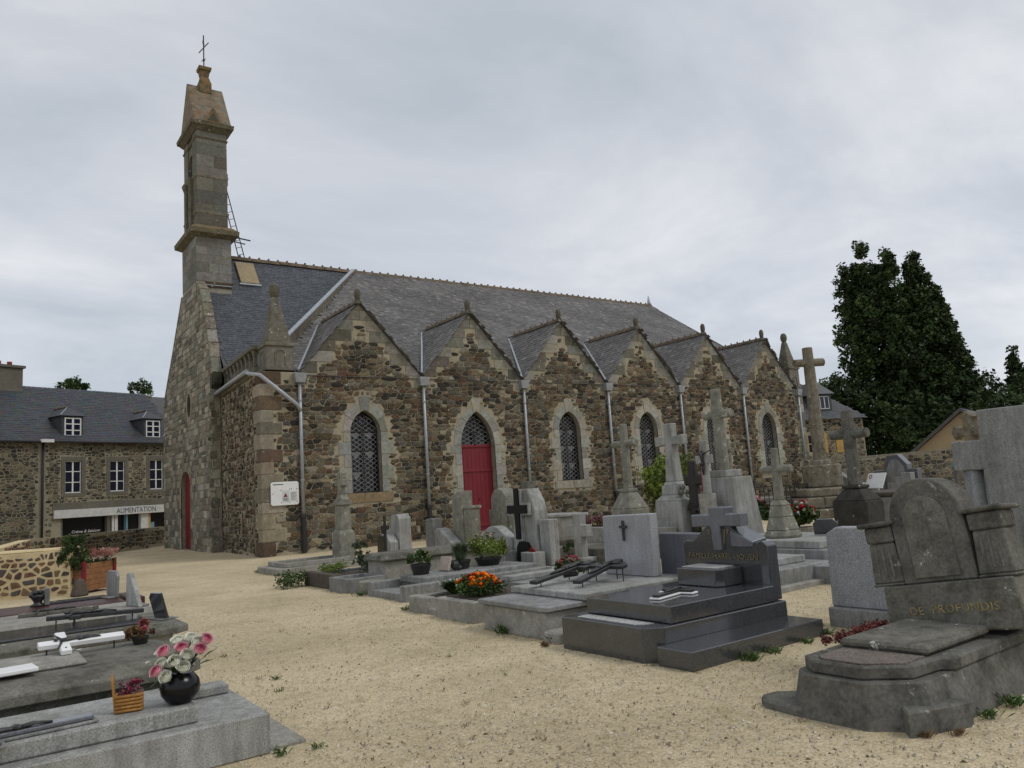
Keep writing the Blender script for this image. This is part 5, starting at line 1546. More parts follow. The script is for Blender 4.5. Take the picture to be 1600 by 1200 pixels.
def potted(name, label, loc, pr, ph, mat_leaf, fol_r, fol_h, seed, pot='plastic_black', leaf=.04, n_=18, bloomcols=None, nb_=14, brad=.03, per=45, cat='flower pot', group=None, spiky=False):
    r = random.Random(seed)
    root = thing(name, label, cat, loc, r.random(), group)
    if pot:
        P_(root, 'pot', pot, fn=lambda mb: mb.lathe([(pr * .78, 0), (pr, ph * .85), (pr * 1.06, ph * .87), (pr * 1.06, ph), (pr * .92, ph), (pr * .9, ph * .9)], 14), bevel=0, smooth=False)
        P_(root, 'soil', 'soil', fn=lambda mb: mb.lathe([(pr * .9, ph * .9), (0, ph * .95)], 12), bevel=0)
    mb = MB()
    for i in range(n_):
        a = r.random() * 6.28; q = fol_r * math.sqrt(r.random()); t_ = r.random()
        if spiky:
            x, y = pr * .6 * math.cos(a) * r.random(), pr * .6 * math.sin(a) * r.random()
            for k in range(10):
                a2 = r.random() * 6.28; e_ = fol_r * r.uniform(.4, 1.1)
                b_ = Vector((x, y, ph)); tip = Vector((e_ * math.cos(a2), e_ * math.sin(a2), ph + fol_h * r.uniform(.5, 1.0)))
                w_ = Vector((-math.sin(a2), math.cos(a2), 0)) * leaf * .12
                kk = r.uniform(.7, 1.3)
                mid = b_.lerp(tip, .55) + Vector((0, 0, fol_h * .15))
                mb.add([b_ - w_, b_ + w_, mid + w_, tip, mid - w_], [(0, 1, 2, 4), (4, 2, 3)], (kk, kk, kk))
        else:
            clump(mb, r, (q * math.cos(a), q * math.sin(a), ph + fol_h * (.15 + .75 * t_ * (1 - .4 * q / fol_r))), fol_r * .32, per, leaf, (.55, 1.4), aspect=.6)
    mb.build('foliage', mat_leaf, root, fix=False)
    if bloomcols:
        sp = []
        for i in range(nb_):
            a = r.random() * 6.28; q = fol_r * math.sqrt(r.random()) * .98
            sp.append((q * math.cos(a), q * math.sin(a), ph + fol_h * (.98 - .5 * (q / fol_r) ** 2) + r.uniform(-.03, .02)))
        blooms(root, r, sp, brad, bloomcols)
    return root

def headstone_profile(parent, name, mat, prof, x0, x1, bevel=.012):
    return P_(parent, name, mat, fn=lambda mb: mb.prism(prof, 'x', x0, x1), bevel=bevel)

def arched(y0, y1, z0, zs, rise, n=10):
    yc, a = (y0 + y1) / 2, (y1 - y0) / 2
    return [(y0, z0)] + [(yc - a * math.cos(math.pi * i / n), zs + rise * math.sin(math.pi * i / n)) for i in range(n + 1)] + [(y1, z0)]

GG = 'graves in the churchyard'
def grave(label, x, y, rz=0.0, tilt=None, name='grave', z=0.0):
    return thing(name, label, 'grave', (x, y, z), R(rz), GG, tilt)

# ---- left side, nearest: pale granite slab with the rose vase
g = grave('pale granite two tier slab grave at the bottom left corner', -6.30, -19.70)
P_(g, 'base', 'granite_light', (-3.2, 0, -.50, .50, -.02, .245), .012)
P_(g, 'slab', 'granite_light', (-3.1, -.42, -.37, .40, .247, .355), .012)
P_(g, 'edge_block', 'granite_light', (-.40, -.05, .30, .49, .247, .315), .01)
P_(g, 'apron', 'concrete', (.005, .26, -.45, .35, -.03, .012), .01)
lying_crucifix('crucifix_plaque', 'dark crucifix plaque with pale edge lying on the pale granite slab', (-7.32, -19.93, .357), R(180 + 4), .75, 'granite_blue', 'bronze', 'granite_grey')
# vase of roses
vs_ = thing('flower_vase', 'round glossy black vase of pink and white roses on the pale granite slab', 'vase', (-6.80, -19.90, .356))
P_(vs_, 'vase', 'black', fn=lambda mb: mb.lathe([(.055, 0), (.085, .015), (.118, .06), (.128, .10), (.118, .145), (.09, .18), (.075, .19), (.07, .185)], 24), bevel=0, smooth=True)
def rose(parent, c, s, outer, inner, rot):
    mb = MB()
    rr = random.Random(int(s * 9999) + int(c[0] * 991))
    for k in range(5):
        R_ = s * (1 - .19 * k); zt = s * (.75 + .12 * k) ; n_ = 10
        col = tuple(outer[i] + (inner[i] - outer[i]) * k / 4 for i in range(3))
        rings = []
        for (f, zf) in ((.25, -.55), (.85, -.2), (1.0, .25), ((1.10, .95, .82, .66, .40)[k], .6)):
            rings.append([(R_ * f * math.cos(6.283 * q / n_ + k * .7) * (1 + .10 * math.sin(3 * q + k)), R_ * f * math.sin(6.283 * q / n_ + k * .7) * (1 + .10 * math.sin(3 * q + k)), zt * zf + .06 * s * math.sin(q * 2.1 + k)) for q in range(n_)])
        vs = [p for r_ in rings for p in r_]
        fs = [(i * n_ + q, i * n_ + (q + 1) % n_, (i + 1) * n_ + (q + 1) % n_, (i + 1) * n_ + q) for i in range(3) for q in range(n_)]
        mb.add(vs, fs, col)
    mb.ball((0, 0, s * .24), s * .16, 6, 4, tuple(v * .8 for v in inner))
    mb.xf(Matrix.Translation(c) @ rot)
    return mb.build('rose', 'flower', parent, fix=False, smooth=True)
WHT, PNK, PIN = (0.80, 0.80, 0.72), (0.80, 0.50, 0.54), (0.62, 0.05, 0.15)
rs = [(-.10, -.05, .26, 0), (-.13, .02, .33, 0), (-.07, -.08, .345, 1), (0, -.08, .28, 0), (.06, -.09, .24, 0), (.02, -.02, .35, 1), (.07, -.05, .31, 0), (-.03, .03, .39, 0), (.06, .04, .40, 0), (.12, .0, .38, 0), (.15, -.04, .34, 1), (-.11, -.10, .225, 1), (-.04, -.12, .19, 0), (.17, .02, .39, 1), (.0, .08, .36, 0), (.10, .08, .33, 0), (-.08, .08, .30, 0)]
for i, (a, b, c_, pk) in enumerate(rs):
    # a runs across the picture, b towards the viewer
    p = Vector((.81 * a - .59 * b * -1 * -1, -.58 * a + .81 * b, c_)); p = Vector((.81 * a + .58 * b, -.58 * a + .81 * b, c_))
    dv_ = Vector((p.x - .05, p.y - .12, .20)).normalized()
    rose(vs_, p, .042, PNK if pk else WHT, PIN if pk else (0.74, 0.75, 0.58), dv_.to_track_quat('Z', 'Y').to_matrix().to_4x4())
mb = MB(); rv = random.Random(5)
for a, b, c_ in [(r_[0], r_[1], r_[2]) for r_ in rs]: mb.tube([(0, 0, .17), (.81 * a * .5 + .29 * b, -.29 * a + .4 * b, .17 + (c_ - .17) * .6), (.81 * a + .58 * b, -.58 * a + .81 * b, c_ - .02)], .004, 4)
mb.build('stems', 'mid_leaf', vs_, fix=False)
def leaf_blade(parent, base, tip, w, mat='mid_leaf', k=1.6):
    b_, t_ = Vector(base), Vector(tip); d = t_ - b_; s_ = d.cross(Vector((0, 0, 1))).normalized() * w; m_ = b_.lerp(t_, .5) + Vector((0, 0, .012))
    MB().add([b_, b_.lerp(t_, .3) + s_ * .8, m_ + s_, b_.lerp(t_, .8) + s_ * .6, t_, b_.lerp(t_, .8) - s_ * .6, m_ - s_, b_.lerp(t_, .3) - s_ * .8, m_ - Vector((0, 0, .01))], [(0, 1, 8), (1, 2, 8), (2, 3, 8), (3, 4, 8), (4, 5, 8), (5, 6, 8), (6, 7, 8), (7, 0, 8)], (k, k * 1.05, k * .8)).build('leaf', mat, parent, fix=False)
leaf_blade(vs_, (.08, -.05, .24), (.235, -.11, .34), .032); leaf_blade(vs_, (.07, -.04, .22), (.20, -.14, .27), .026); leaf_blade(vs_, (-.06, 0, .20), (-.19, .03, .12), .03)
for i in range(12):
    a = rv.random() * 6.28; leaf_blade(vs_, (.04 * math.cos(a), .04 * math.sin(a), .20), (.12 * math.cos(a), .12 * math.sin(a), .22 + .1 * rv.random()), .022, k=rv.uniform(.6, 1.3))
# wicker basket
bs = thing('flower_basket', 'small orange wicker letter basket of dried flowers on the pale slab', 'basket', (-7.10, -19.84, .356), R(-12))
for i in range(5):
    z0 = .004 + i * .022
    P_(bs, 'wicker_band', 'basket', fn=lambda mb: [mb.tube([(-.075, -.055, z0 + .01), (.075, -.055, z0 + .01)], .0115, 6), mb.tube([(.075, -.055, z0 + .01), (.075, .045, z0 + .01)], .0115, 6), mb.tube([(.075, .045, z0 + .01), (-.075, .045, z0 + .01)], .0115, 6), mb.tube([(-.075, .045, z0 + .01), (-.075, -.055, z0 + .01)], .0115, 6)], bevel=0, smooth=True)
P_(bs, 'back_board', 'basket', fn=lambda mb: mb.add([(-.082, -.06, 0), (-.082, .05, 0), (-.10, .045, .20), (-.105, -.005, .245), (-.10, -.055, .20), (-.070, -.06, 0), (-.070, .05, 0), (-.088, .045, .20), (-.093, -.005, .245), (-.088, -.055, .20)], [(0, 1, 2, 3, 4), (9, 8, 7, 6, 5), (0, 1, 6, 5), (1, 2, 7, 6), (2, 3, 8, 7), (3, 4, 9, 8), (4, 0, 5, 9)]), bevel=.004)
mb = MB(); rv = random.Random(9)
for i in range(26): clump(mb, rv, (rv.uniform(-.05, .07), rv.uniform(-.05, .05), rv.uniform(.10, .17)), .025, 22, .018, (.6, 1.4), tint=rv.choice([(0.20, 0.03, 0.06), (0.30, 0.10, 0.13), (0.12, 0.03, 0.05), (0.30, 0.26, 0.22)]))
mb.build('dried_flowers', 'flower', bs, fix=False)
blooms(bs, rv, [(.03, -.01, .175), (.045, .02, .165), (.0, .02, .16)], .028, [(0.35, 0.06, 0.10)], 'bloom')

# ---- left side, second: concrete tomb with chamfered lid
g = grave('dark weathered concrete tomb with thick chamfered lid behind the pale slab', -6.45, -18.35)
def lid(mb, x0, x1, y0, y1, z0, z1, c=.18, top=.04):
    o = [(x0, y0), (x1 - c, y0), (x1, y0 + c), (x1, y1 - c), (x1 - c, y1), (x0, y1)]
    i_ = [(x0, y0 + top), (x1 - c - top * .4, y0 + top), (x1 - top, y0 + c + top * .4), (x1 - top, y1 - c - top * .4), (x1 - c - top * .4, y1 - top), (x0, y1 - top)]
    n_ = 6
    zm = z0 + (z1 - z0) * .55
    vs = [(x, y, z0) for x, y in o] + [(x, y, zm) for x, y in o] + [(x, y, z1) for x, y in i_]
    mb.add(vs, [tuple(range(n_))[::-1], tuple(range(2 * n_, 3 * n_))] + [(k * n_ + i, k * n_ + (i + 1) % n_, (k + 1) * n_ + (i + 1) % n_, (k + 1) * n_ + i) for k in range(2) for i in range(n_)])
P_(g, 'body', 'concrete_dark', fn=lambda mb: mb.prism([(-3.0, -.67), (-.16, -.67), (-.05, -.55), (-.05, .55), (-.16, .67), (-3.0, .67)], 'z', -.02, .36), bevel=.01)
P_(g, 'lid', 'concrete_dark', fn=lambda mb: lid(mb, -3.0, 0.02, -.76, .76, .362, .50, .22, .16), bevel=.008)
P_(g, 'panel', 'concrete', (-2.9, -.75, -.30, .46, .502, .53), .01)
lying_crucifix('crucifix', 'white painted crucifix raised on pins above the concrete tomb', (-6.85, -18.02, .505), R(184), .64, 'white_enamel', 'bronze', None, .07, R(1), .36, roll=R(-17))
P_(thing('marble_plaque', 'white marble plaque lying at the left edge on the concrete tomb', 'plaque', (-7.72, -18.70, .533), R(6)), 'slab', 'white_enamel', (-.2, .18, -.12, .12, 0, .03), .006)
potted('flower_pot', 'dark pot of faded pink flowers on the corner of the concrete tomb', (-6.72, -18.02, .503), .07, .06, 'dead_leaf', .10, .12, 12, leaf=.03, n_=14, bloomcols=[(0.36, 0.09, 0.10), (0.30, 0.11, 0.09)], nb_=8, brad=.032)

# ---- left side, third and fourth: two low dark tombs
g = grave('low dark tomb with projecting lid carrying an upright black plaque', -6.02, -15.95)
P_(g, 'body', 'concrete', fn=lambda mb: mb.box(-3, -.12, -.55, .55, -.02, .34), bevel=.01)
P_(g, 'lid', 'concrete_dark', fn=lambda mb: lid(mb, -3, .04, -.66, .66, .342, .46, .14, .09), bevel=.008)
P_(g, 'inlay', 'granite_dark', (-2.9, -.32, -.40, .42, .462, .485), .006)
lying_crucifix('crucifix', 'dark bronze palm crucifix lying on the tomb with the black plaque', (-6.30, -15.75, .487), R(176), .95, 'bronze', 'bronze', None, .03, R(2), .3)
pq = thing('memorial_plaque', 'upright black plaque leaning at the end of a dark tomb', 'plaque', (-6.20, -16.12, .46), R(20))
P_(pq, 'plate', 'granite_dark', fn=lambda mb: (mb.prism([(-.15, .01), (.10, .01), (.10, .25), (.05, .30), (-.15, .30)], 'x', 0, .025), mb.xf(Matrix.Rotation(R(-16), 4, 'Y'))), bevel=.004)
P_(pq, 'foot', 'granite_grey', (-.08, .12, -.18, .13, 0.002, .012), .004)
g = grave('low tomb with moulded concrete lid carrying the pointed granite plaque', -5.92, -13.85)
P_(g, 'body', 'concrete_dark', fn=lambda mb: mb.box(-3.4, -.12, -.55, .55, -.02, .30), bevel=.01)
P_(g, 'lid', 'concrete', fn=lambda mb: lid(mb, -3.4, .05, -.66, .66, .302, .42, .10, .10), bevel=.02)
lying_crucifix('crucifix', 'tarnished crucifix lying on the moulded concrete lid', (-6.5, -13.75, .422), R(177), .9, 'concrete_dark', 'bronze', None, 0, 0, .3)
pq = thing('memorial_plaque', 'pointed light granite plaque standing on the moulded lid', 'plaque', (-6.12, -14.05, .421), R(12))
P_(pq, 'plate', 'granite_light', fn=lambda mb: (mb.prism([(-.23, 0), (.20, 0), (.12, .10), (.17, .36), (.09, .42), (.02, .38)][0:2] + [(.18, .42), (.08, .44)], 'x', -.03, .03)), bevel=.01)
P_(pq, 'foot', 'granite_grey', (.031, .12, -.2, .2, .002, .03), .005)

# ---- left side, fifth: oxblood granite
g = grave('polished oxblood granite slab grave in front of the planter', -5.62, -11.60)
P_(g, 'base', 'granite_red', (-3.2, 0, -.72, .72, -.02, .20), .01)
P_(g, 'slab', 'granite_red', (-3.1, -.30, -.60, .60, .202, .33), .012)
P_(g, 'end_block', 'granite_red', (-.26, -.03, -.55, .55, .202, .36), .01)
pq = thing('memorial_plaque', 'grey scalloped plaque standing on the oxblood slab', 'plaque', (-5.98, -11.35, .332), R(10))
P_(pq, 'plate', 'granite_grey', fn=lambda mb: mb.prism([(-.20, 0), (.20, 0), (.25, .12), (.24, .34), (.17, .42), (-.17, .42), (-.24, .34), (-.22, .2)], 'x', -.03, .02), bevel=.01)
P_(pq, 'foot', 'granite_grey', (-.16, -.031, -.22, .22, .002, .025), .005)
st_ = thing('grave_statuette', 'dark bronze flower cup on the left part of the oxblood slab', 'statuette', (-7.02, -11.35, .332))
P_(st_, 'cup', 'bronze', fn=lambda mb: mb.lathe([(.10, 0), (.11, .02), (.06, .04), (.06, .07), (.10, .13), (.11, .17), (.10, .17), (.06, .1)], 12), bevel=0, smooth=True)
P_(st_, 'flowers', 'bronze', fn=lambda mb: [mb.ball((.09 * math.cos(k), .08 * math.sin(k * 2), .17 + .02 * (k % 3)), .04, 6, 4) for k in range(6)], bevel=0)
P_(st_, 'stone_back', 'granite_grey', (.08, .15, -.1, .12, .005, .26), .01)
P_(thing('memorial_plaque', 'long flat black plaque lying on the oxblood slab', 'plaque', (-6.45, -11.22, .332), R(2)), 'plate', 'granite_dark', (-.42, .38, -.10, .10, 0, .035), .006)

# ---- planter by the low wall
pl_ = thing('planter', 'square wooden planter with dark red corner posts beside the low wall', 'planter', (-5.62, -5.55, 0), R(42))
pl_.scale = (.84, .84, .95)
for x in (-.55, .55):
    for y in (-.28, .28): P_(pl_, 'post', 'red_paint', (x - .045, x + .045, y - .045, y + .045, 0, .72), .006)
for i in range(5):
    for y0 in (-.285, .245): P_(pl_, 'board', 'wood', (-.503, .503, y0, y0 + .04, .05 + i * .125, .17 + i * .125), .004)
    for x0 in (-.57, .53): P_(pl_, 'board', 'wood', (x0, x0 + .04, -.233, .233, .05 + i * .125, .17 + i * .125), .004)
P_(pl_, 'soil', 'soil', (-.50, .50, -.24, .24, .3, .62), 0)
shrub('ornamental_grass', 'feathery green plant in the left half of the wooden planter', -5.95, -5.80, .60, .34, .62, 71, 'mid_leaf', 40, .06, 90, 'plant', z_low=-.1)
sed = thing('flower_bush', 'flat topped pinkish red flower bush in the right half of the planter', 'flowers', (-5.40, -5.36, .62))
sed.scale = (.85, .85, .9)
mb = MB(); rv = random.Random(14)
for i in range(30): clump(mb, rv, (rv.uniform(-.32, .34), rv.uniform(-.32, .34), rv.uniform(-.05, .12)), .10, 30, .05, (.5, 1.1))
mb.build('leaves', 'dark_leaf', sed, fix=False)
mb = MB()
for i in range(70): clump(mb, rv, (rv.uniform(-.36, .38), rv.uniform(-.36, .38), rv.uniform(.15, .32)), .09, 40, .034, (.7, 1.3), (1, 1, .5), rv.choice([(0.36, 0.13, 0.12), (0.42, 0.19, 0.16), (0.30, 0.09, 0.09), (0.45, 0.27, 0.2)]))
mb.build('flower_heads', 'flower', sed, fix=False)
P_(thing('gate_post', 'dark red post at the left edge of the picture beside the low wall', 'post', (-7.66, -6.15, 0)), 'post', 'red_paint', (-.12, .10, -.10, .10, 0, .98), .01)
P_(thing('rubble_stone', 'rough brown stone at the foot of the planter by the wall end', 'stone', (-5.92, -6.42, 0), R(30)), 'stone', 'brown_block', fn=lambda mb: mb.taper((-.17, .17, -.14, .14), (-.09, .08, -.08, .07), -.02, .36), bevel=.05)

# ---- right, first grave by the corner: kerbed plot with stone cross
g = grave('kerbed plot with tall grey stepped stone cross nearest the church corner', -1.90, -6.32)
P_(g, 'base', 'concrete', (0, 2.35, -.76, .76, -.03, .13), .012)
frame_kerb(g, .22, 2.0, -.62, .62, .132, .24, .10, 'concrete')
P_(g, 'bed', 'concrete_dark', (.325, 1.895, -.515, .515, .10, .19), 0)
P_(g, 'pedestal', 'old_stone', fn=lambda mb: [mb.taper((1.78, 2.22, -.27, .27), (1.79, 2.21, -.26, .26), .133, .80), mb.taper((1.79, 2.21, -.26, .26), (1.85, 2.15, -.20, .20), .80, .90)], bevel=.01)
P_(g, 'shaft', 'old_stone', fn=lambda mb: mb.taper((1.85, 2.15, -.20, .20), (1.87, 2.13, -.18, .18), .90, 1.52), bevel=.01)
P_(g, 'collar', 'old_stone', (1.83, 2.17, -.22, .22, 1.522, 1.64), .012)
P_(g, 'neck', 'old_stone', fn=lambda mb: mb.taper((1.87, 2.13, -.18, .18), (1.91, 2.09, -.11, .11), 1.642, 1.80), bevel=.01)
cross_flat(g, 'cross', 'old_stone', 1.91, 2.09, 0, 1.80, 2.36, .19, 2.02, .16, .50)

# ---- second: planted bed with brown foot block
g = grave('small planted bed with brown foot block and kerbs', -2.28, -10.72)
P_(g, 'foot_block', 'brown_block', (-.02, .14, -.80, .78, -.02, .26), .015)
frame_kerb(g, .15, 1.9, -.75, .75, -.02, .22, .10, 'granite_blue', True)
P_(g, 'bed', 'soil', (.16, 1.79, -.645, .645, -.02, .17), 0)
potted('flower_pot', 'tall wispy rosemary sprig growing in the planted bed', (-1.55, -11.05, .17), .05, .04, 'grey_leaf', .16, .95, 15, pot=None, leaf=.05, n_=26, per=30, cat='plant')
potted('flower_pot', 'low yellow green plant in the planted bed', (-1.75, -10.25, .17), .05, .04, 'yellow_leaf', .30, .20, 16, pot=None, leaf=.04, n_=20, cat='plant')
potted('flower_pot', 'faded grey and purple flowers lying in the planted bed', (-1.0, -10.85, .17), .05, .02, 'grey_leaf', .42, .25, 17, pot=None, leaf=.05, n_=26, bloomcols=[(0.45, 0.42, 0.38), (0.22, 0.10, 0.13), (0.5, 0.48, 0.46)], nb_=16, brad=.045, cat='flowers')
potted('flower_pot', 'dark green clump growing at the west end of the planted bed', (-2.6, -9.95, 0), .05, .01, 'mid_leaf', .36, .30, 18, pot=None, leaf=.05, n_=26, cat='plant')

# ---- third: narrow sarcophagus tomb with foot trough and curved headstone
g = grave('narrow grey tomb with overhanging coped lid and curved headstone', -1.66, -11.98)
frame_kerb(g, -.76, -.02, -.42, .42, -.02, .24, .09, 'granite_grey')
P_(g, 'trough_floor', 'granite_grey', (-.665, -.115, -.325, .325, -.02, .12), 0)
P_(g, 'body', 'concrete', fn=lambda mb: mb.box(0, 2.5, -.36, .36, -.02, .47), bevel=.015)
P_(g, 'lid', 'concrete_dark', fn=lambda mb: mb.taper((-.10, 2.55, -.45, .45), (-.04, 2.5, -.36, .36), .472, .60), bevel=.03)
hp = [(-.55, 0.0)] + [(-.55 + 1.05 * i / 12, .66 + .20 * math.sin(math.pi * min(1, i / 8)) ** 1.2 * (1 if i < 8 else 0) + (.0 if i < 8 else 0)) for i in range(13)] + [(.50, 0)]
hp = [(.55, 0), (.55, .62), (.50, .72), (.40, .80), (.25, .865), (.10, .88), (-.05, .85), (-.18, .78), (-.32, .70), (-.45, .665), (-.55, .66), (-.55, 0)]
headstone_profile(g, 'headstone', 'granite_light', [(y - .15, z + .02) for y, z in hp], 2.62, 2.86)
P_(g, 'small_cross', 'iron', fn=lambda mb: (mb.box(2.585, 2.6, .095, .115, .48, .72), mb.box(2.584, 2.601, .05, .16, .62, .645)), bevel=0)
P_(thing('stone_block', 'rough round grey stone block between two kerbed graves', 'stone', (-2.10, -12.72, 0), R(10)), 'block', 'old_stone', fn=lambda mb: mb.lathe([(.26, -.02), (.25, .10), (.235, .20), (.15, .215), (0, .21)], 9), bevel=.01)

# ---- fourth: grey granite with pots, tall stele with black cross
g = grave('grey granite slab grave with raised kerb and tall stele bearing a black cross', -2.36, -13.80)
P_(g, 'kerb_stone', 'granite_grey', (0, 2.9, -.70, -.50, -.02, .235), .01); P_(g, 'kerb_stone', 'granite_grey', (0, 2.9, .50, .70, -.02, .235), .01)
P_(g, 'foot_step', 'granite_grey', (.012, .55, -.497, .497, -.02, .11), .01)
P_(g, 'base', 'granite_grey', (.553, 2.9, -.497, .497, -.02, .19), .01)
P_(g, 'slab', 'granite_grey', (.50, 2.75, -.46, .46, .192, .30), .012)
P_(g, 'stele_base', 'granite_light', (2.95, 3.95, -.25, 1.25, -.02, .16), .012)
P_(g, 'stele', 'granite_light', fn=lambda mb: mb.prism([(y + .62, z) for y, z in [(-.42, .162), (.42, .162), (.36, 1.20), (.30, 1.38), (.14, 1.62), (-.14, 1.62), (-.30, 1.38), (-.36, 1.20)]], 'x', 3.30, 3.62), bevel=.02)
P_(g, 'side_panel', 'granite_light', (3.34, 3.58, -.10, .195, .162, 1.02), .015)
P_(g, 'stele_cap', 'concrete_dark', (3.36, 3.56, .50, .74, 1.622, 1.76), .01)
cross_flat(g, 'cross_frame', 'granite_light', 3.22, 3.298, .70, .62, 1.60, .22, 1.11, .24, .72, .004)
cross_flat(g, 'black_cross', 'black_matt', 3.19, 3.218, .70, .66, 1.64, .15, 1.15, .16, .64, .003)
P_(g, 'black_plaque', 'black_matt', fn=lambda mb: mb.prism([(y + .62, z) for y, z in [(-.20, .18), (.22, .18), (.22, .50), (.14, .60), (-.12, .60), (-.20, .50)]], 'x', 3.24, 3.298), bevel=.004)
for y in (.14, 1.08):
    P_(g, 'flower_block', 'granite_light', (2.97, 3.25, y - .20, y + .20, .162, .44), .012)
for y, lb in ((-13.66, 'tiny red flowers on the right granite block before the black cross'), (-12.72, 'tiny red flower on the left granite block before the black cross')):
    potted('flower_pot', lb, (.75, y, .441), .03, .01, 'dark_leaf', .05, .05, int(abs(y) * 10), pot=None, leaf=.03, n_=5, bloomcols=[(0.45, 0.02, 0.03)], nb_=4, brad=.045, per=12, cat='flowers')
PG = 'pots on the grey granite slab'
potted('flower_pot', 'black pot of small yellow flowers, leftmost on the grey slab', (-1.62, -13.66, .301), .17, .17, 'mid_leaf', .20, .24, 31, leaf=.045, n_=22, bloomcols=[(0.5, 0.42, 0.12), (0.55, 0.5, 0.3)], nb_=14, brad=.022, group=PG)
potted('flower_pot', 'black pot of dry grass in the middle of the grey slab', (-.80, -13.62, .301), .17, .15, 'grey_leaf', .20, .33, 32, leaf=.08, n_=34, spiky=True, group=PG)
potted('flower_pot', 'large black bowl of variegated and reddish foliage on the grey slab', (-.20, -13.58, .301), .24, .13, 'yellow_leaf', .34, .48, 33, leaf=.05, n_=44, bloomcols=[(0.5, 0.5, 0.3), (0.25, 0.12, 0.07)], nb_=22, brad=.028, group=PG)
pq = thing('memorial_plaque', 'small pink stone plaque leaning between the pots', 'plaque', (-1.22, -13.72, .301), R(15))
P_(pq, 'plate', 'pink_stone' if 'pink_stone' in M else M.setdefault('pink_stone', plain('pinkish stone', (0.42, 0.34, 0.29), .7)), fn=lambda mb: (mb.box(-.02, .03, -.12, .12, .015, .26), mb.xf(Matrix.Rotation(R(20), 4, 'Y'))), bevel=.01)
P_(thing('rose_ornament', 'dark bronze rose ornament on the grey slab', 'ornament', (-1.02, -13.78, .301)), 'rose', 'bronze', fn=lambda mb: (mb.ball((0, 0, .09), .085, 8, 5), mb.ball((.05, -.06, .05), .05, 6, 4), mb.tube([(0, 0, .05), (.35, .1, .04)], .02, 5)), bevel=0)

# ---- fifth: concrete planter grave with marigolds
g = grave('low concrete kerbed bed holding orange marigolds', -2.74, -16.28)
P_(g, 'kerb_stone', 'concrete', (0, .16, .42, .95, -.03, .21), .015); P_(g, 'kerb_stone', 'concrete', (.163, 1.6, .80, .95, -.04, .20), .015)
P_(g, 'step', 'concrete', (.02, .7, .12, .417, -.03, .07), .01)
P_(g, 'trough', 'concrete', (-.04, 1.6, -.85, .10, -.03, .25), .015)
P_(g, 'trough_soil', 'soil', (.08, 1.5, -.75, 0, .2, .262), 0)
P_(g, 'bed', 'soil', (.18, 1.6, .43, .79, -.03, .15), 0)
P_(g, 'slab', 'granite_grey', (1.62, 3.3, -.9, .95, -.02, .22), .01)
P_(g, 'slab_edge', 'granite_light', (1.62, 3.3, .70, .94, .222, .30), .01)
potted('flower_pot', 'dense clump of orange marigolds in the concrete trough', (-2.36, -16.62, .262), .1, .0, 'mid_leaf', .31, .27, 34, pot=None, leaf=.045, n_=50, bloomcols=[(0.88, 0.23, 0.006), (0.90, 0.29, 0.012), (0.86, 0.19, 0.005), (0.88, 0.25, 0.008), (0.45, 0.04, 0.01)], nb_=64, brad=.046, cat='flowers')
potted('flower_pot', 'white flowers with long leaves beside the marigolds', (-2.15, -15.70, .15), .1, .0, 'mid_leaf', .34, .26, 35, pot=None, leaf=.14, n_=26, bloomcols=[(0.7, 0.7, 0.68)], nb_=8, brad=.022, spiky=True, cat='flowers')

# ---- sixth: grey slab with bronze crucifixes and speckled stele
g = grave('broad grey slab grave with speckled pale upright stele bearing a small cross', -2.86, -18.12)
P_(g, 'body', 'concrete', fn=lambda mb: mb.box(0, 1.15, -.62, .62, -.03, .28), bevel=.015)
P_(g, 'foot_slab', 'granite_grey', fn=lambda mb: mb.prism([(-.04, -.60), (.0, -.67), (1.0, -.67), (1.0, .67), (-.04, .67)], 'z', .282, .335), bevel=.008)
P_(g, 'rear_body', 'concrete', fn=lambda mb: mb.box(.52, 2.6, -.60, .72, -.03, .279), bevel=0)
P_(g, 'slab', 'granite_light', (.50, 2.55, -.70, .74, .34, .415), .01)
P_(g, 'slab_bed', 'concrete_dark', (.56, 2.5, -.64, .68, .281, .339), 0)
headstone_profile(g, 'stele', 'granite_speck', [(-.38, .417), (.52, .417), (.50, 1.18), (-.38, 1.20)], 1.90, 2.05)
P_(g, 'bronze_cross', 'bronze', fn=lambda mb: (mb.box(1.865, 1.885, .065, .10, .86, 1.12), mb.box(1.864, 1.886, .015, .15, 1.02, 1.055)), bevel=.004)
P_(g, 'footing', 'concrete', fn=lambda mb: mb.box(-.06, .5, -.90, -.63, -.03, .10), bevel=.02)
lying_crucifix('crucifix', 'bronze crucifix raised on pins at the front of the broad grey slab', (-2.12, -18.40, .417), R(14), .95, 'bronze', 'bronze', None, .05, R(9), .50)
lying_crucifix('crucifix', 'bronze crucifix raised on pins at the back of the broad grey slab', (-2.35, -17.85, .417), R(4), 1.05, 'bronze', 'bronze', None, .04, R(8), .42)
potted('flower_pot', 'pink red flowering plant standing behind the bronze crucifixes', (-.55, -16.35, .222), .12, .1, 'mid_leaf', .20, .26, 36, leaf=.05, n_=24, bloomcols=[(0.42, 0.05, 0.08), (0.40, 0.10, 0.12)], nb_=22, brad=.03)

gb = grave('plain dark blue granite headstone between the speckled stele and the dark tomb', -.62, -18.78)
headstone_profile(gb, 'headstone', 'granite_blue', [(-.42, 0), (.48, 0), (.48, .93), (-.42, .93)], 0, .14)
P_(gb, 'plinth', 'granite_blue', (-.10, .30, -.55, .58, -.02, .40), .01)

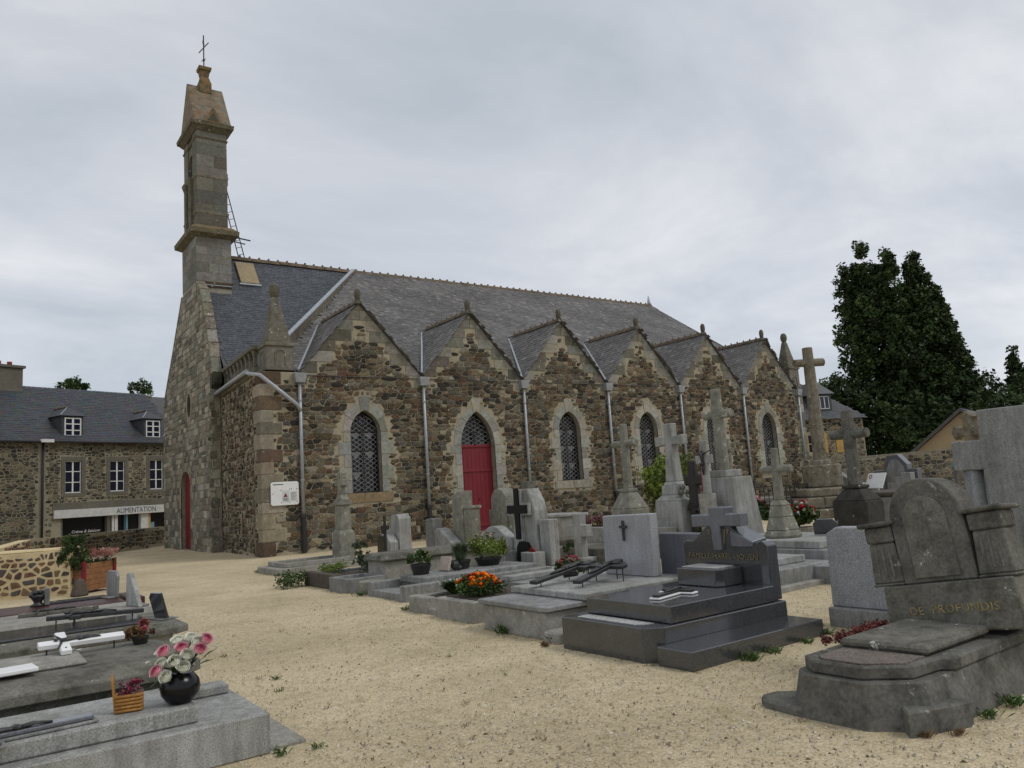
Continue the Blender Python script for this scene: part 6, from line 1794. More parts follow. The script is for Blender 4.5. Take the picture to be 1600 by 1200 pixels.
# ---- seventh: polished dark granite tomb with sculpted headstone
g = grave('polished dark granite stepped tomb with cross shaped sculpted headstone', -3.0, -19.85)
P_(g, 'side_step', 'granite_dark', (.02, 1.90, -1.05, -.643, -.03, .155), .008)
P_(g, 'base', 'granite_dark', fn=lambda mb: mb.prism([(0, -.50), (.14, -.64), (1.92, -.64), (1.92, .66), (0, .66)], 'z', -.03, .30), bevel=.008)
P_(g, 'gravel_bed', 'gravel', fn=lambda mb: mb.prism([(.08, -.34), (.16, -.42), (.24, -.42), (.24, .50), (.08, .50)], 'z', .285, .304), bevel=0)
P_(g, 'slab', 'granite_dark', (.28, 1.80, -.60, .58, .302, .46), .008)
P_(g, 'planter_block', 'granite_dark', fn=lambda mb: mb.prism([(1.42, -.16), (1.50, -.22), (1.79, -.22), (1.79, .42), (1.50, .42), (1.42, .36)], 'z', .462, .64), bevel=.008)
P_(g, 'planter_gravel', 'gravel', (1.48, 1.76, -.14, .34, .642, .652), 0)
HS = [(-.62, .30), (.64, .30), (.64, .82), (.60, .87), (.50, .87), (.50, .89), (.16, 1.14), (-.16, 1.14), (-.34, .93), (-.34, .86), (-.50, .84), (-.50, .88), (-.60, .88), (-.62, .84)]
HS = [(-.56, .302), (.60, .302), (.60, .86), (.56, .90), (.44, .90), (.20, 1.08), (-.08, 1.08), (-.30, .93), (-.34, .885), (-.44, .885), (-.50, .905), (-.56, .86)]
headstone_profile(g, 'headstone', 'granite_dark', HS, 1.81, 1.97, .008)
P_(g, 'cross', 'granite_blue', fn=lambda mb: (mb.prism([(-.055 + .06, .80), (.055 + .06, .80), (.06 + .075, 1.06), (.06 + .34, 1.05), (.06 + .34, 1.19), (.06 + .08, 1.185), (.06 + .09, 1.27), (.06 - .16, 1.27), (.06 - .15, 1.185), (.06 - .34, 1.20), (.06 - .34, 1.06), (.06 - .06, 1.06)], 'x', 1.76, 1.91)), bevel=.01)
P_(g, 'shoulder', 'granite_blue', fn=lambda mb: mb.add([(1.80, -.10, 1.02), (1.80, -.38, .90), (1.80, -.38, .84), (2.02, -.10, 1.06), (2.02, -.40, .93), (2.02, -.40, .84), (1.80, -.10, .84), (2.02, -.10, .84)], [(0, 1, 4, 3), (1, 2, 5, 4), (0, 6, 2, 1), (3, 4, 5, 7), (0, 3, 7, 6), (2, 6, 7, 5)]), bevel=.008)
for q in (-1, 1):
    P_(g, 'gilt_ray', 'text_gold', fn=lambda mb: mb.add([(1.803, .06 + q * .03 + q * .02, .82), (1.803, .06 + q * .085, .90), (1.803, .06 + q * .10, 1.02), (1.803, .06 + q * .065, 1.03)], [(0, 1, 2, 3)]), bevel=0, fix=False)
    P_(g, 'gilt_ray', 'text_gold', fn=lambda mb: mb.add([(1.803, .06 + q * .11, .95), (1.803, .06 + q * .16, 1.03), (1.803, .06 + q * .12, 1.03)], [(0, 1, 2)]), bevel=0, fix=False)
text_mesh('lettering', 'FAMILLE HAREL - JOUEN', .088, 'text_gold', g, frame((1.803, .04, .735), (0, -1, 0), (-1, 0, 0)), .002)
lying_crucifix('crucifix', 'bronze crucifix with white edge lying on the polished dark tomb', (-2.50, -20.05, .462), R(14), .62, 'bronze', 'bronze', 'white_enamel', 0, 0, .34)

# ---- ninth: speckled granite stele seen from behind
g = grave('plain speckled grey granite stele on low base, right of the dark tomb', -.55, -21.16)
P_(g, 'base', 'granite_grey', (-.12, .30, -.55, .48, -.04, .19), .01)
headstone_profile(g, 'stele', 'granite_speck', [(-.54, .192), (.48, .192), (.46, .93), (.34, 1.0), (-.48, 1.0), (-.54, .93)], -.04, .12)

# ---- tenth: old mossy tomb with leaning headstone
g = grave('old blackened tomb with arched headstone between fluted columns at right', -3.42, -22.62, 1.5)
P_(g, 'apron', 'tomb_moss', fn=lambda mb: mb.prism([(-.02, .34), (.02, .66), (.10, .76), (.24, .74), (.5, .48)], 'z', -.04, .05), bevel=.02)
P_(g, 'corner_slab', 'tomb_moss', fn=lambda mb: mb.prism([(.02, -.34), (.50, -.50), (.62, -.36), (.22, -.18)], 'z', -.03, .13), bevel=.01)
def loft(mb, a, b, z0, z1):
    n_ = len(a); mb.add([(x, y, z0) for x, y in a] + [(x, y, z1) for x, y in b], [tuple(range(n_))[::-1], tuple(range(n_, 2 * n_))] + [(i, (i + 1) % n_, (i + 1) % n_ + n_, i + n_) for i in range(n_)])
P_(g, 'body', 'tomb_moss', fn=lambda mb: loft(mb, [(-.02, -.10), (.25, -.42), (3.4, -.46), (3.4, .52), (.12, .52), (-.02, .38)], [(.03, -.07), (.28, -.34), (3.38, -.37), (3.38, .46), (.16, .46), (.03, .34)], -.04, .26), bevel=.008)
P_(g, 'moulding', 'tomb_moss', fn=lambda mb: mb.prism([(.085, -.03), (.30, -.265), (.60, -.29), (.66, -.36), (3.36, -.36), (3.36, .43), (.19, .43), (.085, .31)], 'z', .262, .345), bevel=.012)
P_(g, 'gravel_bed', 'gravel_rust' if 'gravel_rust' in M else M.setdefault('gravel_rust', granite('rusty grave gravel', (0.17, 0.14, 0.12), (0.36, 0.33, 0.3), (0.10, 0.04, 0.03), .9, .3, .6, .8, .8)), fn=lambda mb: mb.prism([(.13, -.02), (.30, -.22), (.55, -.22), (.55, .32), (.20, .32), (.13, .26)], 'z', .33, .356), bevel=0)
P_(g, 'slab', 'concrete_dark', fn=lambda mb: (mb.prism([(.56, -.24), (1.42, -.27), (1.42, .33), (.50, .35)], 'z', 0, .06), mb.xf(Matrix.Translation((0, 0, .35)) @ Matrix.Rotation(R(-.5), 4, 'Y'))), bevel=.02)
hd = bpy.data.objects.new('headstone', None)
lean = Matrix.Translation((1.46, .02, .34)) @ Matrix.Rotation(R(-8), 4, 'X') @ Matrix.Rotation(R(3), 4, 'Y')
def LP(name, mat, fn, bevel=.012):
    mb = MB(); fn(mb); mb.xf(lean); return mb.build(name, mat, g, bevel=bevel)
LP('headstone_base', 'concrete_dark', lambda mb: mb.prism([(-.55, 0), (.46, 0), (.44, .36), (-.53, .36)], 'x', -.02, .34))
text_mesh('lettering', 'DE', .085, 'text_gilt', g, lean @ frame((-.023, .21, .16), (0, -1, 0), (-1, 0, 0)), .002, 1.1)
text_mesh('lettering', 'PROFUNDIS', .085, 'text_gilt', g, lean @ frame((-.023, -.15, .165), (0, -1, 0), (-1, 0, 0)), .002, 1.1)
LP('arched_slab', 'tomb_moss', lambda mb: mb.prism(arched(-.28, .28, .362, .86, .30, 12), 'x', .02, .30))
LP('carved_panel', 'old_moss' if 'old_moss' in M else M.setdefault('old_moss', stone_mat('worn carved panel', 6, .5, .2, base=(0.15, 0.145, 0.125), bump=.4)), lambda mb: mb.prism(arched(-.17, .17, .40, .84, .18, 10), 'x', .005, .022), .006)
LP('carved_cross', 'tomb_moss', lambda mb: (mb.box(.0, .0045, -.018, .018, .64, .98), mb.box(-.0005, .004, -.075, .075, .86, .89)), 0)
for yc in (-.42, .40):
    LP('column', 'tomb_moss', lambda mb: (mb.taper((.01, .28, yc - .125, yc + .125), (.03, .26, yc - .105, yc + .105), .385, .70), mb.box(0, .29, yc - .13, yc + .13, .362, .384)), .012)
    LP('capital', 'tomb_moss', lambda mb: mb.box(.015, .275, yc - .115, yc + .115, .702, .83), .012)
    LP('column_cap', 'tomb_moss', lambda mb: mb.box(-.02, .31, yc - .155, yc + .155, .832, .87), .012)
    for k in range(3):
        LP('flute', 'concrete_dark', lambda mb: mb.tube([(.015, yc - .06 + k * .06, .43), (.03, yc - .055 + k * .055, .66)], .012, 5), 0)
bpy.data.objects.remove(hd)

# ---- big granite cross at the right edge
g = grave('big plain grey granite cross cut by the right edge of the picture', 1.5, -21.62)
cross_flat(g, 'cross', 'granite_grey', 0, .24, -.22, .15, 2.16, .82, 1.48, .34, 1.48, .012)
P_(g, 'base', 'granite_grey', (-.25, .5, -1.0, .75, -.03, .25), .012)
P_(g, 'column', 'granite_grey', fn=lambda mb: mb.tube([(.12, .36, .25), (.12, .36, 1.477)], .105, 14), bevel=0, smooth=True)
P_(g, 'plinth', 'granite_grey', (-.05, .30, -.7, .68, .252, .5), .01)

# ---- eighth: paired slabs with small weathered cross
g = grave('low stepped granite slab with small weathered stone cross on it', 1.25, -17.75, 0)
P_(g, 'base', 'granite_grey', (-.1, 1.35, -.95, .2, -.03, .26), .01)
P_(g, 'slab', 'granite_light', (.0, 1.1, -.62, .2, .262, .36), .01)
P_(g, 'apron', 'concrete', (-.25, 1.7, -1.1, -.955, -.03, .06), .01)
P_(g, 'rear_base', 'granite_grey', (1.40, 3.1, -.75, .75, -.03, .40), .012)
P_(g, 'rear_slab', 'granite_light', (1.48, 3.05, -.62, .78, .402, .52), .012)
P_(g, 'rear_slab', 'granite_grey', (1.52, 3.0, .80, 1.9, -.03, .44), .012)
P_(g, 'cross_foot', 'old_stone', fn=lambda mb: mb.lathe([(.30, .522), (.31, .56), (.28, .62), (.25, .64)], 8, 2.05, .42), bevel=.01)
P_(g, 'cross_base', 'old_stone', fn=lambda mb: [mb.taper((1.85, 2.25, .22, .62), (1.90, 2.20, .27, .57), .64, .86), mb.taper((1.90, 2.20, .27, .57), (1.93, 2.17, .30, .54), .86, 1.05), mb.taper((1.92, 2.18, .29, .55), (1.97, 2.13, .34, .50), 1.05, 1.14)], bevel=.015)
cross_round(g, 'cross', 'old_stone', 2.05, .42, 1.14, 2.02, .085, .062, 1.66, .62, .065)
P_(thing('kerb_block', 'plain low granite kerb block in front of the speckled stele', 'kerb', (2.1, -18.75, 0)), 'block', 'granite_grey', (-.05, 1.1, -.55, .12, -.03, .24), .01)
P_(thing('memorial_plaque', 'small black plaque standing by the weathered little cross', 'plaque', (3.75, -17.85, .52), R(20)), 'plate', 'granite_dark', fn=lambda mb: (mb.prism([(-.2, .01), (.2, .01), (.2, .2), (.12, .27), (-.12, .27), (-.2, .2)], 'x', 0, .03), mb.xf(Matrix.Rotation(R(-12), 4, 'Y'))), bevel=.005)
P_(thing('memorial_plaque', 'dark leaning plaque beside the flower pots', 'plaque', (3.35, -15.95, .44), R(10)), 'plate', 'granite_dark', fn=lambda mb: (mb.box(0, .04, -.14, .14, .01, .34), mb.xf(Matrix.Rotation(R(14), 4, 'Y'))), bevel=.005)

# ---- second row: headstones before the wall
HG = 'headstones in the second row'
def stone_thing(label, x, y, rz=0):
    return thing('headstone', label, 'headstone', (x, y, 0), R(rz), HG)
h = stone_thing('grey clipped-corner headstone with lower wing and black plaque', 1.55, -6.35)
headstone_profile(h, 'stone', 'granite_light', [(-.27, 0), (.24, 0), (.24, 1.0), (.15, 1.15), (-.15, 1.18), (-.27, 1.05)], 0, .36)
P_(h, 'wing', 'granite_light', (.02, .34, .243, .55, 0, .78), .012)
P_(h, 'black_plaque', 'black', fn=lambda mb: mb.prism([(-.02, .08), (.42, .08), (.42, .45), (.30, .62), (-.02, .62)], 'x', -.33, -.28), bevel=.006)
P_(h, 'plaque_block', 'granite_light', fn=lambda mb: mb.prism([(-.24, 0), (.44, 0), (.44, .50), (.28, .66), (-.02, .66), (-.24, .46)], 'x', -.278, -.02), bevel=.012)
P_(h, 'kerb', 'granite_light', (-1.4, .5, -.5, .6, -.03, .10), .01)
c_ = thing('iron_cross', 'thin black iron cross beside the clipped headstone', 'cross', (.95, -7.0, 0))
P_(c_, 'shaft', 'cast_iron', (-.025, .025, -.04, .04, 0, 1.18), .004); P_(c_, 'arm', 'cast_iron', (-.024, .024, -.20, .20, .82, .92), .004)
h = stone_thing('grey headstone with one sloping shoulder near the red door', 2.55, -6.65)
headstone_profile(h, 'stone', 'granite_grey', [(.0, 0), (.42, 0), (.42, .86), (.34, .98), (.0, .98)], 0, .3)
headstone_profile(h, 'sloping_wing', 'granite_light', [(-.95, 0), (-.02, 0), (-.02, .64), (-.14, .72), (-.30, .70), (-.95, .34)], .02, .34)
h = stone_thing('tall worn stele with stepped shoulder just left of the red door', 2.95, -7.55)
headstone_profile(h, 'stone', 'old_stone', [(-.05, 0), (.50, 0), (.50, 1.25), (.42, 1.55), (.20, 1.66), (-.05, 1.68)], 0, .34)
P_(h, 'pilaster', 'old_stone', (.03, .32, -.42, -.053, 0, 1.20), .012); P_(h, 'pilaster_cap', 'old_stone', (0, .36, -.46, -.055, 1.202, 1.28), .012)
P_(h, 'step', 'old_stone', (-.35, .4, -.6, .6, -.03, .22), .012)
h = stone_thing('tall round topped worn stele in front of the red door', 3.85, -8.05)
headstone_profile(h, 'stone', 'old_stone', arched(-.30, .40, 0, 1.36, .32), 0, .40)
P_(h, 'pilaster', 'old_stone', (.06, .36, -.60, -.303, 0, 1.12), .012); P_(h, 'pilaster', 'old_stone', (.06, .36, .403, .62, 0, 1.12), .012)
P_(h, 'pilaster_cap', 'old_stone', (.03, .39, -.64, -.305, 1.122, 1.20), .012)
P_(h, 'step', 'old_stone', (-.3, .5, -.7, .7, -.03, .2), .012)
h = stone_thing('small plain granite cross headstone behind the speckled stele', 2.6, -12.75)
cross_flat(h, 'cross', 'granite_light', 0, .17, 0, .08, 1.02, .25, .55, .24, .62, .01)
P_(h, 'base', 'granite_light', (-.1, .3, -.25, .25, -.03, .12), .01)
kb = thing('grave_kerb', 'long low grey kerb wall behind the small granite cross', 'kerb', (4.2, -12.1, 0))
P_(kb, 'wall', 'concrete', (-.1, .1, -1.9, .9, -.03, .62), .015); P_(kb, 'slab', 'concrete_dark', (-1.3, -.12, -1.6, .7, -.03, .28), .02)
potted('flower_pot', 'purple heather bowl on the kerb wall by the church', (4.9, -10.7, .3), .25, .3, 'dead_leaf', .42, .25, 38, leaf=.05, n_=24, bloomcols=[(0.2, 0.06, 0.12), (0.3, 0.12, 0.17)], nb_=26, brad=.045)
potted('flower_pot', 'small green plant growing from the sand by the small granite cross', (3.1, -12.05, 0), .1, 0, 'mid_leaf', .25, .45, 39, pot=None, leaf=.07, n_=16, cat='plant')
potted('flower_pot', 'tiny green weed tuft in the sand behind the speckled stele', (2.9, -13.7, 0), .1, 0, 'mid_leaf', .22, .12, 40, pot=None, leaf=.06, n_=8, cat='plant')
tb = thing('table_tomb', 'small pale table tomb with brown base beside the red door', 'tomb', (4.6, -9.3, 0))
P_(tb, 'base', 'brown_block', (-.3, .7, -.8, .7, -.03, .25), .01); P_(tb, 'block', 'concrete', (-.2, .6, -.7, .2, .252, .85), .012); P_(tb, 'slab', 'granite_light', (-.26, .66, -.76, .66, .852, .92), .01); P_(tb, 'leg', 'brown_block', (-.2, .5, .35, .6, .252, .85), .01)

# crosses of the middle row
XG = 'stone crosses of the middle row'
x1 = thing('stone_cross', 'grey round armed stone cross on faceted tapering base by the drainpipe', 'cross', (4.8, -12.1, 0), 0, XG)
P_(x1, 'base', 'old_stone', fn=lambda mb: [mb.box(-.30, .30, -.34, .34, -.03, 1.0), mb.taper((-.30, .30, -.34, .34), (-.15, .15, -.16, .16), 1.0, 1.38)], bevel=.02)
P_(x1, 'collar', 'old_stone', (-.15, .15, -.16, .16, 1.382, 1.47), .015)
cross_round(x1, 'cross', 'old_stone', 0, 0, 1.47, 2.98, .115, .095, 2.52, .80, .085)
x2 = thing('stone_cross', 'pale granite cross with flaring stepped base, slightly right of the round armed one', 'cross', (4.62, -13.75, 0), 0, XG)
P_(x2, 'base', 'granite_light', fn=lambda mb: [mb.taper((-.30, .30, -.40, .40), (-.28, .28, -.38, .38), -.03, 1.15)], bevel=.02)
P_(x2, 'shoulder', 'granite_light', fn=lambda mb: [mb.taper((-.28, .28, -.38, .38), (-.20, .20, -.24, .24), 1.152, 1.28), mb.taper((-.20, .20, -.24, .24), (-.18, .18, -.22, .22), 1.28, 1.48), mb.taper((-.16, .16, -.22, .22), (-.12, .12, -.18, .18), 1.48, 1.56)], bevel=.015)
P_(x2, 'ivy_carving', 'old_stone', fn=lambda mb: [mb.ball((-.20 + .08 * k, -.26 - .03 * (k % 2), 1.22 + .1 * (k % 3)), .06, 6, 4) for k in range(5)], bevel=0)
cross_flat(x2, 'cross', 'granite_light', -.10, .10, 0, 1.562, 2.82, .20, 2.36, .17, .80, .012, .07)
x3 = thing('iron_cross', 'dark rusty iron cross in front of the big pale monument', 'cross', (4.6, -14.31, 0), 0, XG)
P_(x3, 'shaft', 'iron', fn=lambda mb: mb.taper((-.10, .10, -.14, .14), (-.07, .07, -.10, .10), 0, 1.98), bevel=.03); P_(x3, 'arm', 'iron', (-.075, .075, -.32, .24, 1.45, 1.68), .04); P_(x3, 'scroll', 'iron', fn=lambda mb: [mb.ball((.0, .1 * math.cos(k), 1.0 + .12 * math.sin(k * 1.3)), .11, 7, 5) for k in range(5)], bevel=0)
for yy in (-.3, .3): P_(x3, 'rail', 'iron', fn=lambda mb: mb.tube([(-.1, yy, 0), (-.1, yy, 1.15), (-.1, yy + (.1 if yy > 0 else -.1), 1.2)], .018, 5), bevel=0)
x4 = thing('stone_cross', 'tallest grey round armed cross on big pale stepped granite monument', 'cross', (4.0, -15.72, 0), 0, XG)
P_(x4, 'base', 'granite_light', fn=lambda mb: mb.taper((-.38, .38, -.50, .44), (-.28, .28, -.33, .33), -.03, 1.58), bevel=.015)
P_(x4, 'step', 'granite_light', (-.24, .24, -.16, .32, 1.582, 1.72), .015)
P_(x4, 'side_block', 'granite_light', (-.30, .5, -.80, -.51, -.03, .52), .015)
cross_round(x4, 'cross', 'old_stone', 0, .10, 1.72, 3.30, .125, .10, 2.80, .68, .085)
x5 = thing('grave_crucifix', 'small white cross with dark figure and red edge before the tallest cross', 'crucifix', (3.5, -15.62, 0))
P_(x5, 'base', 'concrete', (-.10, .05, -.16, .16, -.03, 1.3), .01)
cross_flat(x5, 'cross', 'granite_light', -.04, .02, .0, 1.3, 2.30, .17, 1.86, .16, .40, .01)
P_(x5, 'red_edge', 'red_paint', (-.035, .015, .088, .108, 1.35, 2.25), 0)
P_(x5, 'figure', 'bronze', fn=lambda mb: corpus(mb, Matrix.Translation((-.05, 0, 1.85)) @ frame((0, 0, 0), (0, -1, 0), (-1, 0, 0)), .62), bevel=0, smooth=True)
M['black_stone'] = stone_mat('soot black stone', 6, .4, .1, base=(0.055, 0.052, 0.045), bump=.4)
x6 = thing('stone_cross', 'dark weathered cross with round arms on black faceted base, right of the calvary', 'cross', (5.42, -17.45, 0), 0, XG)
P_(x6, 'base', 'black_stone', fn=lambda mb: [mb.box(-.28, .28, -.34, .34, -.03, 1.0), mb.taper((-.28, .28, -.34, .34), (-.15, .15, -.16, .16), 1.0, 1.22)], bevel=.02)
P_(x6, 'collar', 'black_stone', (-.17, .17, -.18, .18, 1.222, 1.28), .015)
cross_round(x6, 'cross', 'tomb_moss', 0, 0, 1.28, 2.66, .125, .105, 2.22, .74, .088)
x7 = thing('grave_chest', 'grey stone chest tomb with brownish top behind the dark weathered cross', 'tomb', (7.2, -17.2, 0))
P_(x7, 'body', 'concrete', (-.9, .9, -.9, .5, -.03, 1.02), .02); P_(x7, 'top', 'brown_block', (-.95, .95, -.95, .55, 1.022, 1.10), .02)

# flower pots near the fence
FG = 'flowers before the iron fence'
potted('flower_pot', 'black pot of red geraniums before the iron fence', (8.6, -13.45, 0), .24, .36, 'mid_leaf', .42, .50, 81, leaf=.10, n_=44, bloomcols=[(0.42, 0.01, 0.02), (0.5, 0.02, 0.04)], nb_=10, brad=.085, group=FG)
potted('flower_pot', 'pale pink flowers left of the red geraniums', (8.7, -12.45, 0), .26, .55, 'mid_leaf', .40, .5, 82, leaf=.10, n_=34, bloomcols=[(0.55, 0.22, 0.27), (0.6, 0.3, 0.34)], nb_=24, brad=.085, pot='concrete', group=FG)
potted('flower_pot', 'red and white flowers right of the small weathered cross', (8.2, -14.35, 0), .22, .30, 'mid_leaf', .34, .62, 83, leaf=.10, n_=34, bloomcols=[(0.48, 0.02, 0.04), (0.62, 0.62, 0.58)], nb_=30, brad=.08, pot='concrete', group=FG)
potted('flower_pot', 'single red flower pot beside the dark iron cross', (4.35, -14.75, 0), .15, .45, 'dark_leaf', .18, .22, 84, leaf=.07, n_=8, bloomcols=[(0.5, 0.01, 0.02)], nb_=8, brad=.07, group=FG)

# iron fence
fe = thing('iron_fence', 'low black wrought iron grave fence with scrolls in front of the calvary', 'fence', (13.9, -7.7, 0), math.atan2(-1.35, 2.4))
Lf = 3.2
for zq in (.15, 1.12): P_(fe, 'rail', 'iron', (0, Lf, -.015, .015, zq, zq + .035), 0)
P_(fe, 'rail', 'iron', (0, Lf, -.012, .012, .88, .90), 0)
for i in range(21): P_(fe, 'bar', 'iron', fn=lambda mb: mb.tube([(i * Lf / 20, 0, 0), (i * Lf / 20, 0, 1.3 if i % 5 == 0 else 1.14)], .014 if i % 5 else .022, 5), bevel=0)
for i in range(20): P_(fe, 'scroll', 'iron', fn=lambda mb: mb.tube([((i + .5) * Lf / 20 + .065 * math.cos(t), 0, 1.01 + .09 * math.sin(t)) for t in [k * .785 for k in range(9)]], .009, 4, cap=False), bevel=0)
for s_ in (0, 1):
    for i in range(9): P_(fe, 'bar', 'iron', fn=lambda mb: mb.tube([(s_ * Lf, .02 + i * .16, 0), (s_ * Lf, .02 + i * .16, 1.14)], .014, 5), bevel=0)
    P_(fe, 'rail', 'iron', (s_ * Lf - .012, s_ * Lf + .012, .03, 1.35, 1.125, 1.15), 0)
tg = thing('enclosed_tomb', 'pale tomb slab inside the iron fence with small flared stone cross', 'tomb', (15.4, -7.4, 0), math.atan2(-1.35, 2.4))
P_(tg, 'slab', 'concrete', (-1.3, 1.2, -.5, .5, -.03, .75), .02); P_(tg, 'cross_base', 'old_stone', fn=lambda mb: mb.taper((-.8, -.1, .55, 1.2), (-.6, -.3, .75, 1.0), -.03, 1.72), bevel=.02)
cross_round(tg, 'cross', 'old_stone', -.45, .88, 1.72, 3.0, .11, .09, 2.55, .7, .09)

# calvary
ca = thing('calvary_cross', 'very tall lichened stone calvary cross on octagonal block and steps', 'cross', (16.9, -9.25, 0), R(-30))
P_(ca, 'step', 'calvary_stone', fn=lambda mb: mb.box(-1.55, 1.55, -1.55, 1.55, -.03, .30), bevel=.04)
for i in range(4):
    P_(ca, 'step_block', 'calvary_stone', (-1.25 + i * .63, -1.25 + (i + 1) * .63 - .02, -1.25, -.62, .302, .68), .04)
P_(ca, 'step', 'calvary_stone', fn=lambda mb: mb.box(-1.25, 1.25, -.60, 1.25, .302, .67), bevel=.04)
P_(ca, 'step', 'calvary_stone', fn=lambda mb: mb.box(-1.08, 1.08, -1.08, 1.08, .682, .98), bevel=.05)
oc = [(.68 * math.cos(R(22.5 + 45 * k)), .68 * math.sin(R(22.5 + 45 * k))) for k in range(8)]
P_(ca, 'octagonal_block', 'calvary_stone', fn=lambda mb: mb.prism(oc, 'z', .982, 1.78), bevel=.05)
P_(ca, 'shaft', 'calvary_stone', fn=lambda mb: mb.tube([(0, 0, 1.782), (0, 0, 1.92), (0, 0, 1.95), (0, 0, 5.15), (0, 0, 6.0)], [.38, .34, .24, .195, .18], 8), bevel=.01)
P_(ca, 'arm', 'calvary_stone', fn=lambda mb: mb.tube([(-.56, 0, 5.45), (.56, 0, 5.45)], .15, 8), bevel=.02)

# far graves by the boundary wall
fh = stone_thing('grey gabled headstone with side wings in front of the boundary wall', 20.6, -9.9, -15)
headstone_profile(fh, 'stone', 'granite_blue', [(-.55, 0), (.55, 0), (.55, 1.55), (.25, 1.95), (-.15, 1.98), (-.55, 1.6)], 0, .25)
headstone_profile(fh, 'inner_panel', 'granite_grey', [(-.42, .3), (.42, .3), (.42, 1.45), (.18, 1.78), (-.12, 1.8), (-.42, 1.5)], -.03, -.002)
for yy in (-.95, .6): P_(fh, 'wing', 'granite_blue', (.02, .24, yy, yy + .36, 0, 1.42), .015)
fp_ = thing('memorial_plaque', 'white rectangular plaque with small red emblem near the gabled headstone', 'plaque', (17.6, -10.6, .75), R(-25))
P_(fp_, 'plate', 'white_enamel', fn=lambda mb: (mb.box(-.02, .02, -.55, .40, .10, .66), mb.xf(Matrix.Rotation(R(24), 4, 'Y'))), bevel=.006)
P_(fp_, 'emblem', 'red_paint', fn=lambda mb: (mb.tube([(-.026, .22 + .07 * math.cos(k * .785), .53 + .07 * math.sin(k * .785)) for k in range(9)], .014, 4, cap=False), mb.xf(Matrix.Rotation(R(24), 4, 'Y'))), bevel=0)
for yy in (-.4, .25): P_(fp_, 'foot', 'white_enamel', (-.0, .03, yy - .025, yy + .025, 0.002, .16), .004)
ft = thing('grave_chest', 'brownish flat tomb under the white plaque', 'tomb', (17.7, -10.8, 0)); P_(ft, 'body', 'concrete', (-1.2, 1.4, -1.8, .9, -.03, .66), .02); P_(ft, 'top', 'brown_block', (-1.25, 1.45, -1.85, .95, .662, .748), .02)
fs_ = stone_thing('grey sloping shouldered headstone left of the gabled one', 18.6, -9.0, -10)
headstone_profile(fs_, 'stone', 'granite_grey', [(-.8, 0), (.8, 0), (.8, 1.5), (.55, 1.62), (-.3, 1.15), (-.8, 1.0)], 0, .3)
fs_ = stone_thing('small stepped pale headstone in front of the boundary wall', 20.0, -10.3, -10)
headstone_profile(fs_, 'stone', 'granite_light', [(-.5, 0), (.5, 0), (.5, .95), (.2, .95), (.2, 1.15), (-.1, 1.15), (-.1, 1.3), (-.5, 1.3)], 0, .25)
tc = thing('stone_cross', 'brown trefoil ended stone cross rising behind the big granite cross', 'cross', (12.5, -16.4, 0), R(-20), XG)
P_(tc, 'base', 'calvary_stone', fn=lambda mb: mb.taper((-.4, .4, -.4, .4), (-.3, .3, -.3, .3), -.03, 1.5), bevel=.02)
P_(tc, 'cross', 'calvary_stone', fn=lambda mb: mb.prism([(-.14, 1.5), (.14, 1.5), (.13, 2.2), (.36, 2.17), (.40, 2.10), (.5, 2.28), (.42, 2.48), (.36, 2.42), (.13, 2.40), (.12, 2.62), (.22, 2.66), (.1, 2.72), (.02, 2.82), (-.1, 2.72), (-.22, 2.66), (-.12, 2.62), (-.13, 2.40), (-.36, 2.42), (-.42, 2.48), (-.5, 2.28), (-.40, 2.10), (-.36, 2.17), (-.13, 2.2)], 'x', -.12, .12), bevel=.02)
te = thing('covered_monument', 'headstone under a teal cover beside the big granite cross', 'headstone', (18.6, -13.2, 0), R(-20))
P_(te, 'stone', 'granite_blue', (0, .3, -.35, .35, 0, 1.4), .02); P_(te, 'cover', 'teal', fn=lambda mb: mb.prism(arched(-.37, .37, 1.38, 1.45, .16), 'x', -.05, .35), bevel=.02)
dk = stone_thing('dark upright slab seen through the gap of the big granite cross', 6.5, -19.6)
headstone_profile(dk, 'stone', 'granite_blue', [(-.6, 0), (.6, 0), (.6, 1.3), (-.6, 1.3)], 0, .2)

# ================================================================== LOOSE GRAVEL AND WEEDS
pr_ = random.Random(99)
mb = MB()
boxes = [(-9.6, -6.05, -20.25, -19.15), (-9.6, -6.4, -19.15, -17.5), (-3.05, -.9, -20.95, -19.1), (-3.5, -1.3, -23.1, -22.0), (-3.0, -.3, -18.95, -17.4)]
n_ok = 0
while n_ok < 26000:
    d_ = 2.6 + 11 * pr_.random() ** 1.7; a_ = YAW + R(pr_.uniform(-37, 37))
    x, y = -8.02 + d_ * math.cos(a_), -25.63 + d_ * math.sin(a_)
    if any(b_[0] < x < b_[1] and b_[2] < y < b_[3] for b_ in boxes): continue
    s = pr_.uniform(.0035, .010); k = pr_.uniform(.55, 1.25); t_ = pr_.random()
    col = (0.50 * k, 0.43 * k, 0.31 * k) if t_ < .6 else ((0.62 * k, 0.58 * k, 0.5 * k) if t_ < .85 else (0.22 * k, 0.18 * k, 0.13 * k))
    z = -.004
    a0 = pr_.random() * 6.28; ca_, sa_ = math.cos(a0), math.sin(a0); e1, e2 = s * pr_.uniform(.8, 1.5), s * pr_.uniform(.6, 1.0)
    pts = [(x + ca_ * e1, y + sa_ * e1, z), (x - sa_ * e2, y + ca_ * e2, z), (x - ca_ * e1, y - sa_ * e1, z), (x + sa_ * e2, y - ca_ * e2, z), (x + pr_.uniform(-.3, .3) * s, y + pr_.uniform(-.3, .3) * s, z + s * pr_.uniform(.5, 1.1) + .004)]
    mb.add(pts, [(0, 1, 4), (1, 2, 4), (2, 3, 4), (3, 0, 4)], col); n_ok += 1
M['pebble'] = colour_attr('pebbles', .9, .2)
pb = mb.build('gravel', 'pebble', fix=False, kind='stuff')
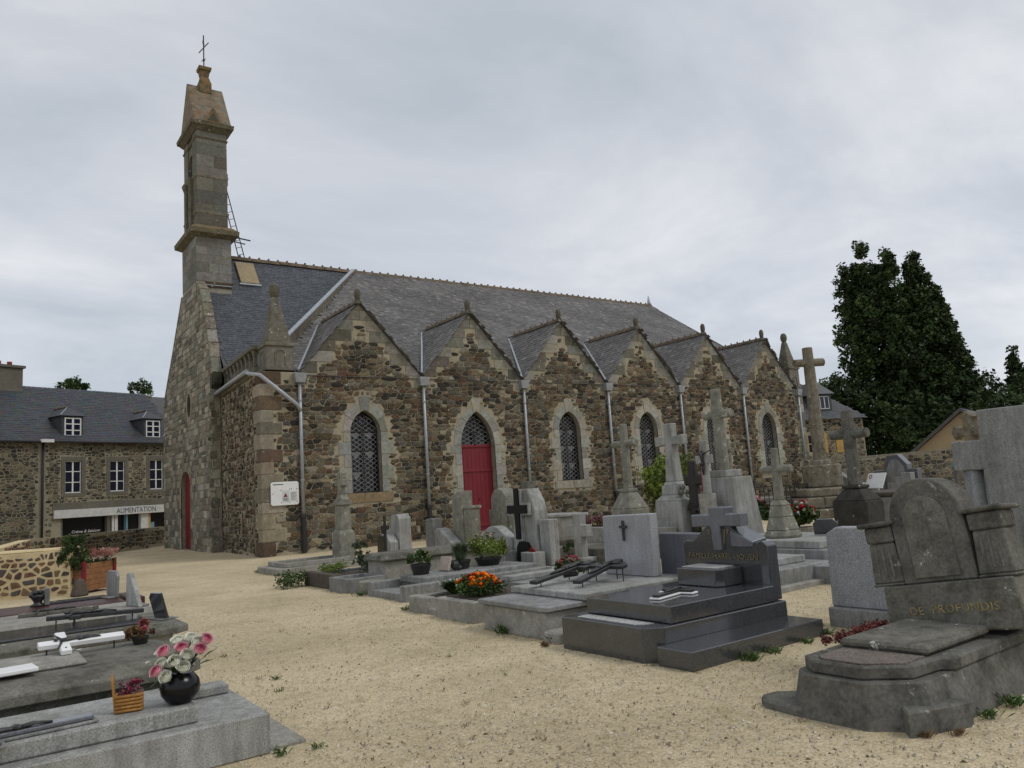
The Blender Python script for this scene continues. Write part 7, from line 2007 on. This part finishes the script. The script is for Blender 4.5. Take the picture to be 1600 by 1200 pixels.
pb['label'] = 'loose pale gravel scattered over the sandy path'; pb['category'] = 'gravel'

mb = MB()
def tuft(x, y, s, n_, col):
    for i in range(n_):
        a = pr_.random() * 6.28; e_ = s * pr_.uniform(.3, 1.0); b_ = Vector((x + pr_.gauss(0, s * .35), y + pr_.gauss(0, s * .35), -.01))
        tip = b_ + Vector((e_ * math.cos(a), e_ * math.sin(a), s * pr_.uniform(.3, .8))); w_ = Vector((-math.sin(a), math.cos(a), 0)) * s * .055
        k = pr_.uniform(.6, 1.4)
        mb.add([b_ - w_, b_ + w_, b_.lerp(tip, .6) + w_ + Vector((0, 0, s * .12)), tip], [(0, 1, 2, 3)], tuple(c * k for c in col))
GRN = (0.07, 0.12, 0.03); BRN = (0.16, 0.10, 0.05)
for x, y, s, n_ in [(-5.55, -18.05, .06, 26), (-5.70, -18.55, .05, 22), (-2.35, -21.0, .11, 60), (-2.0, -20.98, .09, 50), (-1.5, -20.98, .08, 50), (-1.08, -20.85, .10, 60), (-2.85, -18.85, .10, 40), (-2.88, -17.95, .14, 40), (-2.72, -15.2, .10, 30), (-2.4, -12.95, .12, 30), (-3.3, -22.5, .08, 30), (-2.35, -23.08, .10, 50), (-2.7, -23.1, .08, 40), (-6.27, -20.3, .07, 30), (-6.05, -20.35, .06, 24), (-.75, -20.6, .07, 30), (-.70, -21.2, .06, 30), (-1.9, -5.5, .10, 20), (-1.95, -7.2, .12, 20)]:
    tuft(x, y, s, n_, GRN)
for x, y in ((-3.30, -23.0), (-3.15, -23.12), (-3.05, -18.98), (-3.02, -18.9)): tuft(x, y, .055, 50, BRN)
# moss and litter gathered along the foot of the kerbs
for (xa_, ya_), (xb_, yb_) in (((-3.02, -19.2), (-3.02, -20.85)), ((-3.0, -20.93), (-1.1, -20.93)), ((-2.9, -17.5), (-2.9, -18.7)), ((-2.8, -15.35), (-2.8, -17.15)), ((-2.38, -13.1), (-2.38, -14.5)), ((-6.28, -19.2), (-6.28, -20.2)), ((-3.2, -23.08), (-1.6, -23.1)), ((-.7, -20.6), (-.7, -21.7)), ((-2.45, -11.5), (-2.45, -12.4)), ((-6.4, -17.6), (-6.4, -19.0)), ((-5.98, -15.3), (-5.98, -16.6))):
    for i in range(26):
        t_ = pr_.random(); tuft(xa_ + (xb_ - xa_) * t_ + pr_.uniform(-.03, .03), ya_ + (yb_ - ya_) * t_ + pr_.uniform(-.03, .03), pr_.uniform(.012, .035), 5, pr_.choice((GRN, BRN, (0.10, 0.10, 0.04))))
for i in range(420):
    d_ = 3 + 15 * pr_.random() ** 1.3; a_ = YAW + R(pr_.uniform(-36, 30)); x, y = -8.02 + d_ * math.cos(a_), -25.63 + d_ * math.sin(a_)
    if not (-6.0 < x < -3.1): continue
    s = pr_.uniform(.008, .022); a = pr_.random() * 6.28; ca_, sa_ = math.cos(a) * s, math.sin(a) * s; k = pr_.uniform(.5, 1.3)
    mb.add([(x - ca_, y - sa_, .004), (x + sa_ * .5, y - ca_ * .5, .01 + s * .3), (x + ca_, y + sa_, .005), (x - sa_ * .5, y + ca_ * .5, .012)], [(0, 1, 2, 3)], (0.15 * k, 0.095 * k, 0.05 * k))
for i in range(150):
    d_ = 3 + 14 * pr_.random(); a_ = YAW + R(pr_.uniform(-30, 25)); x, y = -8.02 + d_ * math.cos(a_), -25.63 + d_ * math.sin(a_)
    if -6.0 < x < -2.9 or (x < -2 and y < -20.9): tuft(x, y, pr_.uniform(.02, .05), 7, pr_.choice((GRN, BRN, BRN)))
wd = mb.build('weeds', 'flower', fix=False, kind='stuff')
wd['label'] = 'small green and brown weeds growing in the sand along the kerbs'; wd['category'] = 'weeds'
mb = MB()
for i in range(60): clump(mb, pr_, (-2.5 + pr_.uniform(-.42, .42), -22.17 + pr_.uniform(-.04, .05), .35 + pr_.uniform(0, .05)), .04, 26, .03, (.5, 1.4), tint=(0.16, 0.05, 0.04))
o = mb.build('creeping_sedum', 'flower', fix=False); tag(o, 'reddish creeping sedum on the far edge of the old blackened tomb', 'plant'); o['kind'] = 'thing'
